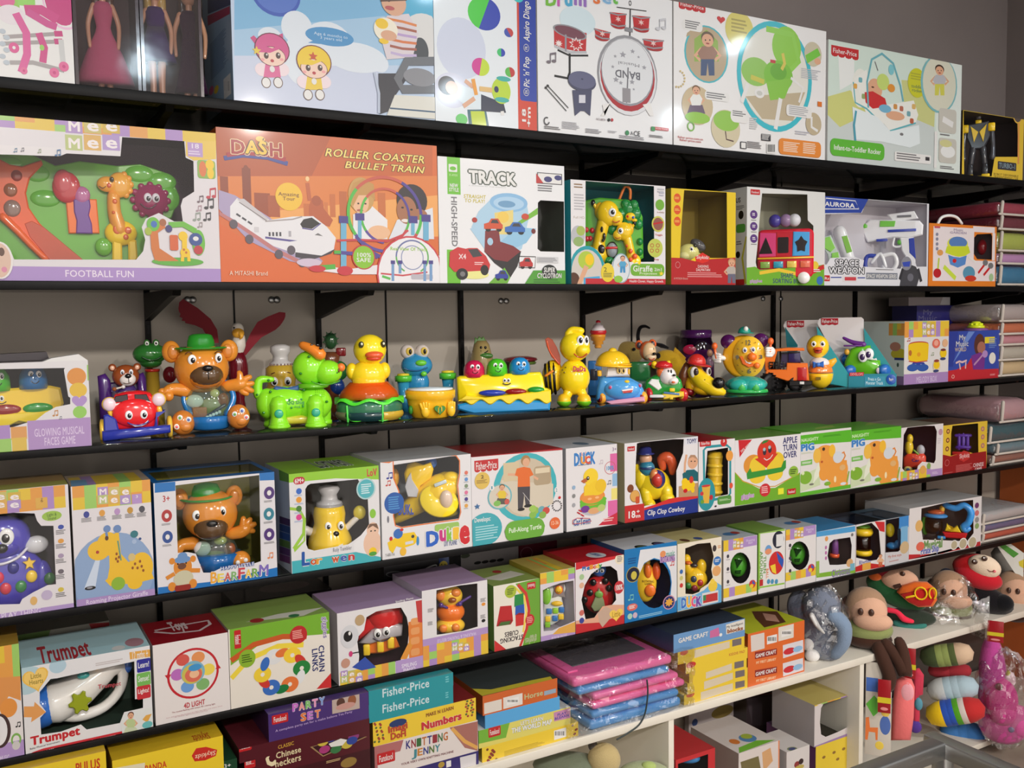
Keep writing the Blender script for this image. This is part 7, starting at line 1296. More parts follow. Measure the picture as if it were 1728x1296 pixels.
f=b.front;f.checks(80,800,335,870,8,2,4);meemee(f,165,805,235,860);f.rect(335,780,430,845,C(176,144,200)).small(350,795,400,820,2,C(214,196,226)).ell(275,780,24,34,C(226,170,90)).ell(322,750,16,26,C(130,170,90)).ell(418,475,16,26,C(190,150,170)).small(395,520,420,580,3,C(210,200,206));b.done()
t=toy('toy_car','red toy car with a yellow duck behind the dark window at the shelf end',H2,190,790,Z4+.006,.05,'toy car')
t.part('body').prism([(115,740),(115,660),(150,630),(280,625),(298,650),(298,730),(240,745)],-30,50,C(220,70,50),12,'plastic',True);t.part('driver').ell(160,580,0,36,60,34,C(236,200,50)).ell(165,510,0,28,40,28,C(236,200,50));t.part('windscreen').ell(255,600,10,34,44,30,C(180,180,190)).tube([(200,600,-20),(235,630,-20)],8,C(120,170,60))
for x in(155,265):t.part('wheel').lathe(x,760,-20,[(0,-16),(30,-14),(36,0),(30,14),(0,16)],C(226,206,120),'plastic',(90,0,0)).ell(x,760,-38,16,18,6,C(60,110,150))
t.part('print').text('Car',185,665,245,690,-36,C(60,40,110),.03);t.done()
b=Carton('game_toy_box','red and yellow window box with a purple toy, right end of the fourth shelf',H2,432,788,425,Z4,.15,.0,830,C(90,40,30),C(110,80,60),C(226,190,60),[(515,425),(722,405),(725,640),(690,650),(655,640),(600,640),(560,655),(500,668),(505,480)],C(110,96,50))
f=b.front;f.poly([(432,660),(500,672),(560,655),(660,650),(788,630),(788,840),(432,840)],C(150,28,34))
for x,y in((480,470),(477,542),(472,612),(760,450),(760,515),(760,585)):f.ell(x,y,14,20,C(110,50,40)if x<600 else C(170,110,130)).ell(x,y,8,11,C(226,170,90))
f.poly([(562,655),(605,625),(655,640),(650,690),(605,718),(570,700)],C(190,50,50)).text('Skykidz',572,655,652,690,C(230,190,190),.02).ring(470,725,18,26,.15,C(206,110,110)).small(542,730,680,800,6,C(200,100,100)).text('CHINESE\nGAME',682,730,765,785,C(236,206,206),.02).small(445,800,530,812,1,C(190,90,90));b.done()
t=toy('toy_scales','purple and red toy behind the window of the red and yellow box',H2,600,660,Z4+.035,.05)
t.part('base').cube(585,635,0,150,40,60,C(214,50,46),8);t.part('frame').tube([(565,590,0),(565,480,0)],16,C(96,60,170)).tube([(635,590,0),(635,480,0)],16,C(96,60,170)).tube([(540,485,0),(655,480,0)],16,C(100,64,176)).tube([(550,580,0),(650,575,0)],18,C(90,56,160)).ell(600,520,0,16,60,16,C(110,80,180));t.done()
# boxes lying behind
for x0,x1,y0,y1,yy,c,lb in((1288,1365,715,722,.22,C(226,190,70),'left of two flat yellow boxes lying behind the pig boxes'),(1368,1436,706,718,.22,C(226,190,70),'right of two flat yellow boxes lying behind the pig boxes')):
 b=Carton('flat_box',lb,PX,x0,x1,y0,Z4,.13,yy,y1,C(190,160,60),C(110,130,60),c,h=.135);b.front.ell((x0+x1)/2,y0+6,16,7,C(150,190,200)).rect(x1-12,y0,x1,y1+10,C(240,200,60));b.done()
b=Carton('flat_box','dark grey flat box lying behind the duck and cowboy boxes',PX,985,1160,722,Z4,.13,.23,760,C(90,80,76),C(96,88,82),C(80,60,60),h=.145);b.done()
b=Carton('flat_box','dark green flat box behind the lime green topped chef box',PX,380,470,740,Z4,.16,.2,800,C(80,90,40),C(90,104,40),C(80,90,40),h=.165);b.done()
b=Carton('flat_box','black flat box behind the boxed bear and giraffe boxes',PX,250,370,760,Z4,.12,.215,800,C(36,34,36),C(44,42,44),C(40,38,40),h=.14);b.done()
# ================================================================ lowest glass shelf
b=Carton('tambourine_box','orange and white check band box cut off at the left of the lowest shelf',E1,-300,172,505,Z5,.16,.0,1240,C(200,180,170),C(190,150,60),C(232,226,226))
f=b.front;f.checks(-300,500,145,670,8,2,3).poly([(-300,690),(145,660),(145,830),(60,800),(0,900),(-300,900)],C(226,150,80)).ell(60,880,60,66,C(232,150,70)).rect(-300,1195,180,1260,C(180,150,206)).text('MUSIC',0,1215,66,1240,C(226,214,236),.01).ell(0,1040,76,120,C(70,50,50)).ell(-10,1040,62,104,C(236,234,236)).ring(112,1100,36,46,.35,C(130,180,90)).ell(112,1140,28,30,C(210,206,206));f.note(115,1010,36,BLACK);b.done()
b=Carton('trumpet_box','white window box with pale blue top holding a white toy trumpet',E1,180,1070,600,Z5,.17,.0,1230,C(214,214,216),C(190,228,236),C(230,228,230),[(395,675),(930,558),(935,820),(990,815),(990,880),(860,910),(830,985),(600,1030),(560,995),(420,1045),(285,1065),(278,950),(318,905),(275,850),(275,770),(350,680)],C(56,74,64))
f=b.front;f.ell(180,690,130,100,C(180,206,214)).ell(400,590,60,50,C(180,206,220)).heart(248,680,92,C(240,190,80),8).heart(248,678,80,C(244,204,110),8).text('Little\nHearts',200,650,300,705,C(150,130,50),.02).poly([(165,870),(235,870),(240,838),(318,910),(215,980),(220,945),(165,945)],C(230,160,90)).poly([(895,495),(1040,475),(1040,525),(900,545)],C(230,170,80)).text('12 mths +',915,492,1025,530,WHITE,.01).small(660,550,870,580,2,C(200,190,190))
for y,w,c in((585,'Learn!',C(50,50,150)),(680,'Sense!',C(120,184,90)),(770,'Lights!',C(200,50,60))):f.rect(945,y-36,1045,y+36,c,.12).text(w,955,y-18,1032,y+8,WHITE,.02)
f.poly([(215,1225),(230,1185),(300,1160),(846,1040),(846,1075)],C(206,44,54)).slant('Trumpet',212,1140,556,1062,58,C(196,40,50),.05,0,WHITE,.05);f.slant('Baby Musical Instrument',208,1170,415,1116,12,BLACK,.01);f.slant('18M+ AGES',258,1200,374,1172,14,WHITE,.02);f.slant('Teach your baby music and sound perception',400,1170,800,1070,10,C(240,180,180),.0)
f.poly([(832,1000),(850,930),(880,912),(1070,870),(1070,1010),(848,1065)],C(226,228,226)).kid(905,910,150,C(190,206,150),C(206,214,180),C(110,70,60),seat=True).poly([(985,960),(1010,930),(1050,920),(1020,980)],C(226,170,80)).ell(1020,995,36,24,C(110,190,190))
b.top.text('Trumpet',250,462,650,550,C(190,50,60),.03).ell(930,425,70,30,C(190,140,150)).ell(820,465,50,16,WHITE);b.done()
t=toy('toy_trumpet','white toy trumpet with a blue bell and an olive flower button, inside its box',E1,620,1010,Z5+.02,.065)
t.part('bell').lathe(320,870,0,[(60,90),(130,60),(160,10),(168,-60),(150,-90),(120,-100)],C(50,110,200),'plastic',(0,82,0),1,32);t.part('body').tube([(390,870,0),(520,830,0),(660,750,0),(780,690,0),(850,690,0)],[155,140,110,76,50],C(232,228,224),seg=20);t.part('handle').tube([(440,960,0),(560,990,0),(720,960,0),(830,870,0),(870,760,0),(850,690,0)],[50,44,40,38,40,44],C(236,232,228));t.part('mouthpiece').ell(905,690,0,34,54,40,C(50,100,190))
t.part('button').prism([(565+(80 if i%4<2 else 56)*cos(RAD(i*15)),845-(80 if i%4<2 else 56)*sin(RAD(i*15)))for i in range(24)],-164,-140,C(150,160,40),8);t.part('button').ell(595,680,-100,44,24,26,C(60,160,160));t.part('button').ell(690,640,-80,34,20,26,C(236,180,60));t.part('button').ell(770,620,-60,44,16,26,C(206,150,160));t.part('print').text('Trumpet',690,760,850,800,-104,C(190,80,90),.02);t.done()
b=Carton('light_show_box','white box with dark red top, printed with a red arrow ring around petals',E1,1080,1600,445,Z5,.15,.0,1005,C(214,206,204),C(150,22,34),C(234,226,224))
f=b.front;f.ring(1338,640,178,174,.09,C(196,40,50)).poly([(1140,655),(1185,648),(1165,690)],C(196,40,50)).poly([(1490,612),(1530,605),(1512,580)],C(196,40,50))
for i,c in enumerate((C(240,214,90),C(230,150,90),C(214,90,80),C(190,110,190),C(110,160,220),C(130,180,110))):a=RAD(10+i*60);f.ell(1335+108*cos(a),632-108*sin(a),46,40,c)
f.ell(1335,635,84,80,C(130,180,200)).ell(1330,645,72,68,C(206,190,90)).ell(1340,650,60,50,C(220,110,90)).ell(1345,645,34,28,C(240,190,150)).ell(1350,600,46,24,C(70,150,206)).text('4D LIGHT',1272,848,1420,854,C(190,50,60),.03);f.slant('The musical flashing with unique 4D rotating light',1190,918,1490,855,10,C(150,70,80),.01);f.slant('turn and press the button to start the light and music show',1150,955,1540,868,8,C(200,150,156),.0);f.slant('for children aged three years and over',1210,948,1440,900,8,C(200,150,156),.0)
b.top.line([(1070,345),(1300,300),(1440,275),(1455,300),(1380,345),(1200,365),(1070,355)],8,C(226,206,206)).text('Toys',1150,290,1320,350,C(226,206,206),.05);b.done()
b=Carton('chain_links_box','green and white box printed with a ring of coloured chain links, lying on its side',E2,110,735,375,Z5,.16,.0,868,C(190,190,180),C(150,180,90),C(236,228,216))
f=b.front;f.poly([(100,370),(735,250),(735,400),(500,420),(300,460),(108,600)],C(120,176,50)).line([(110,570),(250,470),(430,420),(580,420)],34,C(200,90,40)).line([(110,680),(220,560),(400,480),(560,470)],34,C(240,214,70)).tagred(128,384,174,490,'Funskool',-90).ell(528,408,54,56,C(190,44,46)).small(490,375,566,440,5,C(240,170,160)).ell(210,556,52,56,C(140,180,50)).small(175,525,245,590,4,C(70,100,30)).text('giggles',668,300,712,425,C(140,120,170),.03,0,-90,WHITE,.05).text('CHAIN\nLINKS',610,485,692,632,C(50,56,110),.03,0,-90).poly([(640,745),(735,645),(735,745)],C(206,50,50))
LK=((375,545,C(226,226,226)),(428,520,C(226,120,60)),(490,535,C(244,206,60)),(540,565,C(206,60,50)),(548,615,C(40,130,60)),(540,670,C(230,230,230)),(475,715,C(230,120,60)),(425,745,C(30,120,60)),(360,735,C(60,110,190)),(315,705,C(206,60,50)),(305,655,C(240,206,60)),(320,590,C(60,110,190)))
for i,(x,y,c)in enumerate(LK):f.ell(x,y,54 if i%2==0 else 44,48 if i%2==0 else 26,c,rot=(0 if i%2==0 else-i*30+40));(f.ell(x,y,13,13,C(236,228,216))if i%2==0 else 0)
b.top.poly([(200,330),(560,290),(700,235),(400,280)],C(230,226,210)).ell(270,320,50,14,C(170,50,50)).ell(500,290,40,10,C(60,130,80));b.done()
b=Carton('beetle_piano_box','window box with check base holding a red beetle piano with a grey smiling face',E2,780,1305,275,Z5,.17,.0,745,C(206,196,200),C(190,160,200),C(230,226,228),[(1165,240),(1200,300),(1215,380),(1205,480),(1160,570),(1000,610),(900,600),(905,540),(890,430),(935,380),(950,300),(1010,265),(1080,250)],C(80,44,64))
f=b.front;f.rect(1210,330,1310,560,C(226,130,60)).poly([(1160,560),(1225,430),(1250,440),(1200,560)],C(226,150,60))
for y in(325,385,445,515):f.rect(1225,y-16,1280,y+16,C(232,160,100),.3)
f.poly([(1255,200),(1310,190),(1310,330),(1270,330)],C(196,60,60)).checks(785,645,1130,672,8,2,6).rect(1130,572,1305,640,C(184,154,206)).text('SMILING\nPIANO',1168,592,1262,626,C(236,226,240),.02);meemee(f,788,636,928,702);f.poly([(860,610),(940,545),(1010,610),(920,630)],C(50,80,170))
f.ell(845,420,56,72,C(214,214,218)).ell(835,418,28,34,BLACK).ell(845,400,8,12,WHITE).ell(908,318,30,34,C(190,160,120)).ell(820,585,28,30,C(200,150,130)).line([(905,515),(850,525)],7,BLACK).ell(852,527,12,18,C(206,60,120));f.slant('Smiling Piano',1130,210,1240,185,12,WHITE,.01);b.done()
t=toy('toy_beetle_piano','red toy beetle piano with a grey smiling face and yellow keys, inside the check box',E2,1060,612,Z5+.03,.06)
t.part('shell').prism([(900,530),(895,440),(940,400),(1000,330),(1050,275),(1100,265),(1160,310),(1185,380),(1180,430),(1100,420),(990,460)],-40,40,C(216,36,40),22,'plastic',True).ell(1070,370,-10,110,100,60,C(220,40,42));t.part('face').prism([(905,530),(990,455),(1100,415),(1180,435),(1175,500),(1100,510),(980,540)],-50,0,C(190,184,190),12,'plastic',True)
for x in(1025,1078):t.part('eye').eye(x,470 if x<1050 else 460,-60,24,30,2,6)
t.part('mouth').smile(1050,500,-58,50,20,C(50,40,60),4);t.part('antenna').tube([(1010,300,0),(970,285,0),(920,300,0)],12,C(40,80,190));t.part('body').prism([(930,560),(1130,500),(1160,580),(1050,612),(940,610)],-20,40,C(226,120,40),10)
for x,y in((955,575),(1040,560),(1105,540)):t.part('key').cube(x,y,-40,42,70,20,C(244,206,50),8)
t.done()
b=Carton('walking_beetle_box','upside down window box with check band at its foot, holding an orange beetle',H8,490,968,420,Z5,.17,.0,880,C(214,210,214),C(190,160,196),C(230,226,228),[(588,470),(590,415),(760,380),(888,365),(890,680),(780,712),(592,740)],C(104,96,100))
f=b.front;f.checks(480,824,968,880,9,3,7).rect(480,778,968,727,C(180,150,204)).text('WALKING & TALKING BEETLE',596,776,880,741,C(226,214,236),.0,0,180);meemee(f,700,800,830,852,True)
for y in(480,600):f.small(910,y-10,950,y+24,4,GREY).ell(932,y+36,14,12,C(230,150,60)if y<500 else BLACK)
for y in(555,650):f.small(525,y-10,570,y+24,4,GREY)
b.done()
t=toy('toy_beetle','yellow and orange toy beetle in the upside down window box',H8,690,735,Z5+.05,.055)
t.part('head').ell(690,470,0,96,80,70,C(246,200,60));t.part('ear').ell(624,452,-50,36,40,26,C(238,140,60));t.part('ear').ell(736,436,-50,36,30,26,C(238,140,60));t.part('nose').ell(710,482,-70,30,20,18,C(150,80,30));t.part('body').ell(695,590,0,105,76,76,C(240,120,40));t.part('body').ell(690,690,0,110,60,76,C(246,200,60))
t.part('feeler').tube([(670,540,-60),(630,518,-70)],10,C(80,50,130)).ell(628,516,-70,18,18,16,C(80,50,130));t.part('feeler').tube([(745,520,-60),(800,490,-50),(840,470,-40)],10,C(80,50,130)).ell(764,515,-60,18,18,16,C(80,50,130));t.part('foot').ell(640,690,-70,30,30,20,C(240,140,60));t.part('foot').ell(730,685,-70,30,30,20,C(240,140,60));t.done()
b=Carton('stacking_cubes_box','green and white box standing upside down, printed with coloured stacking cubes',E3,200,485,475,Z5,.15,.0,893,C(110,150,60),C(150,170,90),C(236,230,216))
f=b.front;f.poly([(330,460),(480,420),(488,830),(375,850),(410,700),(400,560)],C(110,166,56)).line([(345,465),(395,520),(415,620),(400,740),(360,850)],20,C(206,56,50)).line([(325,480),(385,540),(398,640),(378,760)],14,C(240,214,90)).tagred(402,455,455,488,'Funskool',180).ell(300,508,36,40,C(170,190,60)).small(278,485,322,535,4,C(90,110,40)).ell(420,684,28,36,C(196,44,46)).small(400,660,440,710,4,C(240,170,160)).poly([(200,890),(200,810),(272,880)],C(206,50,50)).text('STACKING\nCUBES',235,768,378,802,C(60,50,56),.03,0,180).text('giggles',390,785,462,825,C(180,190,150),.03,0,180)
f.poly([(235,600),(305,594),(315,690),(300,712),(212,725)],C(190,40,44)).poly([(212,725),(235,690),(312,682),(300,712)],C(150,30,34)).poly([(225,722),(240,698),(300,690),(292,712)],C(70,110,50)).poly([(325,530),(378,518),(382,590),(322,604)],C(40,140,70)).poly([(330,598),(384,586),(386,645),(328,655)],C(40,90,180)).poly([(330,655),(384,642),(380,715),(332,724)],C(206,50,50)).poly([(330,655),(350,640),(386,642),(384,650)],C(150,30,34));b.top.poly([(120,430),(300,380),(390,400),(240,440)],C(230,226,210)).ell(215,385,34,10,C(170,40,40));b.done()
b=Carton('toy_phone_box','check topped white window box holding a white and green toy phone',E3,488,702,395,Z5,.15,.0,820,C(190,170,60),C(200,180,90),C(220,212,222),[(500,500),(540,480),(610,455),(690,440),(698,690),(640,715),(600,730),(560,750),(505,755)],C(206,200,210))
f=b.front;f.checks(478,398,702,426,5,2,8).rect(488,788,702,772,C(182,152,206)).text('MUSICAL PHONE',555,790,650,788,C(226,214,236),.01);f.poly([(600,735),(702,695),(702,760),(560,775)],C(226,170,80));b.top.checks(390,310,640,370,4,2,5);b.done()
t=toy('toy_phone','white and green toy phone with a sun face and coloured keys',E3,570,755,Z5+.012,.05)
t.part('body').prism([(505,620),(500,520),(530,470),(580,450),(630,460),(645,520),(620,580),(632,640),(628,700),(560,748),(510,750),(495,690)],-14,24,C(226,230,226),10,'plastic',True).ell(525,560,-6,32,60,22,C(130,196,60));t.part('screen').prism([(560,470),(600,480),(640,465),(632,520),(642,570),(600,560),(560,572),(572,520)],-24,-14,C(150,140,140),4)
t.ell(602,518,-26,26,28,8,C(226,110,40)).ell(602,518,-30,20,22,8,C(250,200,50)).smile(602,526,-37,9,6,BROWN,2);t.part('key').ell(590,606,-22,36,16,12,C(236,190,50))
for i,(x,y,c)in enumerate(((540,656,C(60,120,190)),(580,652,C(150,206,60)),(618,646,C(60,120,190)),(532,704,C(240,200,60)),(576,700,C(60,120,190)),(614,690,C(240,200,60)),(530,740,C(140,200,60)))):t.part('key').cube(x,y,-20,34,36,14,c,6)
t.done()
b=Carton('ladybird_box','white and red window box holding a red ladybird toy with a blue head',E3,705,1005,330,Z5,.15,.0,772,C(190,40,50),C(196,36,46),C(232,226,228),[(960,380),(968,440),(950,500),(955,560),(930,590),(880,600),(840,640),(820,670),(765,680),(740,560),(760,470),(800,400),(860,355),(920,350)],C(70,56,66))
f=b.front;f.poly([(705,330),(1008,258),(1008,290),(705,375)],C(206,44,52))
for ch,x,c in zip('Melody',(745,772,790,812,828,846),(C(50,110,180),C(50,110,180),C(230,150,60),C(210,70,60),C(240,200,60),C(80,150,90))):f.slant(ch,x,380-(x-745)*.2,x+22,376-(x-745)*.2,26,c,.06)
f.ell(978,305,30,34,C(240,226,200)).small(960,285,998,330,4,GREY).ell(972,482,30,40,C(196,50,60)).text('100%',952,468,995,495,WHITE,.03).poly([(705,705),(800,680),(1005,600),(1005,720),(705,772)],C(196,44,50)).poly([(705,690),(820,670),(870,600),(930,590),(1005,590),(1005,650),(850,700),(705,710)],C(226,170,140)).poly([(840,640),(890,600),(930,620),(930,660),(870,730),(850,700)],C(200,170,150)).heart(955,650,42,C(244,206,90)).text('Little',930,635,980,660,C(160,120,40),.01)
for y,c in((418,C(170,200,150)),(470,C(230,180,150)),(640,C(206,110,100)),(688,C(60,70,150))):f.ell(741,y,15,18,c)
b.top.ell(830,282,75,20,C(226,226,230)).text('Melody',775,268,890,292,C(50,90,160),.03);b.done()
t=toy('toy_ladybird','red ladybird toy with black spots and a blue head in the white and red box',E3,850,690,Z5+.02,.055)
t.part('body').ell(845,580,10,100,120,44,C(200,40,44)).prism([(850,520),(880,600),(890,660),(820,670),(800,640)],-44,-30,C(150,160,120),4);t.part('head').ell(850,415,0,46,46,44,C(50,100,180))
for x in(838,870):t.part('eye').eye(x,412,-42,13,14,0,2)
for x,y in((815,490),(795,555),(890,480),(912,525),(760,600)):t.part('spot').ell(x,y,-32,20,22,12,BLACK)
t.part('leaf').ell(850,560,-46,26,22,8,C(120,170,80));t.done()
b=Carton('rotating_toy_box','blue and white window box holding a yellow and orange rotating toy',E3,1008,1332,250,Z5,.15,.0,700,C(30,110,170),C(226,226,230),C(30,120,184),[(1190+104*cos(RAD(a)),460-152*sin(RAD(a)))for a in range(0,360,18)],C(40,44,90))
f=b.front;f.poly([(1105,250),(1332,222),(1332,560),(1300,590),(1290,560),(1300,450),(1290,380),(1260,320),(1190,300),(1130,330),(1090,420),(1080,400)],C(226,226,230)).poly([(1225,290),(1320,275),(1320,318),(1228,330)],C(200,170,210)).text('ROTATING',1232,292,1318,318,C(120,70,140),.03).ell(1245,275,18,20,C(230,150,100)).text('music',1265,260,1318,285,C(110,170,150),.03).ell(1060,403,42,48,C(180,160,70)).ell(1060,403,38,44,C(30,34,60)).ell(1065,408,18,26,C(206,190,80)).ell(1283,575,38,44,C(206,150,170)).ell(1283,575,32,38,C(40,50,110)).star(1283,575,28,C(230,170,70),8,.6).small(1028,295,1090,345,3,C(20,80,140)).ell(1055,605,32,22,C(220,110,100)).small(1035,592,1075,618,3,WHITE).ell(1040,662,15,18,C(170,210,190)).ell(1072,655,14,18,C(206,180,200)).small(1095,640,1260,662,2,C(150,200,226)).note(1295,345,26,C(206,60,60));f.note(1035,560,36,C(120,190,190))
b.top.ell(1115,232,54,16,BLACK).ell(1115,232,40,10,C(90,100,60)).ell(1220,212,52,16,BLACK).ell(1220,212,40,10,C(90,80,120));b.done()
t=toy('toy_spinner','yellow and orange rotating toy in the round window of the blue box',E3,1150,600,Z5+.024,.055)
t.part('body').ell(1135,480,0,72,125,46,C(244,200,50)).ell(1135,350,0,34,36,26,C(246,206,60));t.part('pad').ell(1152,400,-36,24,46,18,C(240,120,40));t.part('pad').ell(1165,520,-40,36,40,16,C(240,120,40));t.part('pad').ell(1205,405,-10,26,56,30,C(226,90,40));t.part('print').text('ROTATING\nGAMES',1118,455,1190,485,-46,C(110,70,30),.02);t.done()
b=Carton('duck_toy_box','cream and blue window box holding a yellow duck toy with coloured buttons',E3,1336,1608,215,Z5,.15,.0,630,C(220,206,140),C(230,216,150),C(236,226,206),[(1382,300),(1384,240),(1460,212),(1540,205),(1560,290),(1545,370),(1555,420),(1525,460),(1480,490),(1470,510),(1430,525),(1385,522)],C(150,136,124))
f=b.front;f.poly([(1336,545),(1440,530),(1500,500),(1560,440),(1608,470),(1608,600),(1336,630)],C(110,180,224)).ell(1582,318,24,28,C(60,120,190)).small(1568,305,1598,330,2,WHITE).ell(1578,380,26,32,C(230,170,110)).ell(1555,475,28,34,C(240,204,70)).ell(1552,445,14,16,C(244,210,80)).rect(1488,520,1588,572,C(226,220,220)).rect(1494,532,1584,562,C(196,60,60)).rect(1494,532,1512,562,C(60,140,90)).ell(1565,240,12,20,C(70,60,60)).small(1585,220,1606,245,2,C(220,150,90))
for ch,x,c in zip('DUCK',(1358,1390,1420,1450),(C(60,120,200),C(240,180,60),C(230,90,130),C(120,80,170))):f.text(ch,x,540 if ch!='D' else 548,x+34,608-(x-1358)*.12,c,.07,0,0,WHITE,.04)
for y,c in((385,C(60,110,180)),(425,C(206,200,120)),(470,C(206,60,60))):f.ell(1359,y,10,14,c)
b.top.ell(1380,190,34,12,C(110,70,50)).ell(1462,178,34,10,C(70,90,150));b.done()
t=toy('toy_duck','yellow duck toy with coloured buttons in the cream and blue window box',E3,1440,525,Z5+.03,.05)
DY=C(246,200,40)
t.part('body').ell(1450,455,0,72,72,44,DY).ell(1485,380,10,32,50,30,DY).ell(1400,380,0,38,46,34,DY).ell(1392,330,0,26,30,26,DY);t.part('beak').ell(1402,348,-24,22,12,18,C(230,110,40))
for x,y,c in((1437,445,C(60,70,90)),(1402,488,C(60,130,60)),(1476,466,C(190,60,60)),(1442,502,C(150,50,60))):t.part('button').ell(x,y,-40,19,21,12,c)
t.part('saddle').ell(1438,362,-26,24,14,16,C(60,50,50));t.done()
def sphere_box(lb,xl,xr,yt,yb,cx,cy,rx,ry,ox,seed):
 b=Carton('shape_ball_box',lb,E4,xl,xr,yt,Z5,.13,.0,yb,C(196,186,180),C(206,214,220),C(230,226,226),[(cx+rx*cos(RAD(a)),cy-ry*sin(RAD(a)))for a in range(0,360,18)],C(96,84,96))
 f=b.front;w=xr-xl;f.checks(xl,yt,xl+w*.6,yt+36,4,2,seed).rect(xl+w*.6,yt-16,xr,yt+20,C(176,144,200)).text('Shaping\nBall',xl+w*.68,yt-6,xr-10,yt+10,C(220,206,230),.01);meemee(f,xl+w*.28,yt,xl+w*.6,yt+32);f.checks(xl,yb-38,xr,yb-28,6,1,seed+2).ell(xr-22,yb-62,16,20,C(206,60,60)).poly([(xr-22,yb-82),(xr-6,yb-62),(xr-22,yb-62)],C(60,100,190)).ell(xr-26,yb-52,9,10,C(240,200,60))
 for k in range(3):f.ell(xl+22,yt+75+k*62,6,9,C(70,66,76)).small(xl+14,yt+88+k*62,xl+34,yt+98+k*62,1,C(180,176,180))
 b.top.ell(xl+w*.2,yt-34,50,10,C(90,140,190)).ell(xl+w*.35,yt-40,26,8,C(190,70,60));b.done()
 t=toy('shape_ball','hollow green shape ball in the round windowed box '+('nearest the boxed duck' if seed==1 else 'next to the blue topped box'),E4,cx-8,cy+ry*.8,Z5+.045,.045)
 t.part('shell').ell(cx-14,cy,0,ry*.62,ry*.84,ry*.5,C(80,170,50));t.part('opening').prism([(cx-26,cy-ry*.45),(cx+10,cy-ry*.38),(cx-16,cy+ry*.15)],-ry*.56,-ry*.4,C(24,60,24),2);t.part('opening').prism([(cx-ry*.35,cy+ry*.3),(cx+4,cy+ry*.25),(cx,cy+ry*.5),(cx-ry*.3,cy+ry*.5)],-ry*.5,-ry*.36,C(30,70,26),2);t.done()
sphere_box('white box with a round window and green ball, nearest the boxed yellow duck',262,425,268,540,345,400,50,76,0,1)
b=Carton('ball_box','narrow white box with green edges printed with a red, yellow and blue ball',E4,432,562,232,Z5,.13,.0,500,C(120,170,70),C(140,180,80),C(230,228,226))
f=b.front;f.rect(426,225,440,505,C(150,200,80)).line([(426,232),(562,214)],8,C(150,200,80)).line([(430,497),(560,475)],8,C(150,200,80)).ell(530,262,28,42,C(40,44,60)).rect(520,238,556,290,C(226,226,226)).ell(481,312,16,24,C(110,160,210)).ell(481,320,16,14,C(230,150,110)).ell(520,375,36,56,C(206,50,50)).poly([(520,320),(556,360),(550,400),(530,370)],C(50,90,180)).poly([(490,390),(515,380),(520,430),(500,420)],C(240,206,60)).text('TURN\nAROUND',440,320,470,450,C(110,160,80),.03,0,-90).text('BALL',470,405,482,450,C(226,120,40),.02,0,-90).rect(438,458,455,486,C(190,50,50))
for x in(482,500,520):f.ell(x,466,8,12,C(80,150,190))
b.done()
sphere_box('white round windowed box between the narrow ball box and the blue topped box',565,712,215,462,633,340,48,70,0,2)
b=Carton('tower_toy_box','white window box with bright blue top and green base holding a purple toy',E4,714,905,225,Z5,.15,.0,445,C(200,206,210),C(70,150,206),C(226,226,228),[(800,262),(880,250),(888,290),(885,350),(870,380),(820,385),(780,385),(770,340),(780,280)],C(116,100,96))
f=b.front;f.poly([(710,225),(905,195),(905,222),(712,250)],C(80,160,214)).poly([(706,430),(905,398),(905,425),(716,448)],C(130,180,60)).poly([(706,370),(730,365),(730,440),(706,440)],C(150,190,80)).text('Christmas',790,410,880,428,C(140,120,170),.03).ell(878,375,16,20,C(214,170,120)).rect(880,380,902,410,C(120,180,200)).ell(765,258,8,12,C(230,160,90)).ell(890,238,6,8,GREY)
for k in range(3):f.ell(762,300+k*26,5,9,C(190,110,170))
b.done()
t=toy('toy_tower','purple and orange toy in the white window box with the bright blue top',E4,800,385,Z5+.045,.05)
t.part('column').lathe(805,370,0,[(20,0),(16,60),(10,80),(14,100),(0,106)],C(130,80,150));t.part('base').lathe(802,386,0,[(26,0),(26,14),(18,18)],C(226,90,50));t.done()
b=Carton('toy_drum_box','white and dark window box with red trim holding a toy drum with yellow rims',E4,907,1048,190,Z5,.14,.0,418,C(190,40,44),C(40,44,60),C(226,222,222),[(908,200),(985,180),(1020,215),(1030,330),(1010,360),(980,365),(908,350)],C(50,60,80),topwin=(.008,.03,.008))
f=b.front;f.poly([(905,395),(960,375),(1048,385),(1048,405),(905,420)],C(196,44,44)).poly([(1000,165),(1048,175),(1048,225),(1025,220)],C(206,50,56)).text('Rhythm',925,365,980,382,C(50,60,150),.02).rect(940,380,980,405,C(226,170,80)).kid(1028,335,60,C(226,180,140),C(206,110,70),C(150,100,60));b.done()
t=toy('toy_drum','dark toy drum with yellow rims behind a red trimmed window',E4,945,355,Z5+.03,.05)
t.part('shell').lathe(940,345,0,[(40,0),(40,100)],C(70,30,40),'clearplastic');t.part('rim').lathe(940,345,0,[(46,-6),(50,6),(44,18)],C(244,204,40));t.part('rim').lathe(940,245,0,[(46,-8),(52,6),(46,22),(0,26)],C(244,204,40));t.part('drum_skin').ell(940,212,0,40,8,40,C(110,170,60));t.done()
b=Carton('blue_toy_box','dark fronted window box holding a blue and yellow toy, beside the ship box',E4,1050,1165,165,Z5,.14,.0,385,C(150,160,170),C(60,90,110),C(206,206,210),[(1052,160),(1120,145),(1125,200),(1135,300),(1115,320),(1052,325)],C(46,64,84),topwin=(.008,.03,.008))
f=b.front;f.rect(1120,130,1165,200,C(60,140,210)).rect(1128,200,1160,280,C(120,180,220)).ell(1145,300,22,30,C(206,180,140)).slant('My first toys',1065,352,1130,340,12,C(190,120,110),.03);f.small(1070,360,1130,372,1,C(190,150,150));b.done()
t=toy('toy_animal','blue and yellow toy behind the dark window beside the ship box',E4,1080,325,Z5+.03,.05)
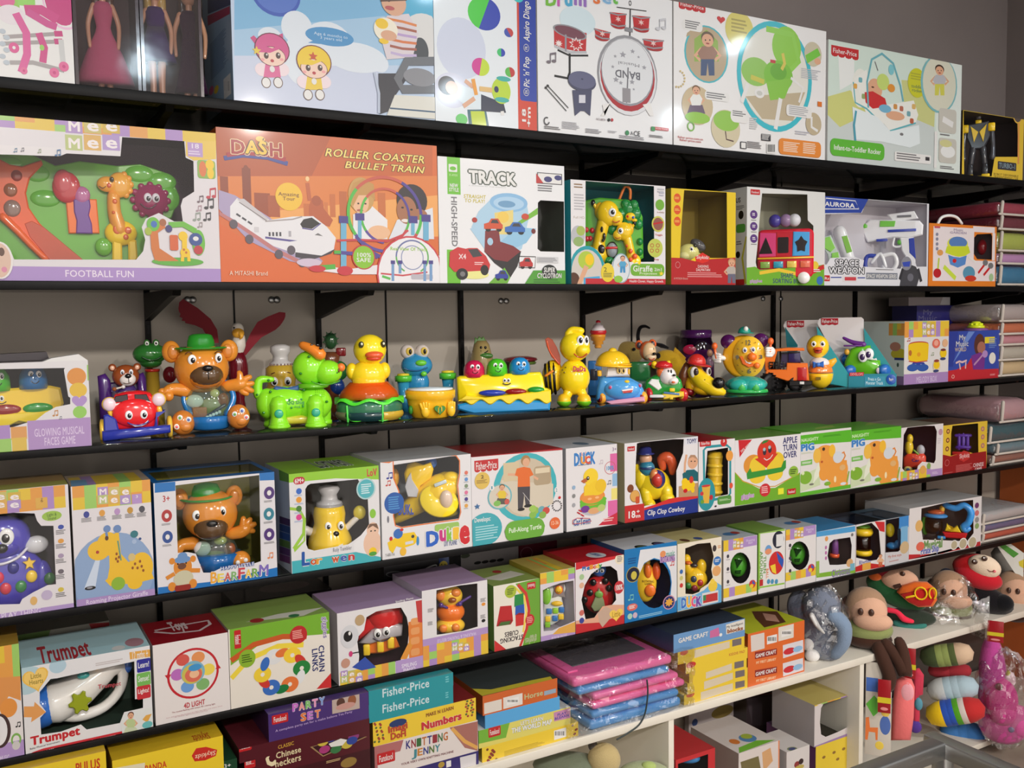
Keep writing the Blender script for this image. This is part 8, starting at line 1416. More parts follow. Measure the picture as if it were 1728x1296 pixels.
t.part('body').ell(1072,230,0,24,34,24,C(244,214,40));t.part('base').ell(1085,305,-6,30,18,24,C(60,150,220)).ell(1110,296,-6,16,22,18,C(60,150,220));t.part('arm').tube([(1125,290,0),(1120,230,0),(1135,190,0)],12,C(70,160,226));t.done()
b=Carton('ship_toy_box','large white window box with red base holding a blue pirate ship toy',E4,1165,1515,112,Z5,.17,.0,360,C(206,204,204),C(206,202,200),C(228,224,224),[(1228,110),(1350,80),(1480,68),(1482,230),(1450,270),(1330,265),(1235,262),(1225,200)],C(136,126,124))
f=b.front;f.poly([(1165,335),(1330,330),(1420,300),(1515,270),(1515,330),(1165,360)],C(190,46,54)).text('Musical',1240,268,1330,300,C(110,150,90),.07,0,0,WHITE,.05).text('Pirate Ship',1225,302,1312,328,C(80,100,180),.05,0,0,WHITE,.05).ell(1222,295,20,22,C(226,110,90)).ell(1216,195,18,28,C(226,180,110))
for x,r in((1387,24),(1430,28),(1476,30)):f.ell(x,288-(x-1387)*.15,r*.75,r*1.0,WHITE).ell(x,288-(x-1387)*.15,r*.6,r*.82,C(190,180,150))
for y,c in((95,C(110,60,110)),(132,C(206,120,120)),(165,C(150,150,150)),(195,C(140,170,110))):f.ell(1498,y,10,14,c)
b.done()
t=toy('toy_ship','pirate ship toy with curled blue mast inside the big white box',E4,1350,262,Z5+.03,.06)
t.part('mast').tube([(1340,105,0),(1390,118,0),(1430,100,0),(1465,130,0),(1455,180,0),(1430,205,0),(1440,222,0),(1455,212,0)],[16,17,17,18,18,17,16,14],C(60,150,226),seg=14);t.part('barrel').lathe(1285,245,0,[(40,0),(46,30),(44,70)],C(150,120,90),'clearplastic').ell(1285,220,0,34,24,30,C(120,90,60));t.part('barrel_side').tube([(1240,180,0),(1236,210,0),(1244,250,0)],12,C(90,170,60));t.part('lid').ell(1295,160,0,60,14,44,C(70,150,220)).ell(1295,142,0,44,14,34,C(206,100,60)).ell(1325,126,0,14,18,14,C(230,180,60));t.part('hull').prism([(1330,235),(1450,232),(1440,262),(1340,262)],-30,40,C(206,40,44),6).prism([(1340,230),(1350,195),(1375,225),(1400,200),(1420,232)],-20,20,C(240,206,50),4);t.part('roller').cube(1325,260,-30,40,14,20,C(60,150,220),4);t.done()
# behind the lowest row
b=Carton('black_toy_box','black box with two clear goggle lenses printed on it, behind the beetle boxes',H8,210,610,225,Z5,.14,.20,420,BLACK,C(30,30,34),C(20,20,24),h=.19)
f=b.front;f.ell(300,300,80,24,C(110,110,112),rot=-10).ell(302,302,72,18,C(40,40,44),rot=-10).ell(505,285,98,26,C(190,190,190),rot=22).ell(508,287,88,18,C(50,50,54),rot=22).ell(340,308,20,10,WHITE).ell(475,292,20,12,WHITE);b.done()
b=Carton('smiley_card_box','narrow blue box with yellow smiley stickers behind the beetle boxes',H8,612,685,160,Z5,.10,.20,400,C(30,50,110),C(30,50,110),C(34,64,130),h=.20)
f=b.front;
for y in(235,325):f.ell(640,y,32,34,C(206,186,70)).ell(628,y-8,4,5,BLACK).ell(652,y-8,4,5,BLACK).ring(640,y+2,18,16,.2,BLACK,14,200,340)
b.done()
b=Carton('white_carton','grey white carton with black dots at the back behind the stacking cubes box',H8,770,1190,150,Z5,.12,.24,300,C(150,146,144),C(150,146,144),C(150,146,146),h=.19)
f=b.front
for i in range(4):f.ell(890+i*55,215-i*7,26,11,BLACK)
f.ell(800,165,34,16,C(60,70,50)).ring(1246,145,44,44,.08,C(90,80,84));b.done()
b=Carton('red_carton','dark red carton at the back behind the ladybird box',H8,1192,1470,60,Z5,.12,.25,250,C(70,14,26),C(70,14,26),C(90,16,36),h=.215);b.front.ring(1246,145,44,44,.08,C(150,120,126));b.done()
b=Carton('flat_box','black toy box tops at the back behind the chain links box',PX,395,560,985,Z5,.13,.22,1010,C(40,36,36),C(46,42,42),C(40,34,36),h=.15);b.top.ell(480,990,50,8,C(110,90,90));b.done()
b=Carton('baby_toy_box','grey white box with a red corner at the back behind the trumpet box',PX,30,186,1055,Z5,.10,.20,1090,C(90,90,80),C(110,110,96),C(150,150,140),h=.165);b.front.poly([(150,1050),(186,1050),(186,1080),(160,1075)],C(150,40,44)).poly([(30,1060),(85,1060),(75,1095),(30,1100)],C(90,120,60)).text('BABY',105,1078,145,1088,C(60,50,50),.02);b.done()
# ================================================================ flat games stacked on the white cabinet
ST=-.036
def flat(name,lb,fr,xl,xr,xt,yt,z,depth,col,side,top,set_=ST,group=None,**k):
 h=on_y(*fr(xt,yt),set_).z-z
 return Carton(name,lb,fr,xl,xr,yt,z,depth,set_,yb=yt,h=h,front=col,side=side,top=top,group=group,**k)
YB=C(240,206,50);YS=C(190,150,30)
for xl,xr,yt,n in((-260,700,340,'left'),(735,1476,240,'right')):
 z=ZC
 for i in range(2):
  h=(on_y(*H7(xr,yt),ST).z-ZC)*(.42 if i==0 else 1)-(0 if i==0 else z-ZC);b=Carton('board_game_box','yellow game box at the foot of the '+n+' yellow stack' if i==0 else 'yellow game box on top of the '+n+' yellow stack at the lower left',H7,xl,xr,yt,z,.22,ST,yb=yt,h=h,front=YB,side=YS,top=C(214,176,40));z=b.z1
  if i:
   f=b.front
   if n=='left':f.text('PULUS',500,425,665,455,C(200,60,40),.03)
   else:f.text('PANDA',960,440,1105,450,C(206,60,40),.03).poly([(1270,375),(1300,325),(1365,315),(1440,335),(1430,375),(1360,405),(1290,412)],C(206,50,40)).text('Skykidz',1290,362,1430,368,C(240,200,170),.02,.1,180).poly([(760,456),(960,420),(960,470),(760,470)],C(232,222,190));b.top.text('Skykidz',1260,230,1400,262,C(170,60,30),.02,0,180)
  b.done()
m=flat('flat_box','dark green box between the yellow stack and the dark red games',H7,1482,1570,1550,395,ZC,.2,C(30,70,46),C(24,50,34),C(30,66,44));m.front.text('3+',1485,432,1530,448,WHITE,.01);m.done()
# dark red chequer games and party set
DR=C(84,24,34);a=flat('board_game_box','dark red game box at the bottom under the classic chequers games',E2,300,972,960,1117,ZC,.24,C(64,18,26),C(60,20,28),C(66,20,28));a.front.small(700,1180,800,1200,2,C(200,170,120)).ell(840,1200,50,30,C(150,120,60));a.done()
b=flat('board_game_box','dark red game box with a star shaped chequers board, upper one lettered large',E2,185,970,960,1010,a.z1,.24,DR,C(70,22,30),C(80,24,34));f=b.front
f.tagred(190,1140,262,1228,'Funskool',-90).slant('Chinese',390,1178,545,1135,38,C(230,214,170),.02).slant('heckers',385,1232,545,1186,42,C(230,214,170),.02).text('C',322,1122,390,1218,C(236,220,180),.06).slant('CLASSIC',402,1118,500,1090,22,C(206,160,60),.02).poly([(600,1105),(790,990),(955,1040),(680,1165)],C(160,130,90)).poly([(615,1104),(790,997),(942,1040),(682,1158)],C(60,20,28))
for i,(x,y)in enumerate(((680,1075),(730,1050),(790,1025),(870,1040),(690,1120),(760,1120),(830,1090),(860,1065))):f.ell(x,y,34,24,(C(206,180,70),C(60,70,150),C(190,60,60),C(140,60,120),C(170,60,120),C(60,120,70),C(200,180,70),C(50,70,150))[i])
f.poly([(715,1085),(790,1040),(830,1060),(800,1095),(730,1105)],C(230,226,220));b.done()
c=flat('board_game_box','thin dark red game box with a small red sign, under the purple party set',E2,152,968,960,928,b.z1,.23,DR,C(70,22,30),C(96,34,42));c.front.tagred(155,1075,238,1120,'Funskool');c.done()
b=flat('party_set_box','purple box printed with a tea party, on the dark red games',E2,335,962,955,765,c.z1,.2,C(74,50,116),C(58,42,84),C(70,50,110));f=b.front
for ch,x,y,cc in zip('PARTYSET',(490,530,572,612,655,540,582,628),(885,878,868,858,846,945,935,925),(C(200,110,200),C(230,150,150),C(130,190,110),C(230,150,190),C(120,150,210),C(226,120,60),C(190,110,200),C(226,130,90))):f.slant(ch,x,y,x+38,y-8,46,cc,.05,0,WHITE,.03)
f.tagred(362,912,465,945).poly([(735,795),(905,765),(908,865),(738,900)],C(190,170,160)).ell(790,830,26,30,C(90,60,50)).ell(860,815,26,34,C(150,90,60)).ell(820,850,60,20,C(200,150,140));f.slant('A complete party set for a make believe Tea Party',385,1012,862,890,14,C(196,170,220),.01);b.done()
# teal, numbers, knitting
a=flat('craft_box','dark blue box with a white price label under the knitting box',E2,1000,1645,1635,1130,ZC,.2,C(50,40,110),C(40,34,80),C(60,50,110));a.front.poly([(1530,1170),(1630,1145),(1630,1235),(1535,1240)],C(220,216,220)).ell(1415,1215,20,18,C(180,150,60)).rect(1445,1195,1475,1225,WHITE);a.done()
b=flat('knitting_box','white box printed with colourful knitting lettering',E2,995,1640,1632,940,a.z1,.2,C(230,220,216),C(150,110,110),C(200,180,170));f=b.front
f.poly([(990,1100),(1180,1060),(1160,1130),(1020,1170),(1020,1240),(990,1240)],C(180,110,110)).poly([(1465,985),(1640,945),(1640,1130),(1560,1110)],C(170,110,100)).line([(1480,990),(1560,1070),(1640,1110)],22,C(226,170,90)).tagred(1015,1150,1128,1190)
for i,ch in enumerate('KNITTING'):f.slant(ch,1195+i*33,1118-i*7.4,1224+i*33,1111-i*7.4,50,(C(60,60,130),C(150,50,60),C(60,110,60),C(190,110,50))[i%4],.03)
for i,ch in enumerate('JENNY'):f.slant(ch,1230+i*36,1168-i*8,1262+i*36,1161-i*8,44,(C(70,140,150),C(200,130,50),C(60,70,140),C(90,120,60))[i%4],.03)
f.slant('YOUR VERY OWN KNITTING MACHINE',1165,1220,1490,1138,14,C(120,60,70),.02);b.done()
c=flat('dough_box','yellow box lettered for learning numbers, under the two teal boxes',E2,985,1628,1620,800,b.z1,.2,C(240,204,60),C(150,110,50),C(130,40,40));f=c.front
for i in range(18):f.ell(1000+(i*37)%60,960+(i*29)%130-(i%3)*4,7,7,(C(150,80,50),C(90,110,60),C(170,60,60))[i%3]).ell(1565+(i*31)%60,810+(i*23)%110,7,7,(C(150,80,50),C(90,110,60),C(170,60,60))[i%3])
f.ell(1145,955,54,24,C(40,60,110)).slant('Imagi',1085,1018,1205,985,40,C(190,70,50),.05).slant('DoH',1100,1060,1195,1035,40,C(190,70,50),.05).slant('Numbers',1292,1000,1540,930,46,C(200,50,60),.06,0,C(240,226,190),.03).slant('MAKE N LEARN',1320,918,1490,870,22,C(150,90,50),.03);c.done()
z=c.z1
for yt,lb in((725,'lower of two teal boxes with white lettering'),(628,'upper of two teal boxes with white lettering, topmost of its stack')):
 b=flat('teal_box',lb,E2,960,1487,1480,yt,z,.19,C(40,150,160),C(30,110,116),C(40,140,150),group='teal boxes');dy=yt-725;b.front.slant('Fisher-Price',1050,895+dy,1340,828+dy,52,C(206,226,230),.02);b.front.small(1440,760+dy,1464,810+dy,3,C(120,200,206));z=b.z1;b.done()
 # map game stack
a=flat('board_game_box','yellow game box with a barcode at the bottom of the world map stack',G1,168,690,685,570,ZC,.22,C(240,206,60),C(190,160,50),C(226,206,90));f=a.front;f.barcode(560,618,625,650);f.small(290,690,540,740,7,C(190,160,50))
for i in range(14):f.ell(200+(i*29)%50,720+(i*31)%80,7,7,(C(120,70,40),C(150,50,50))[i%2]).ell(660+(i*17)%25,590+(i*23)%70,6,6,(C(120,70,40),C(150,50,50))[i%2])
a.done()
b=flat('board_game_box','green and yellow game box lettered about the world map',G1,150,648,640,490,a.z1,.2,C(226,214,110),C(90,160,60),C(226,230,226));f=b.front;f.poly([(150,590),(320,555),(300,655),(150,690)],C(120,180,60)).tagred(205,605,272,640);f.slant("LET'S LEARN",380,588,500,560,20,WHITE,.04,0,C(110,130,40),.04);f.slant('THE WORLD MAP',330,632,548,580,26,WHITE,.05,0,C(110,130,40),.04);f.poly([(558,520),(645,495),(648,548),(560,568)],C(200,140,180)).text('PLAY\n&LEARN',562,530,640,540,C(80,70,160),.03);b.done()
c=flat('tray_box','thin sky blue plastic tray under the orange game box',G1,185,590,580,435,b.z1,.2,C(90,170,226),C(70,140,200),C(90,170,226));c.done()
d=flat('board_game_box','orange game box with two barcode labels and a dark picture lid',G1,172,577,570,335,c.z1,.22,C(206,100,44),C(176,84,40),C(60,66,66));f=d.front;f.rect(182,470,278,505,C(226,216,206)).rect(285,440,390,475,C(230,222,216)).barcode(303,450,370,466).slant('Horse',400,450,500,424,28,C(190,190,140),.03).rect(506,405,570,412,C(150,170,190));d.top.poly([(100,395),(130,440),(560,345),(540,325),(440,345),(220,395)],C(206,190,60));d.done()
# plastic slate trays
PK=C(240,110,170);BL=C(80,150,214);z=ZC;X=lambda px:on_y(*G1(px,450),ST).x
for i,(xl,xr,yc,c,lb)in enumerate(((755,1248,470,BL,'lowest blue'),(765,1238,405,BL,'blue tray second from the bottom'),(770,1270,335,PK,'pink tray third from the bottom'),(775,1236,285,PK,'pink tray third from the top'),(690,1185,278,BL,'blue tray second from the top'),(665,1200,200,PK,'topmost pink'))):
 h=.026 if i in(0,5)else.021;m=MB();w=X(xr)-X(xl);D=.26;m.cube((0,0,h/2),(w,D,h*.9),c,'plastic',.008);
 t=empty('slate_tray',((X(xl)+X(xr))/2,ST+D/2,z),0,('%s of the stacked plastic writing trays'%lb)if 'tray' not in lb else lb+' of the bagged stack','tray','plastic writing trays');m.build('tray',t)
 if i==5:
  q=MB();q.cube((.0,.02,h*.97),(w*.78,D*.62,.004),C(90,86,92),'plastic',.001);q.build('screen',t);q=MB();q.cube((-w*.42,0,h),(.03,D*.7,.006),PK,'plastic',.002);q.build('pen_slot',t)
 z+=h+.002
m=MB();W=X(1275)-X(650);bm=bmesh.new();bmesh.ops.create_cube(bm,size=1);bmesh.ops.subdivide_edges(bm,edges=bm.edges[:],cuts=12,use_grid_fill=True);rd=random.Random(5)
for v in bm.verts:v.co=Vector((v.co.x*(W+.03)+rd.uniform(-.006,.006),v.co.y*.285+rd.uniform(-.006,.006),max(.001,(v.co.z+.5)*(z-ZC+.008)+rd.uniform(-.003,.004))))
m.bm_add(bm,(1,1,1),'polybag',False)
bag=tag(m.build('plastic_bag',None,((X(650)+X(1275))/2,ST+.131,ZC+.001)),'clear plastic bag wrapped around the pink and blue trays','bag')
m=MB();p=[on_y(*G1(x,y),-.052)for x,y in((1062,345),(1066,420),(1052,520),(1020,585),(960,630),(900,665))];m.tube(p,.0022,C(50,60,60),'rubber');tag(m.build('cord',None),'dark cord tied around the pink and blue trays','cord')
# game craft stacks
z=ZC
for i,(xl,xr,yt)in enumerate(((1262,1605,335),(1280,1605,278),(1290,1600,228),(1272,1605,168),(1228,1588,108))):
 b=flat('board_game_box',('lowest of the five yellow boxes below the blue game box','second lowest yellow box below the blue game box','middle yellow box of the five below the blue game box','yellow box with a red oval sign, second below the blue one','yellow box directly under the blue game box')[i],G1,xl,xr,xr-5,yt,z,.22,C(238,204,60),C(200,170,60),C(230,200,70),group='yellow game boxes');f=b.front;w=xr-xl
 if i==3:f.ell(1300,262,26,16,C(206,60,50)).slant('KIDDIE PAD',1505,215,1590,195,14,C(200,120,60),.03)
 else:f.poly([(xl+90,yt+75),(xr-80,yt+26),(xr-80,yt+62),(xl+90,yt+118)],C(220,206,180)).poly([(xr-66,yt+20),(xr-16,yt+10),(xr-16,yt+44),(xr-66,yt+56)],C(120,110,110));(f.ell(xl+34,yt+88,22,14,C(206,90,60))if i in(0,4)else 0)
 z=b.z1;b.done()
b=flat('board_game_box','light blue game box on top of the five yellow boxes',G1,1205,1590,1585,12,z,.24,C(110,156,206),C(60,84,116),C(50,60,76));f=b.front;f.slant('GAME CRAFT',1232,145,1392,105,24,WHITE,.03,0,C(70,90,130),.03).poly([(1402,80),(1448,60),(1455,105),(1402,118)],C(206,110,160)).ell(1460,100,8,9,WHITE).poly([(1488,45),(1588,15),(1588,72),(1490,98)],C(226,222,214));f.slant('My Intelligent',1492,65,1580,42,12,C(60,60,60),.02);f.slant('blocks',1495,92,1580,72,20,C(150,90,60),.06);b.done()
z=ZC
for i,(yt,lb)in enumerate(((682,'lowest of the three orange game boxes'),(582,'middle of the three orange game boxes'),(480,'topmost orange game box, with barcode labels and a lime picture lid'))):
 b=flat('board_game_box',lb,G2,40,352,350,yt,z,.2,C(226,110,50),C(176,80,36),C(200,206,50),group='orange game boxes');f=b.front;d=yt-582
 if i<2:f.poly([(78,655+d),(200,635+d),(200,670+d),(78,695+d)],C(150,50,40)).slant('GAME CRAFT',82,688+d,195,662+d,20,WHITE,.03);f.slant('MY FIRST LIBRARY',85,722+d,195,700+d,14,C(250,210,170),.03);f.poly([(232,618+d),(344,588+d),(346,655+d),(234,690+d)],C(226,220,226));f.ell(268,650+d,32,18,C(206,50,60)).ell(315,638+d,26,16,C(150,190,226))
 else:f.poly([(55,565),(130,548),(132,635),(58,655)],C(222,212,206));f.barcode(145,570,200,600);f.rect(208,520,292,575,C(226,220,210));f.barcode(225,540,280,560);b.top.poly([(60,430),(200,430),(250,490),(130,520),(80,470)],C(100,60,40)).poly([(120,440),(190,450),(215,490),(140,480)],C(200,150,130))
 z=b.z1;b.done()
 # ================================================================ soft toys and packs
def soft(*a,**k):return Toy(*a,**k)
PL='plush';TAN=C(226,178,150);KH=C(150,160,100);DB=C(70,44,34)
t=soft('elephant_plush','grey elephant soft toy wrapped in a clear bag on the cabinet',G2,430,690,ZC,.02,'soft toy');GR=C(120,128,146)
t.part('body').ell(430,520,20,110,170,90,GR,PL).ell(470,640,0,100,60,80,GR,PL);t.part('head').ell(440,400,-10,110,110,90,GR,PL);t.part('ear').ell(320,420,10,70,100,40,C(110,116,134),PL);t.part('trunk').tube([(500,430,-60),(560,480,-70),(560,570,-70),(520,640,-60)],[50,46,42,36],C(130,150,176),PL);t.part('tusk').tube([(390,430,-90),(420,480,-100),(458,520,-100)],[16,14,5],WHITE,'cloth');t.part('foot').ell(370,605,-60,34,34,30,WHITE,PL);t.part('foot').ell(395,660,-70,42,34,34,WHITE,PL);t.part('wrap').wrap(430,500,0,170,225,120);t.done()
def monkey(lb,fr,bx,by,z,y,s,flip=1,wrap=False):
 t=soft('monkey_bag',lb,fr,bx,by,z,y,'soft toy bag');X=lambda v:bx+flip*v*s;Y=lambda v:by+v*s
 t.part('base').ell(bx,Y(-52),0,136*s,56*s,96*s,DB,PL);t.part('band').ell(bx,Y(-105),0,140*s,76*s,98*s,KH,PL);t.part('head').ell(X(-14),Y(-225),0,120*s,112*s,88*s,C(176,140,112),PL).ell(X(0),Y(-215),-30*s,106*s,92*s,74*s,TAN,PL).ell(X(26),Y(-168),-66*s,110*s,52*s,60*s,TAN,PL)
 for x in(-40,18):t.part('eye').ell(X(x),Y(-225),-104*s,16*s,20*s,10*s,DB)
 t.part('ear').ell(X(-120),Y(-230),0,30*s,46*s,26*s,DB,PL)
 if not wrap and s==1:t.part('strap').tube([(X(60),Y(-30),-80*s),(X(95),Y(40),-110*s),(X(120),Y(110),-112*s),(X(112),Y(165),-108*s)],40,DB,'cloth');t.part('strap').tube([(X(100),Y(-50),-70*s),(X(165),Y(20),-104*s),(X(205),Y(90),-110*s),(X(190),Y(-20),-90*s),(X(170),Y(-70),-70*s)],[34,36,38,34,30],DB,'cloth')
 if wrap:t.part('wrap').wrap(bx,Y(-150),0,175*s,170*s,120*s)
 t.done()
monkey('tan monkey plush bag with a green and brown base, beside the bagged elephant',G2,700,640,ZC,.0,1.0)
monkey('tan monkey plush bag in clear plastic behind the red masked bag',H4,960,900,None,.06,1.6,1,True)
monkey('tan and green plush bag behind the black and red car bag',H4,1600,870,None,.05,1.5,1)
t=soft('mask_bag','green plush bag with a tan face and a red and yellow mask pocket',H4,560,1040,ZC,.06,'soft toy bag')
t.part('body').ell(420,720,40,330,150,110,C(40,96,56),PL,(0,22,0)).ell(560,960,20,260,90,100,C(50,60,50),PL);t.part('cap').ell(260,500,30,190,110,90,C(130,26,40),PL,(0,20,0)).ell(205,565,-30,70,44,50,C(230,110,50),PL)
for x,y in((100,500),(235,490),(270,440)):t.ell(x,y,-60,22,16,10,C(220,180,180),PL)
t.part('head').ell(450,580,-20,190,110,90,TAN,PL);t.part('eye').ell(480,502,-90,26,24,14,DB);t.part('eye').cube(430,625,-104,80,40,14,DB,6,PL,(0,-25,0));t.part('mask').prism([(425,680),(480,610),(600,565),(720,560),(790,610),(820,720),(780,790),(640,810),(540,770)],-150,-60,C(236,110,40),20,PL,True).prism([(460,690),(620,640),(760,600),(800,700),(760,775),(640,795),(560,765)],-160,-140,C(196,36,34),8,PL,True)
t.part('goggle_trim').tube([(520,715,-166),(600,690,-168)],11,YEL,'cloth',sm=1).tube([(x,y,-170)for x,y in arc(660,660,58,60,0,360,14)],9,YEL,'cloth',sm=1).tube([(x,y,-168)for x,y in arc(775,650,34,54,-60,240,12)],9,YEL,'cloth',sm=1)
t.part('strap').tube([(340,870,-120),(430,880,-130),(500,940,-130),(580,960,-120)],[30,26,34,22],C(240,50,80),'cloth');t.part('strap').tube([(420,1010,-60),(560,1040,-60),(700,1010,-40)],[34,36,30],C(60,130,120),'cloth');t.done()
t=soft('car_bag','red and black car shaped plush bag with a smiling cream face',H4,1250,820,None,.03,'soft toy bag')
t.part('body').ell(1270,640,20,330,130,150,C(24,22,26),PL,(0,16,0)).ell(1480,660,-30,110,90,90,C(20,20,24),PL);t.part('hood').ell(1230,420,-20,250,120,130,C(206,36,50),PL,(0,14,0)).ell(1200,330,10,230,130,120,C(216,34,40),PL);t.part('face').ell(1290,300,-70,170,110,90,C(250,226,200),PL,(0,16,0))
for x,y in((1195,245),(1290,205)):t.part('eye').ell(x,y,-156 if x<1200 else-150,30,26,12,DB).ell(x-6,y-8,-166 if x<1200 else-160,9,9,6,WHITE)
t.part('mouth').smile(1355,310,-158,32,16,C(120,50,40),4);t.ell(1390,322,-150,16,14,8,C(240,120,130));t.part('wheel').lathe(910,430,-60,[(0,-30),(50,-28),(80,-10),(80,10),(50,28),(0,30)],C(26,30,50),PL,(90,0,30)).ell(895,445,-92,26,24,12,C(150,140,90));t.done()
t=soft('grey_plush','pale grey plush roll under the card packet at the right edge',H4,1640,640,None,.12,'soft toy');t.part('body').tube([(1440,230,20),(1560,380,0),(1660,560,0),(1700,700,0)],[90,110,110,80],C(140,136,130),PL);t.part('trim').ell(1560,350,-60,60,20,30,C(120,116,112),PL);t.done()
t=soft('card_packet','white packet with green and blue corner lying on the grey plush',H4,1600,400,None,.05,'packet');t.part('card').prism([(1420,130),(1560,100),(1690,180),(1690,460),(1600,380)],-30,-20,C(232,230,222));t.part('print').prism([(1440,130),(1500,110),(1640,190),(1590,235)],-32,-30,C(90,160,70)).prism([(1640,270),(1690,240),(1690,330),(1650,310)],-32,-30,C(226,206,70));t.done()
t=soft('plastic_wrap','crumpled clear plastic wrap hanging over the cabinet edge beside the mask bag',H4,1050,1060,ZC,-.02,'plastic wrap');rr=random.Random(3)
P0=t.P;t.part('sheet').mb.grid(lambda u,v:Vector(P0(700+640*u,1100-430*v*(.35+.65*u)-60*sin(5*u),-70-60*sin(7*u+3*v)+rr.uniform(-16,16)))+Vector((0,0,rr.uniform(-.003,.003))),18,12,(1,1,1),'polybag');t.done()
# price tags
for x0,y0,x1,y1,lb in((470,180,575,465,'left red price tag with yellow band hanging from the brown straps'),(225,470,345,785,'red price tag with yellow band against the animal print panel'),(1240,-70,1390,130,'red price tag with yellow band under the black car bag')):
 t=soft('price_tag',lb,H5,(x0+x1)/2,y1,on_y(*H5((x0+x1)/2,y1),-.09).z,-.09,'price tag',None);t.part('card').cube((x0+x1)/2,(y0+y1)/2,0,x1-x0,y1-y0,4,C(176,24,36),1,'print');w=y1-y0;t.part('band').cube((x0+x1)/2,y0+w*.62,-3,x1-x0+6,w*.17,2,C(240,220,50),0,'print');t.part('logo').ell((x0+x1)/2,y0+w*.88,-3,(x1-x0)*.3,w*.05,2,C(226,140,140));t.done()
 # pillows, mat and pink giraffe under the board
def roll(name,lb,x0,y0,x1,y1,r,z,y,cols,cat='pillow'):
 r*=1.25;x0+=90;x1-=70
 t=soft(name,lb,H5,(x0+x1)/2,max(y0,y1)+r,on_y(*H5((x0+x1)/2,max(y0,y1)+r),y).z,y,cat);n=len(cols);t.part('cover')
 for i,c in enumerate(cols):
  a,b=i/n,(i+1)/n;k=.8 if i in(0,n-1)else 1
  t.tube([(x0+(x1-x0)*a,y0+(y1-y0)*a,0),(x0+(x1-x0)*b,y0+(y1-y0)*b,0)],[r*(.94 if i==0 else 1),r*(.94 if i==n-1 else 1)],c,'cloth',16,1)
 return t.done()
roll('rolled_pillow','blue round ended pillow at the bottom of the pillow pile',800,985,1210,955,90,0,.05,[C(70,130,200)]*3)
roll('rolled_pillow','striped yellow, blue and green pillow roll in the pillow pile',690,820,1170,720,104,0,.0,[YEL,C(50,90,190),C(50,90,190),C(90,170,40),C(226,214,206),C(200,50,50)])
roll('rolled_pillow','pale blue pillow roll above the striped roll',690,590,1120,520,96,0,.03,[C(206,210,210),C(180,204,216),C(180,204,216),C(180,204,216)])
roll('rolled_pillow','folded dark red cloth between the pale blue and the green pillow',660,410,1100,370,56,0,.06,[C(170,50,60)]*2,'cloth')
roll('rolled_pillow','green spotted pillow directly under the white board',620,280,1080,210,90,0,.03,[C(70,84,50),C(150,166,96),C(150,166,96),C(90,104,60),C(220,190,160)])
t=soft('pillow','upright salmon pink pillow standing before the white cabinet panel',H5,450,1050,on_y(*H5(450,1050),-.10).z,-.10,'pillow');t.part('cover').prism([(345,1050),(360,700),(380,480),(440,440),(530,450),(560,520),(555,800),(530,1020)],-50,50,C(240,120,120),36,'cloth',True).ell(490,560,-40,64,90,20,C(244,170,180),'cloth');t.done()
t=soft('pillow','red cushion standing behind the salmon pink pillow',H5,600,900,on_y(*H5(600,900),-.02).z,-.02,'pillow');t.part('cover').prism([(540,900),(545,380),(600,360),(645,420),(640,600),(600,620),(615,800),(610,940)],-30,40,C(206,60,84),24,'cloth',True).ell(600,690,-20,40,60,30,C(90,150,170),'cloth').ell(575,910,-20,60,60,30,C(90,60,150),'cloth');t.done()
t=soft('animal_print_panel','white panel printed with colourful animals beside the cabinet end',H5,220,1180,on_y(*H5(220,1180),-.06).z,-.06,'printed panel');t.part('panel').cube(225,740,0,240,880,14,C(234,226,214),2,'print')
t.part('print').prism([(110,700),(185,610),(225,650),(220,770),(180,810)],-9,-7,C(100,190,70)).prism([(108,1040),(110,830),(140,820),(150,920),(225,910),(222,1030),(205,1030),(200,960),(140,960),(130,1040)],-9,-7,C(226,120,60)).ell(290,880,-7,50,90,2,C(80,110,180)).cube(165,510,-8,110,130,2,C(70,110,190)).ell(240,1080,-7,40,40,2,C(230,200,80)).ell(290,760,-7,40,40,2,C(230,200,90));t.done()
t=soft('giraffe_plush','big pink plush animal in a clear bag at the right edge',H5,1400,1060,on_y(*H5(1400,1060),-.08).z,-.08,'soft toy');MG=C(214,84,160)
t.part('body').ell(1380,900,0,230,170,150,MG,PL).ell(1290,640,30,150,250,110,C(206,70,150),PL).tube([(1290,560,20),(1270,350,20),(1260,160,20)],[140,130,90],C(200,80,160),PL);t.part('head').ell(1360,640,-60,160,210,110,C(216,70,150),PL).ell(1380,760,-90,130,110,100,C(220,80,156),PL);t.part('ear').ell(1430,450,-20,60,80,50,C(226,190,200),PL).ell(1420,400,-40,24,40,20,C(190,180,90),PL);t.part('eye').ell(1340,490,-150,36,34,16,C(110,50,60));t.part('leg').ell(1520,820,-40,150,150,110,C(226,100,170),PL).ell(1460,875,-146,28,26,10,C(120,110,150));t.part('wrap').wrap(1380,640,-10,290,470,190);t.done()
# bedding packs on the right
def pack(lb,fr,x0,y0,x1,y1,z,y,col,d=.34,edge=C(200,190,180)):
 a=on_y(*fr(x0,y1),y);b=on_y(*fr(x1,y0),y);w=b.x-a.x;h=max(b.z-a.z,.03);t=empty('bedding_pack',((a.x+b.x)/2,y+d/2,z),0,lb,'bedding pack','bedding packs')
 m=MB();m.cube((0,0,h/2),(w*.97,d*.96,h*.94),col,'cloth',min(h*.4,.05),None,None,3);m.build('bedding',t)
 m=MB();m.cube((0,0,h/2),(w,d,h),(1,1,1),'polybag',min(h*.35,.045),None,None,3);m.build('clear_cover',t)
 m=MB();e=h/2;m.tube([(-w/2+.01,-d/2,h*.12),(-w/2+.01,-d/2-.004,h*.9)],.006,edge,'cloth',8,1).tube([(-w/2,-d/2,h*.1),(w/2,-d/2,h*.1)],.004,edge,'cloth',8,1);m.build('piping',t);return z+h
W3=3.02
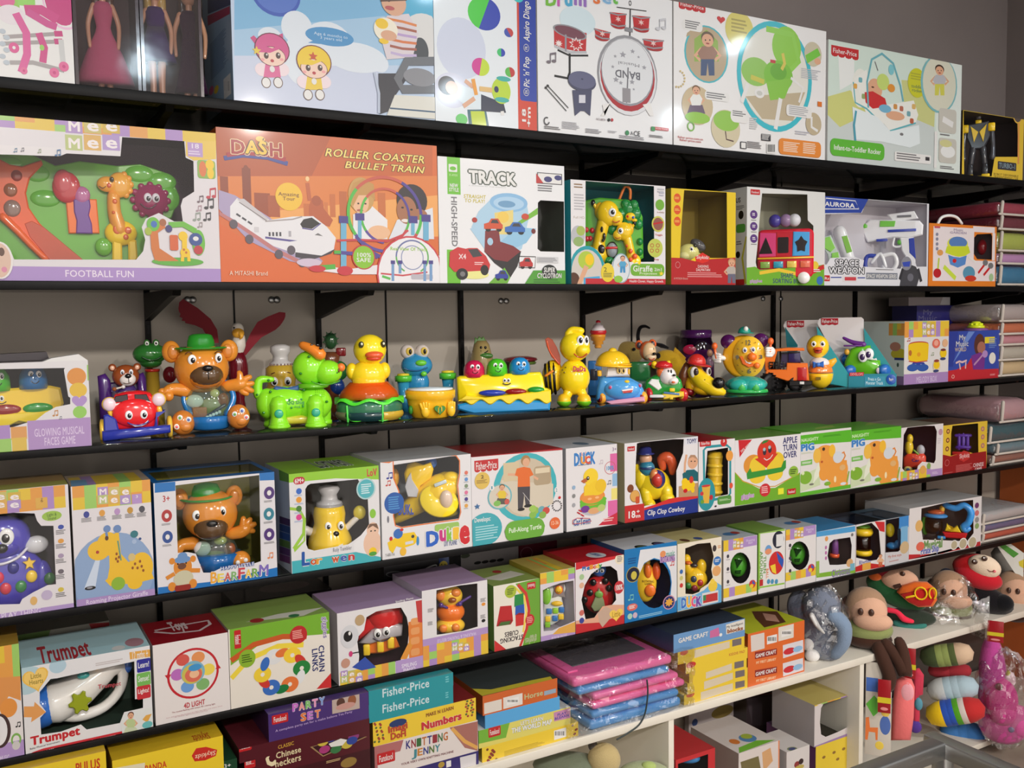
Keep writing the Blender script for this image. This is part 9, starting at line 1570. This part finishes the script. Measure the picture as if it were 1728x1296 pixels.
z=pack('teal bedding pack at the foot of the fourth shelf pile',H2,820,660,1180,790,Z4,.02,C(160,110,96));z=pack('slate blue bedding pack in the fourth shelf pile',H2,860,520,1180,655,z,.02,C(120,146,156));z=pack('dark teal bedding pack in the fourth shelf pile',H2,800,320,1180,515,z,.02,C(60,96,104));z=pack('pink bedding pack on top of the fourth shelf pile',H2,900,75,1180,300,z,.02,C(206,160,166))
z=Z3
for i,(c,h,lb)in enumerate(((C(226,196,150),.05,'beige bedding pack at the foot of the middle shelf pile'),(C(206,196,180),.05,'cream spotted bedding pack on the middle shelf pile'),(C(220,150,160),.035,'pink bedding pack on the middle shelf pile'),(C(220,120,80),.04,'orange bedding pack on the middle shelf pile'),(C(196,180,176),.06,'pale grey bedding pack topping the middle shelf pile'))):z=pack(lb,H1,1205,500,1585,500+h*3700,z,.01,c,.3)
z=Z2
for i,(c,h,lb)in enumerate(((C(60,130,170),.06,'blue satin bedding pack at the foot of the second shelf pile'),(C(206,150,200),.03,'lilac bedding pack on the second shelf pile'),(C(190,200,90),.06,'lime flowered bedding pack on the second shelf pile'),(C(120,40,56),.038,'maroon bedding pack on the second shelf pile'),(C(170,60,80),.038,'crimson bedding pack topping the second shelf pile'))):z=pack(lb,H3,735,600,1090,600+h*3400,z,.01,c,.32)
z=Z5
for c,h,lb in((C(206,100,80),.05,'red and orange pack in crumpled plastic at the lowest shelf end'),(C(110,110,150),.04,'blue grey pack in plastic at the lowest shelf end'),(C(200,196,196),.06,'white cloth pack topping the lowest shelf pile')):z=pack(lb,H2,745,1000,1180,1000+h*2900,z,.02,c,.3)
# ================================================================ inside the white cabinet
ZB=.058;zz=on_y(*H6(1200,650),.0).z
b=Carton('yellow_game_box','yellow box with small drawings under the windowed box inside the cabinet',H6,1218,1585,600,ZB,.2,.0,yb=640,h=zz-ZB,front=C(236,206,60),side=C(110,60,110),top=C(140,110,160));f=b.front
for x,y in((1285,730),(1370,690),(1450,660),(1530,625),(1400,745)):f.ell(x,y,14,12,C(150,110,50))
b.done()
b=Carton('window_toy_box','white box with check top and a rounded dark window, inside the cabinet',H6,1205,1585,300,zz,.17,.0,yb=600,side=C(200,194,196),top=C(206,190,110),front=C(222,214,214),window=[(1285,280),(1380,250),(1500,212),(1530,225),(1540,300),(1530,410),(1500,470),(1400,520),(1300,560),(1262,540),(1252,440),(1262,320)],liner=C(52,48,36));f=b.front;f.checks(1205,300,1585,190,7,1,4).ell(1250,255,34,40,C(226,210,200)).ell(1250,255,20,26,C(200,150,120)).poly([(1205,640),(1585,490),(1585,540),(1205,690)],C(160,130,180)).small(1530,430,1575,460,2,GREY);b.done()
b=Carton('shape_cube_box','white box with green strip and orange edge, printed lid, inside the cabinet',H6,575,915,700,ZB,.2,-.02,yb=720,side=C(190,180,170),top=C(224,216,212),front=C(226,216,212),h=on_y(*H6(575,700),-.02).z-ZB);b.top.ell(650,570,90,44,C(90,140,190)).ell(640,555,60,28,C(170,190,70)).ell(540,600,50,30,C(220,130,60)).poly([(575,650),(720,590),(880,585),(580,695)],C(120,190,60));b.front.poly([(770,690),(840,650),(860,760),(800,830),(780,830)],C(220,170,120)).poly([(905,590),(918,590),(918,830),(905,830)],C(230,140,90)).poly([(590,770),(740,720),(760,830),(600,830)],C(120,110,70));b.done()
b=Carton('red_toy_box','red edged window box holding a blue and orange toy, at the cabinet divider',H6,50,378,560,ZB,.18,-.02,yb=660,side=C(176,36,44),top=C(190,44,50),front=C(206,50,56),h=on_y(*H6(378,650),-.02).z-ZB,window=lambda s:[(s.b[0]+.008,.02),(s.b[1]-.025,.02),(s.b[1]-.025,s.b[5]-.012),(s.b[0]+.008,s.b[5]-.012)],liner=C(50,54,64));b.done()
t=Toy('toy_boat','orange and blue toy inside the red edged window box in the cabinet',H6,150,800,on_y(*H6(150,800),.03).z,.03);t.part('hull').ell(150,730,0,105,46,50,C(60,140,210));t.part('deck').ell(150,680,0,80,40,40,C(226,110,80));t.done()
b=Carton('mitten_box','small white box with a round lid print and cherry drawing inside the cabinet',H6,975,1165,640,ZB,.12,-.03,yb=700,side=C(206,200,200),top=C(222,216,214),front=C(224,218,216),h=on_y(*H6(975,690),-.03).z-ZB);b.top.ell(1020,660,56,22,C(140,150,110)).ell(1020,660,40,14,C(70,80,130));b.front.ell(1060,790,22,26,C(150,60,60)).ell(1095,765,20,24,C(60,40,40)).ell(1080,815,40,20,C(200,180,90));b.done()
b=Carton('picture_board','white card with printed animals at the back of the cabinet',H6,160,620,240,ZB,.02,.34,yb=400,h=.33,front=C(200,190,190),side=C(150,140,140));b.front.ell(440,350,90,50,C(150,130,70)).ell(210,440,24,30,C(60,80,130)).ell(550,380,20,30,C(130,50,60));b.done()
b=Carton('dark_box','dark grey framed box at the back of the cabinet',H6,640,980,200,ZB,.08,.28,yb=400,h=.34,front=C(74,62,66),side=C(50,40,40));b.front.poly([(640,240),(980,215),(980,440),(690,470)],C(92,82,88)).line([(640,210),(990,190)],16,C(110,50,44));b.done()
t=Toy('panda_plush','cream and grey soft toys lying in the left cabinet compartment',G1,800,819,on_y(*G1(800,819),.05).z,.05,'soft toy');t.part('head').ell(830,770,0,90,90,70,C(200,180,130),PL);t.part('body').ell(640,820,20,200,70,90,C(120,130,110),PL).ell(1050,850,20,140,60,80,C(170,180,140),PL);t.part('ear').ell(770,700,10,26,30,20,C(90,84,80),PL).ell(1070,800,0,40,24,30,C(180,200,120),PL);t.done()
# ================================================================ glass display counter in the foreground
case=empty('display_counter',(0.2,-1.45,0),0,'glass topped display counter with a grey metal frame in the foreground','display counter');cx1,cy1,zt=1.071,-1.152,.95;cx0,cy0=-.5,-1.72
def cbar(name,a,b,w,mat='steel'):
 m=MB();s=[abs(a[i]-b[i])+w for i in range(3)];m.cube((0,0,0),s,(1,1,1),mat,w*.12);m.build(name,case,[(a[i]+b[i])/2-(0.2,-1.45,0)[i]for i in range(3)])
h=.011
for z in(zt-h,.42):
 cbar('frame_rail',(cx0,cy1-h,z),(cx1-.03,cy1-h,z),.022);cbar('frame_rail',(cx1-h,cy0,z),(cx1-h,cy1-.0,z),.022);cbar('frame_rail',(cx0,cy0+h,z),(cx1-.03,cy0+h,z),.022)
for x,y in((cx1-h,cy1-h),(cx1-h,cy0+h),(cx0+h,cy1-h),(cx0+h,cy0+h)):cbar('frame_post',(x,y,.03),(x,y,zt-.03),.02)
m=MB();m.cube((0,0,0),(cx1-cx0-.05,cy1-cy0-.05,.006),(1,1,1),'film',.0005);m.build('glass_top',case,((cx0+cx1)/2-.2,(cy0+cy1)/2+1.45,zt-.006))
m=MB();m.cube((0,0,0),(cx1-cx0-.05,.005,.5),(1,1,1),'film');m.build('glass_side',case,((cx0+cx1)/2-.2,cy1-.011+1.45,.68));m=MB();m.cube((0,0,0),(.005,cy1-cy0-.05,.5),(1,1,1),'film');m.build('glass_side',case,(cx1-.011-.2,(cy0+cy1)/2+1.45,.68))
m=MB();m.cube((0,0,0),(cx1-cx0-.05,cy1-cy0-.05,.4),C(120,110,104),'paint',.004);m.build('base_cabinet',case,((cx0+cx1)/2-.2,(cy0+cy1)/2+1.45,.205))
for i,(x,y,sx,sy,sz,c,lb)in enumerate(((.97,-1.30,.10,.12,.47,C(226,120,60),'orange box under the counter glass'),(.84,-1.25,.10,.08,.43,C(110,90,90),'dark brown box under the counter glass'),(.72,-1.24,.12,.08,.45,C(90,150,170),'teal box under the counter glass'),(.58,-1.25,.12,.10,.42,C(226,150,150),'pink box under the counter glass'))):
 m=MB();m.cube((0,0,sz/2),(sx,sy,sz),c,'print',.006).cube((0,-sy/2-.0003,sz*.6),(sx*.7,.001,sz*.3),CREAM,'print');tag(m.build('small_box',None,(x,y,.432)),lb,'box')
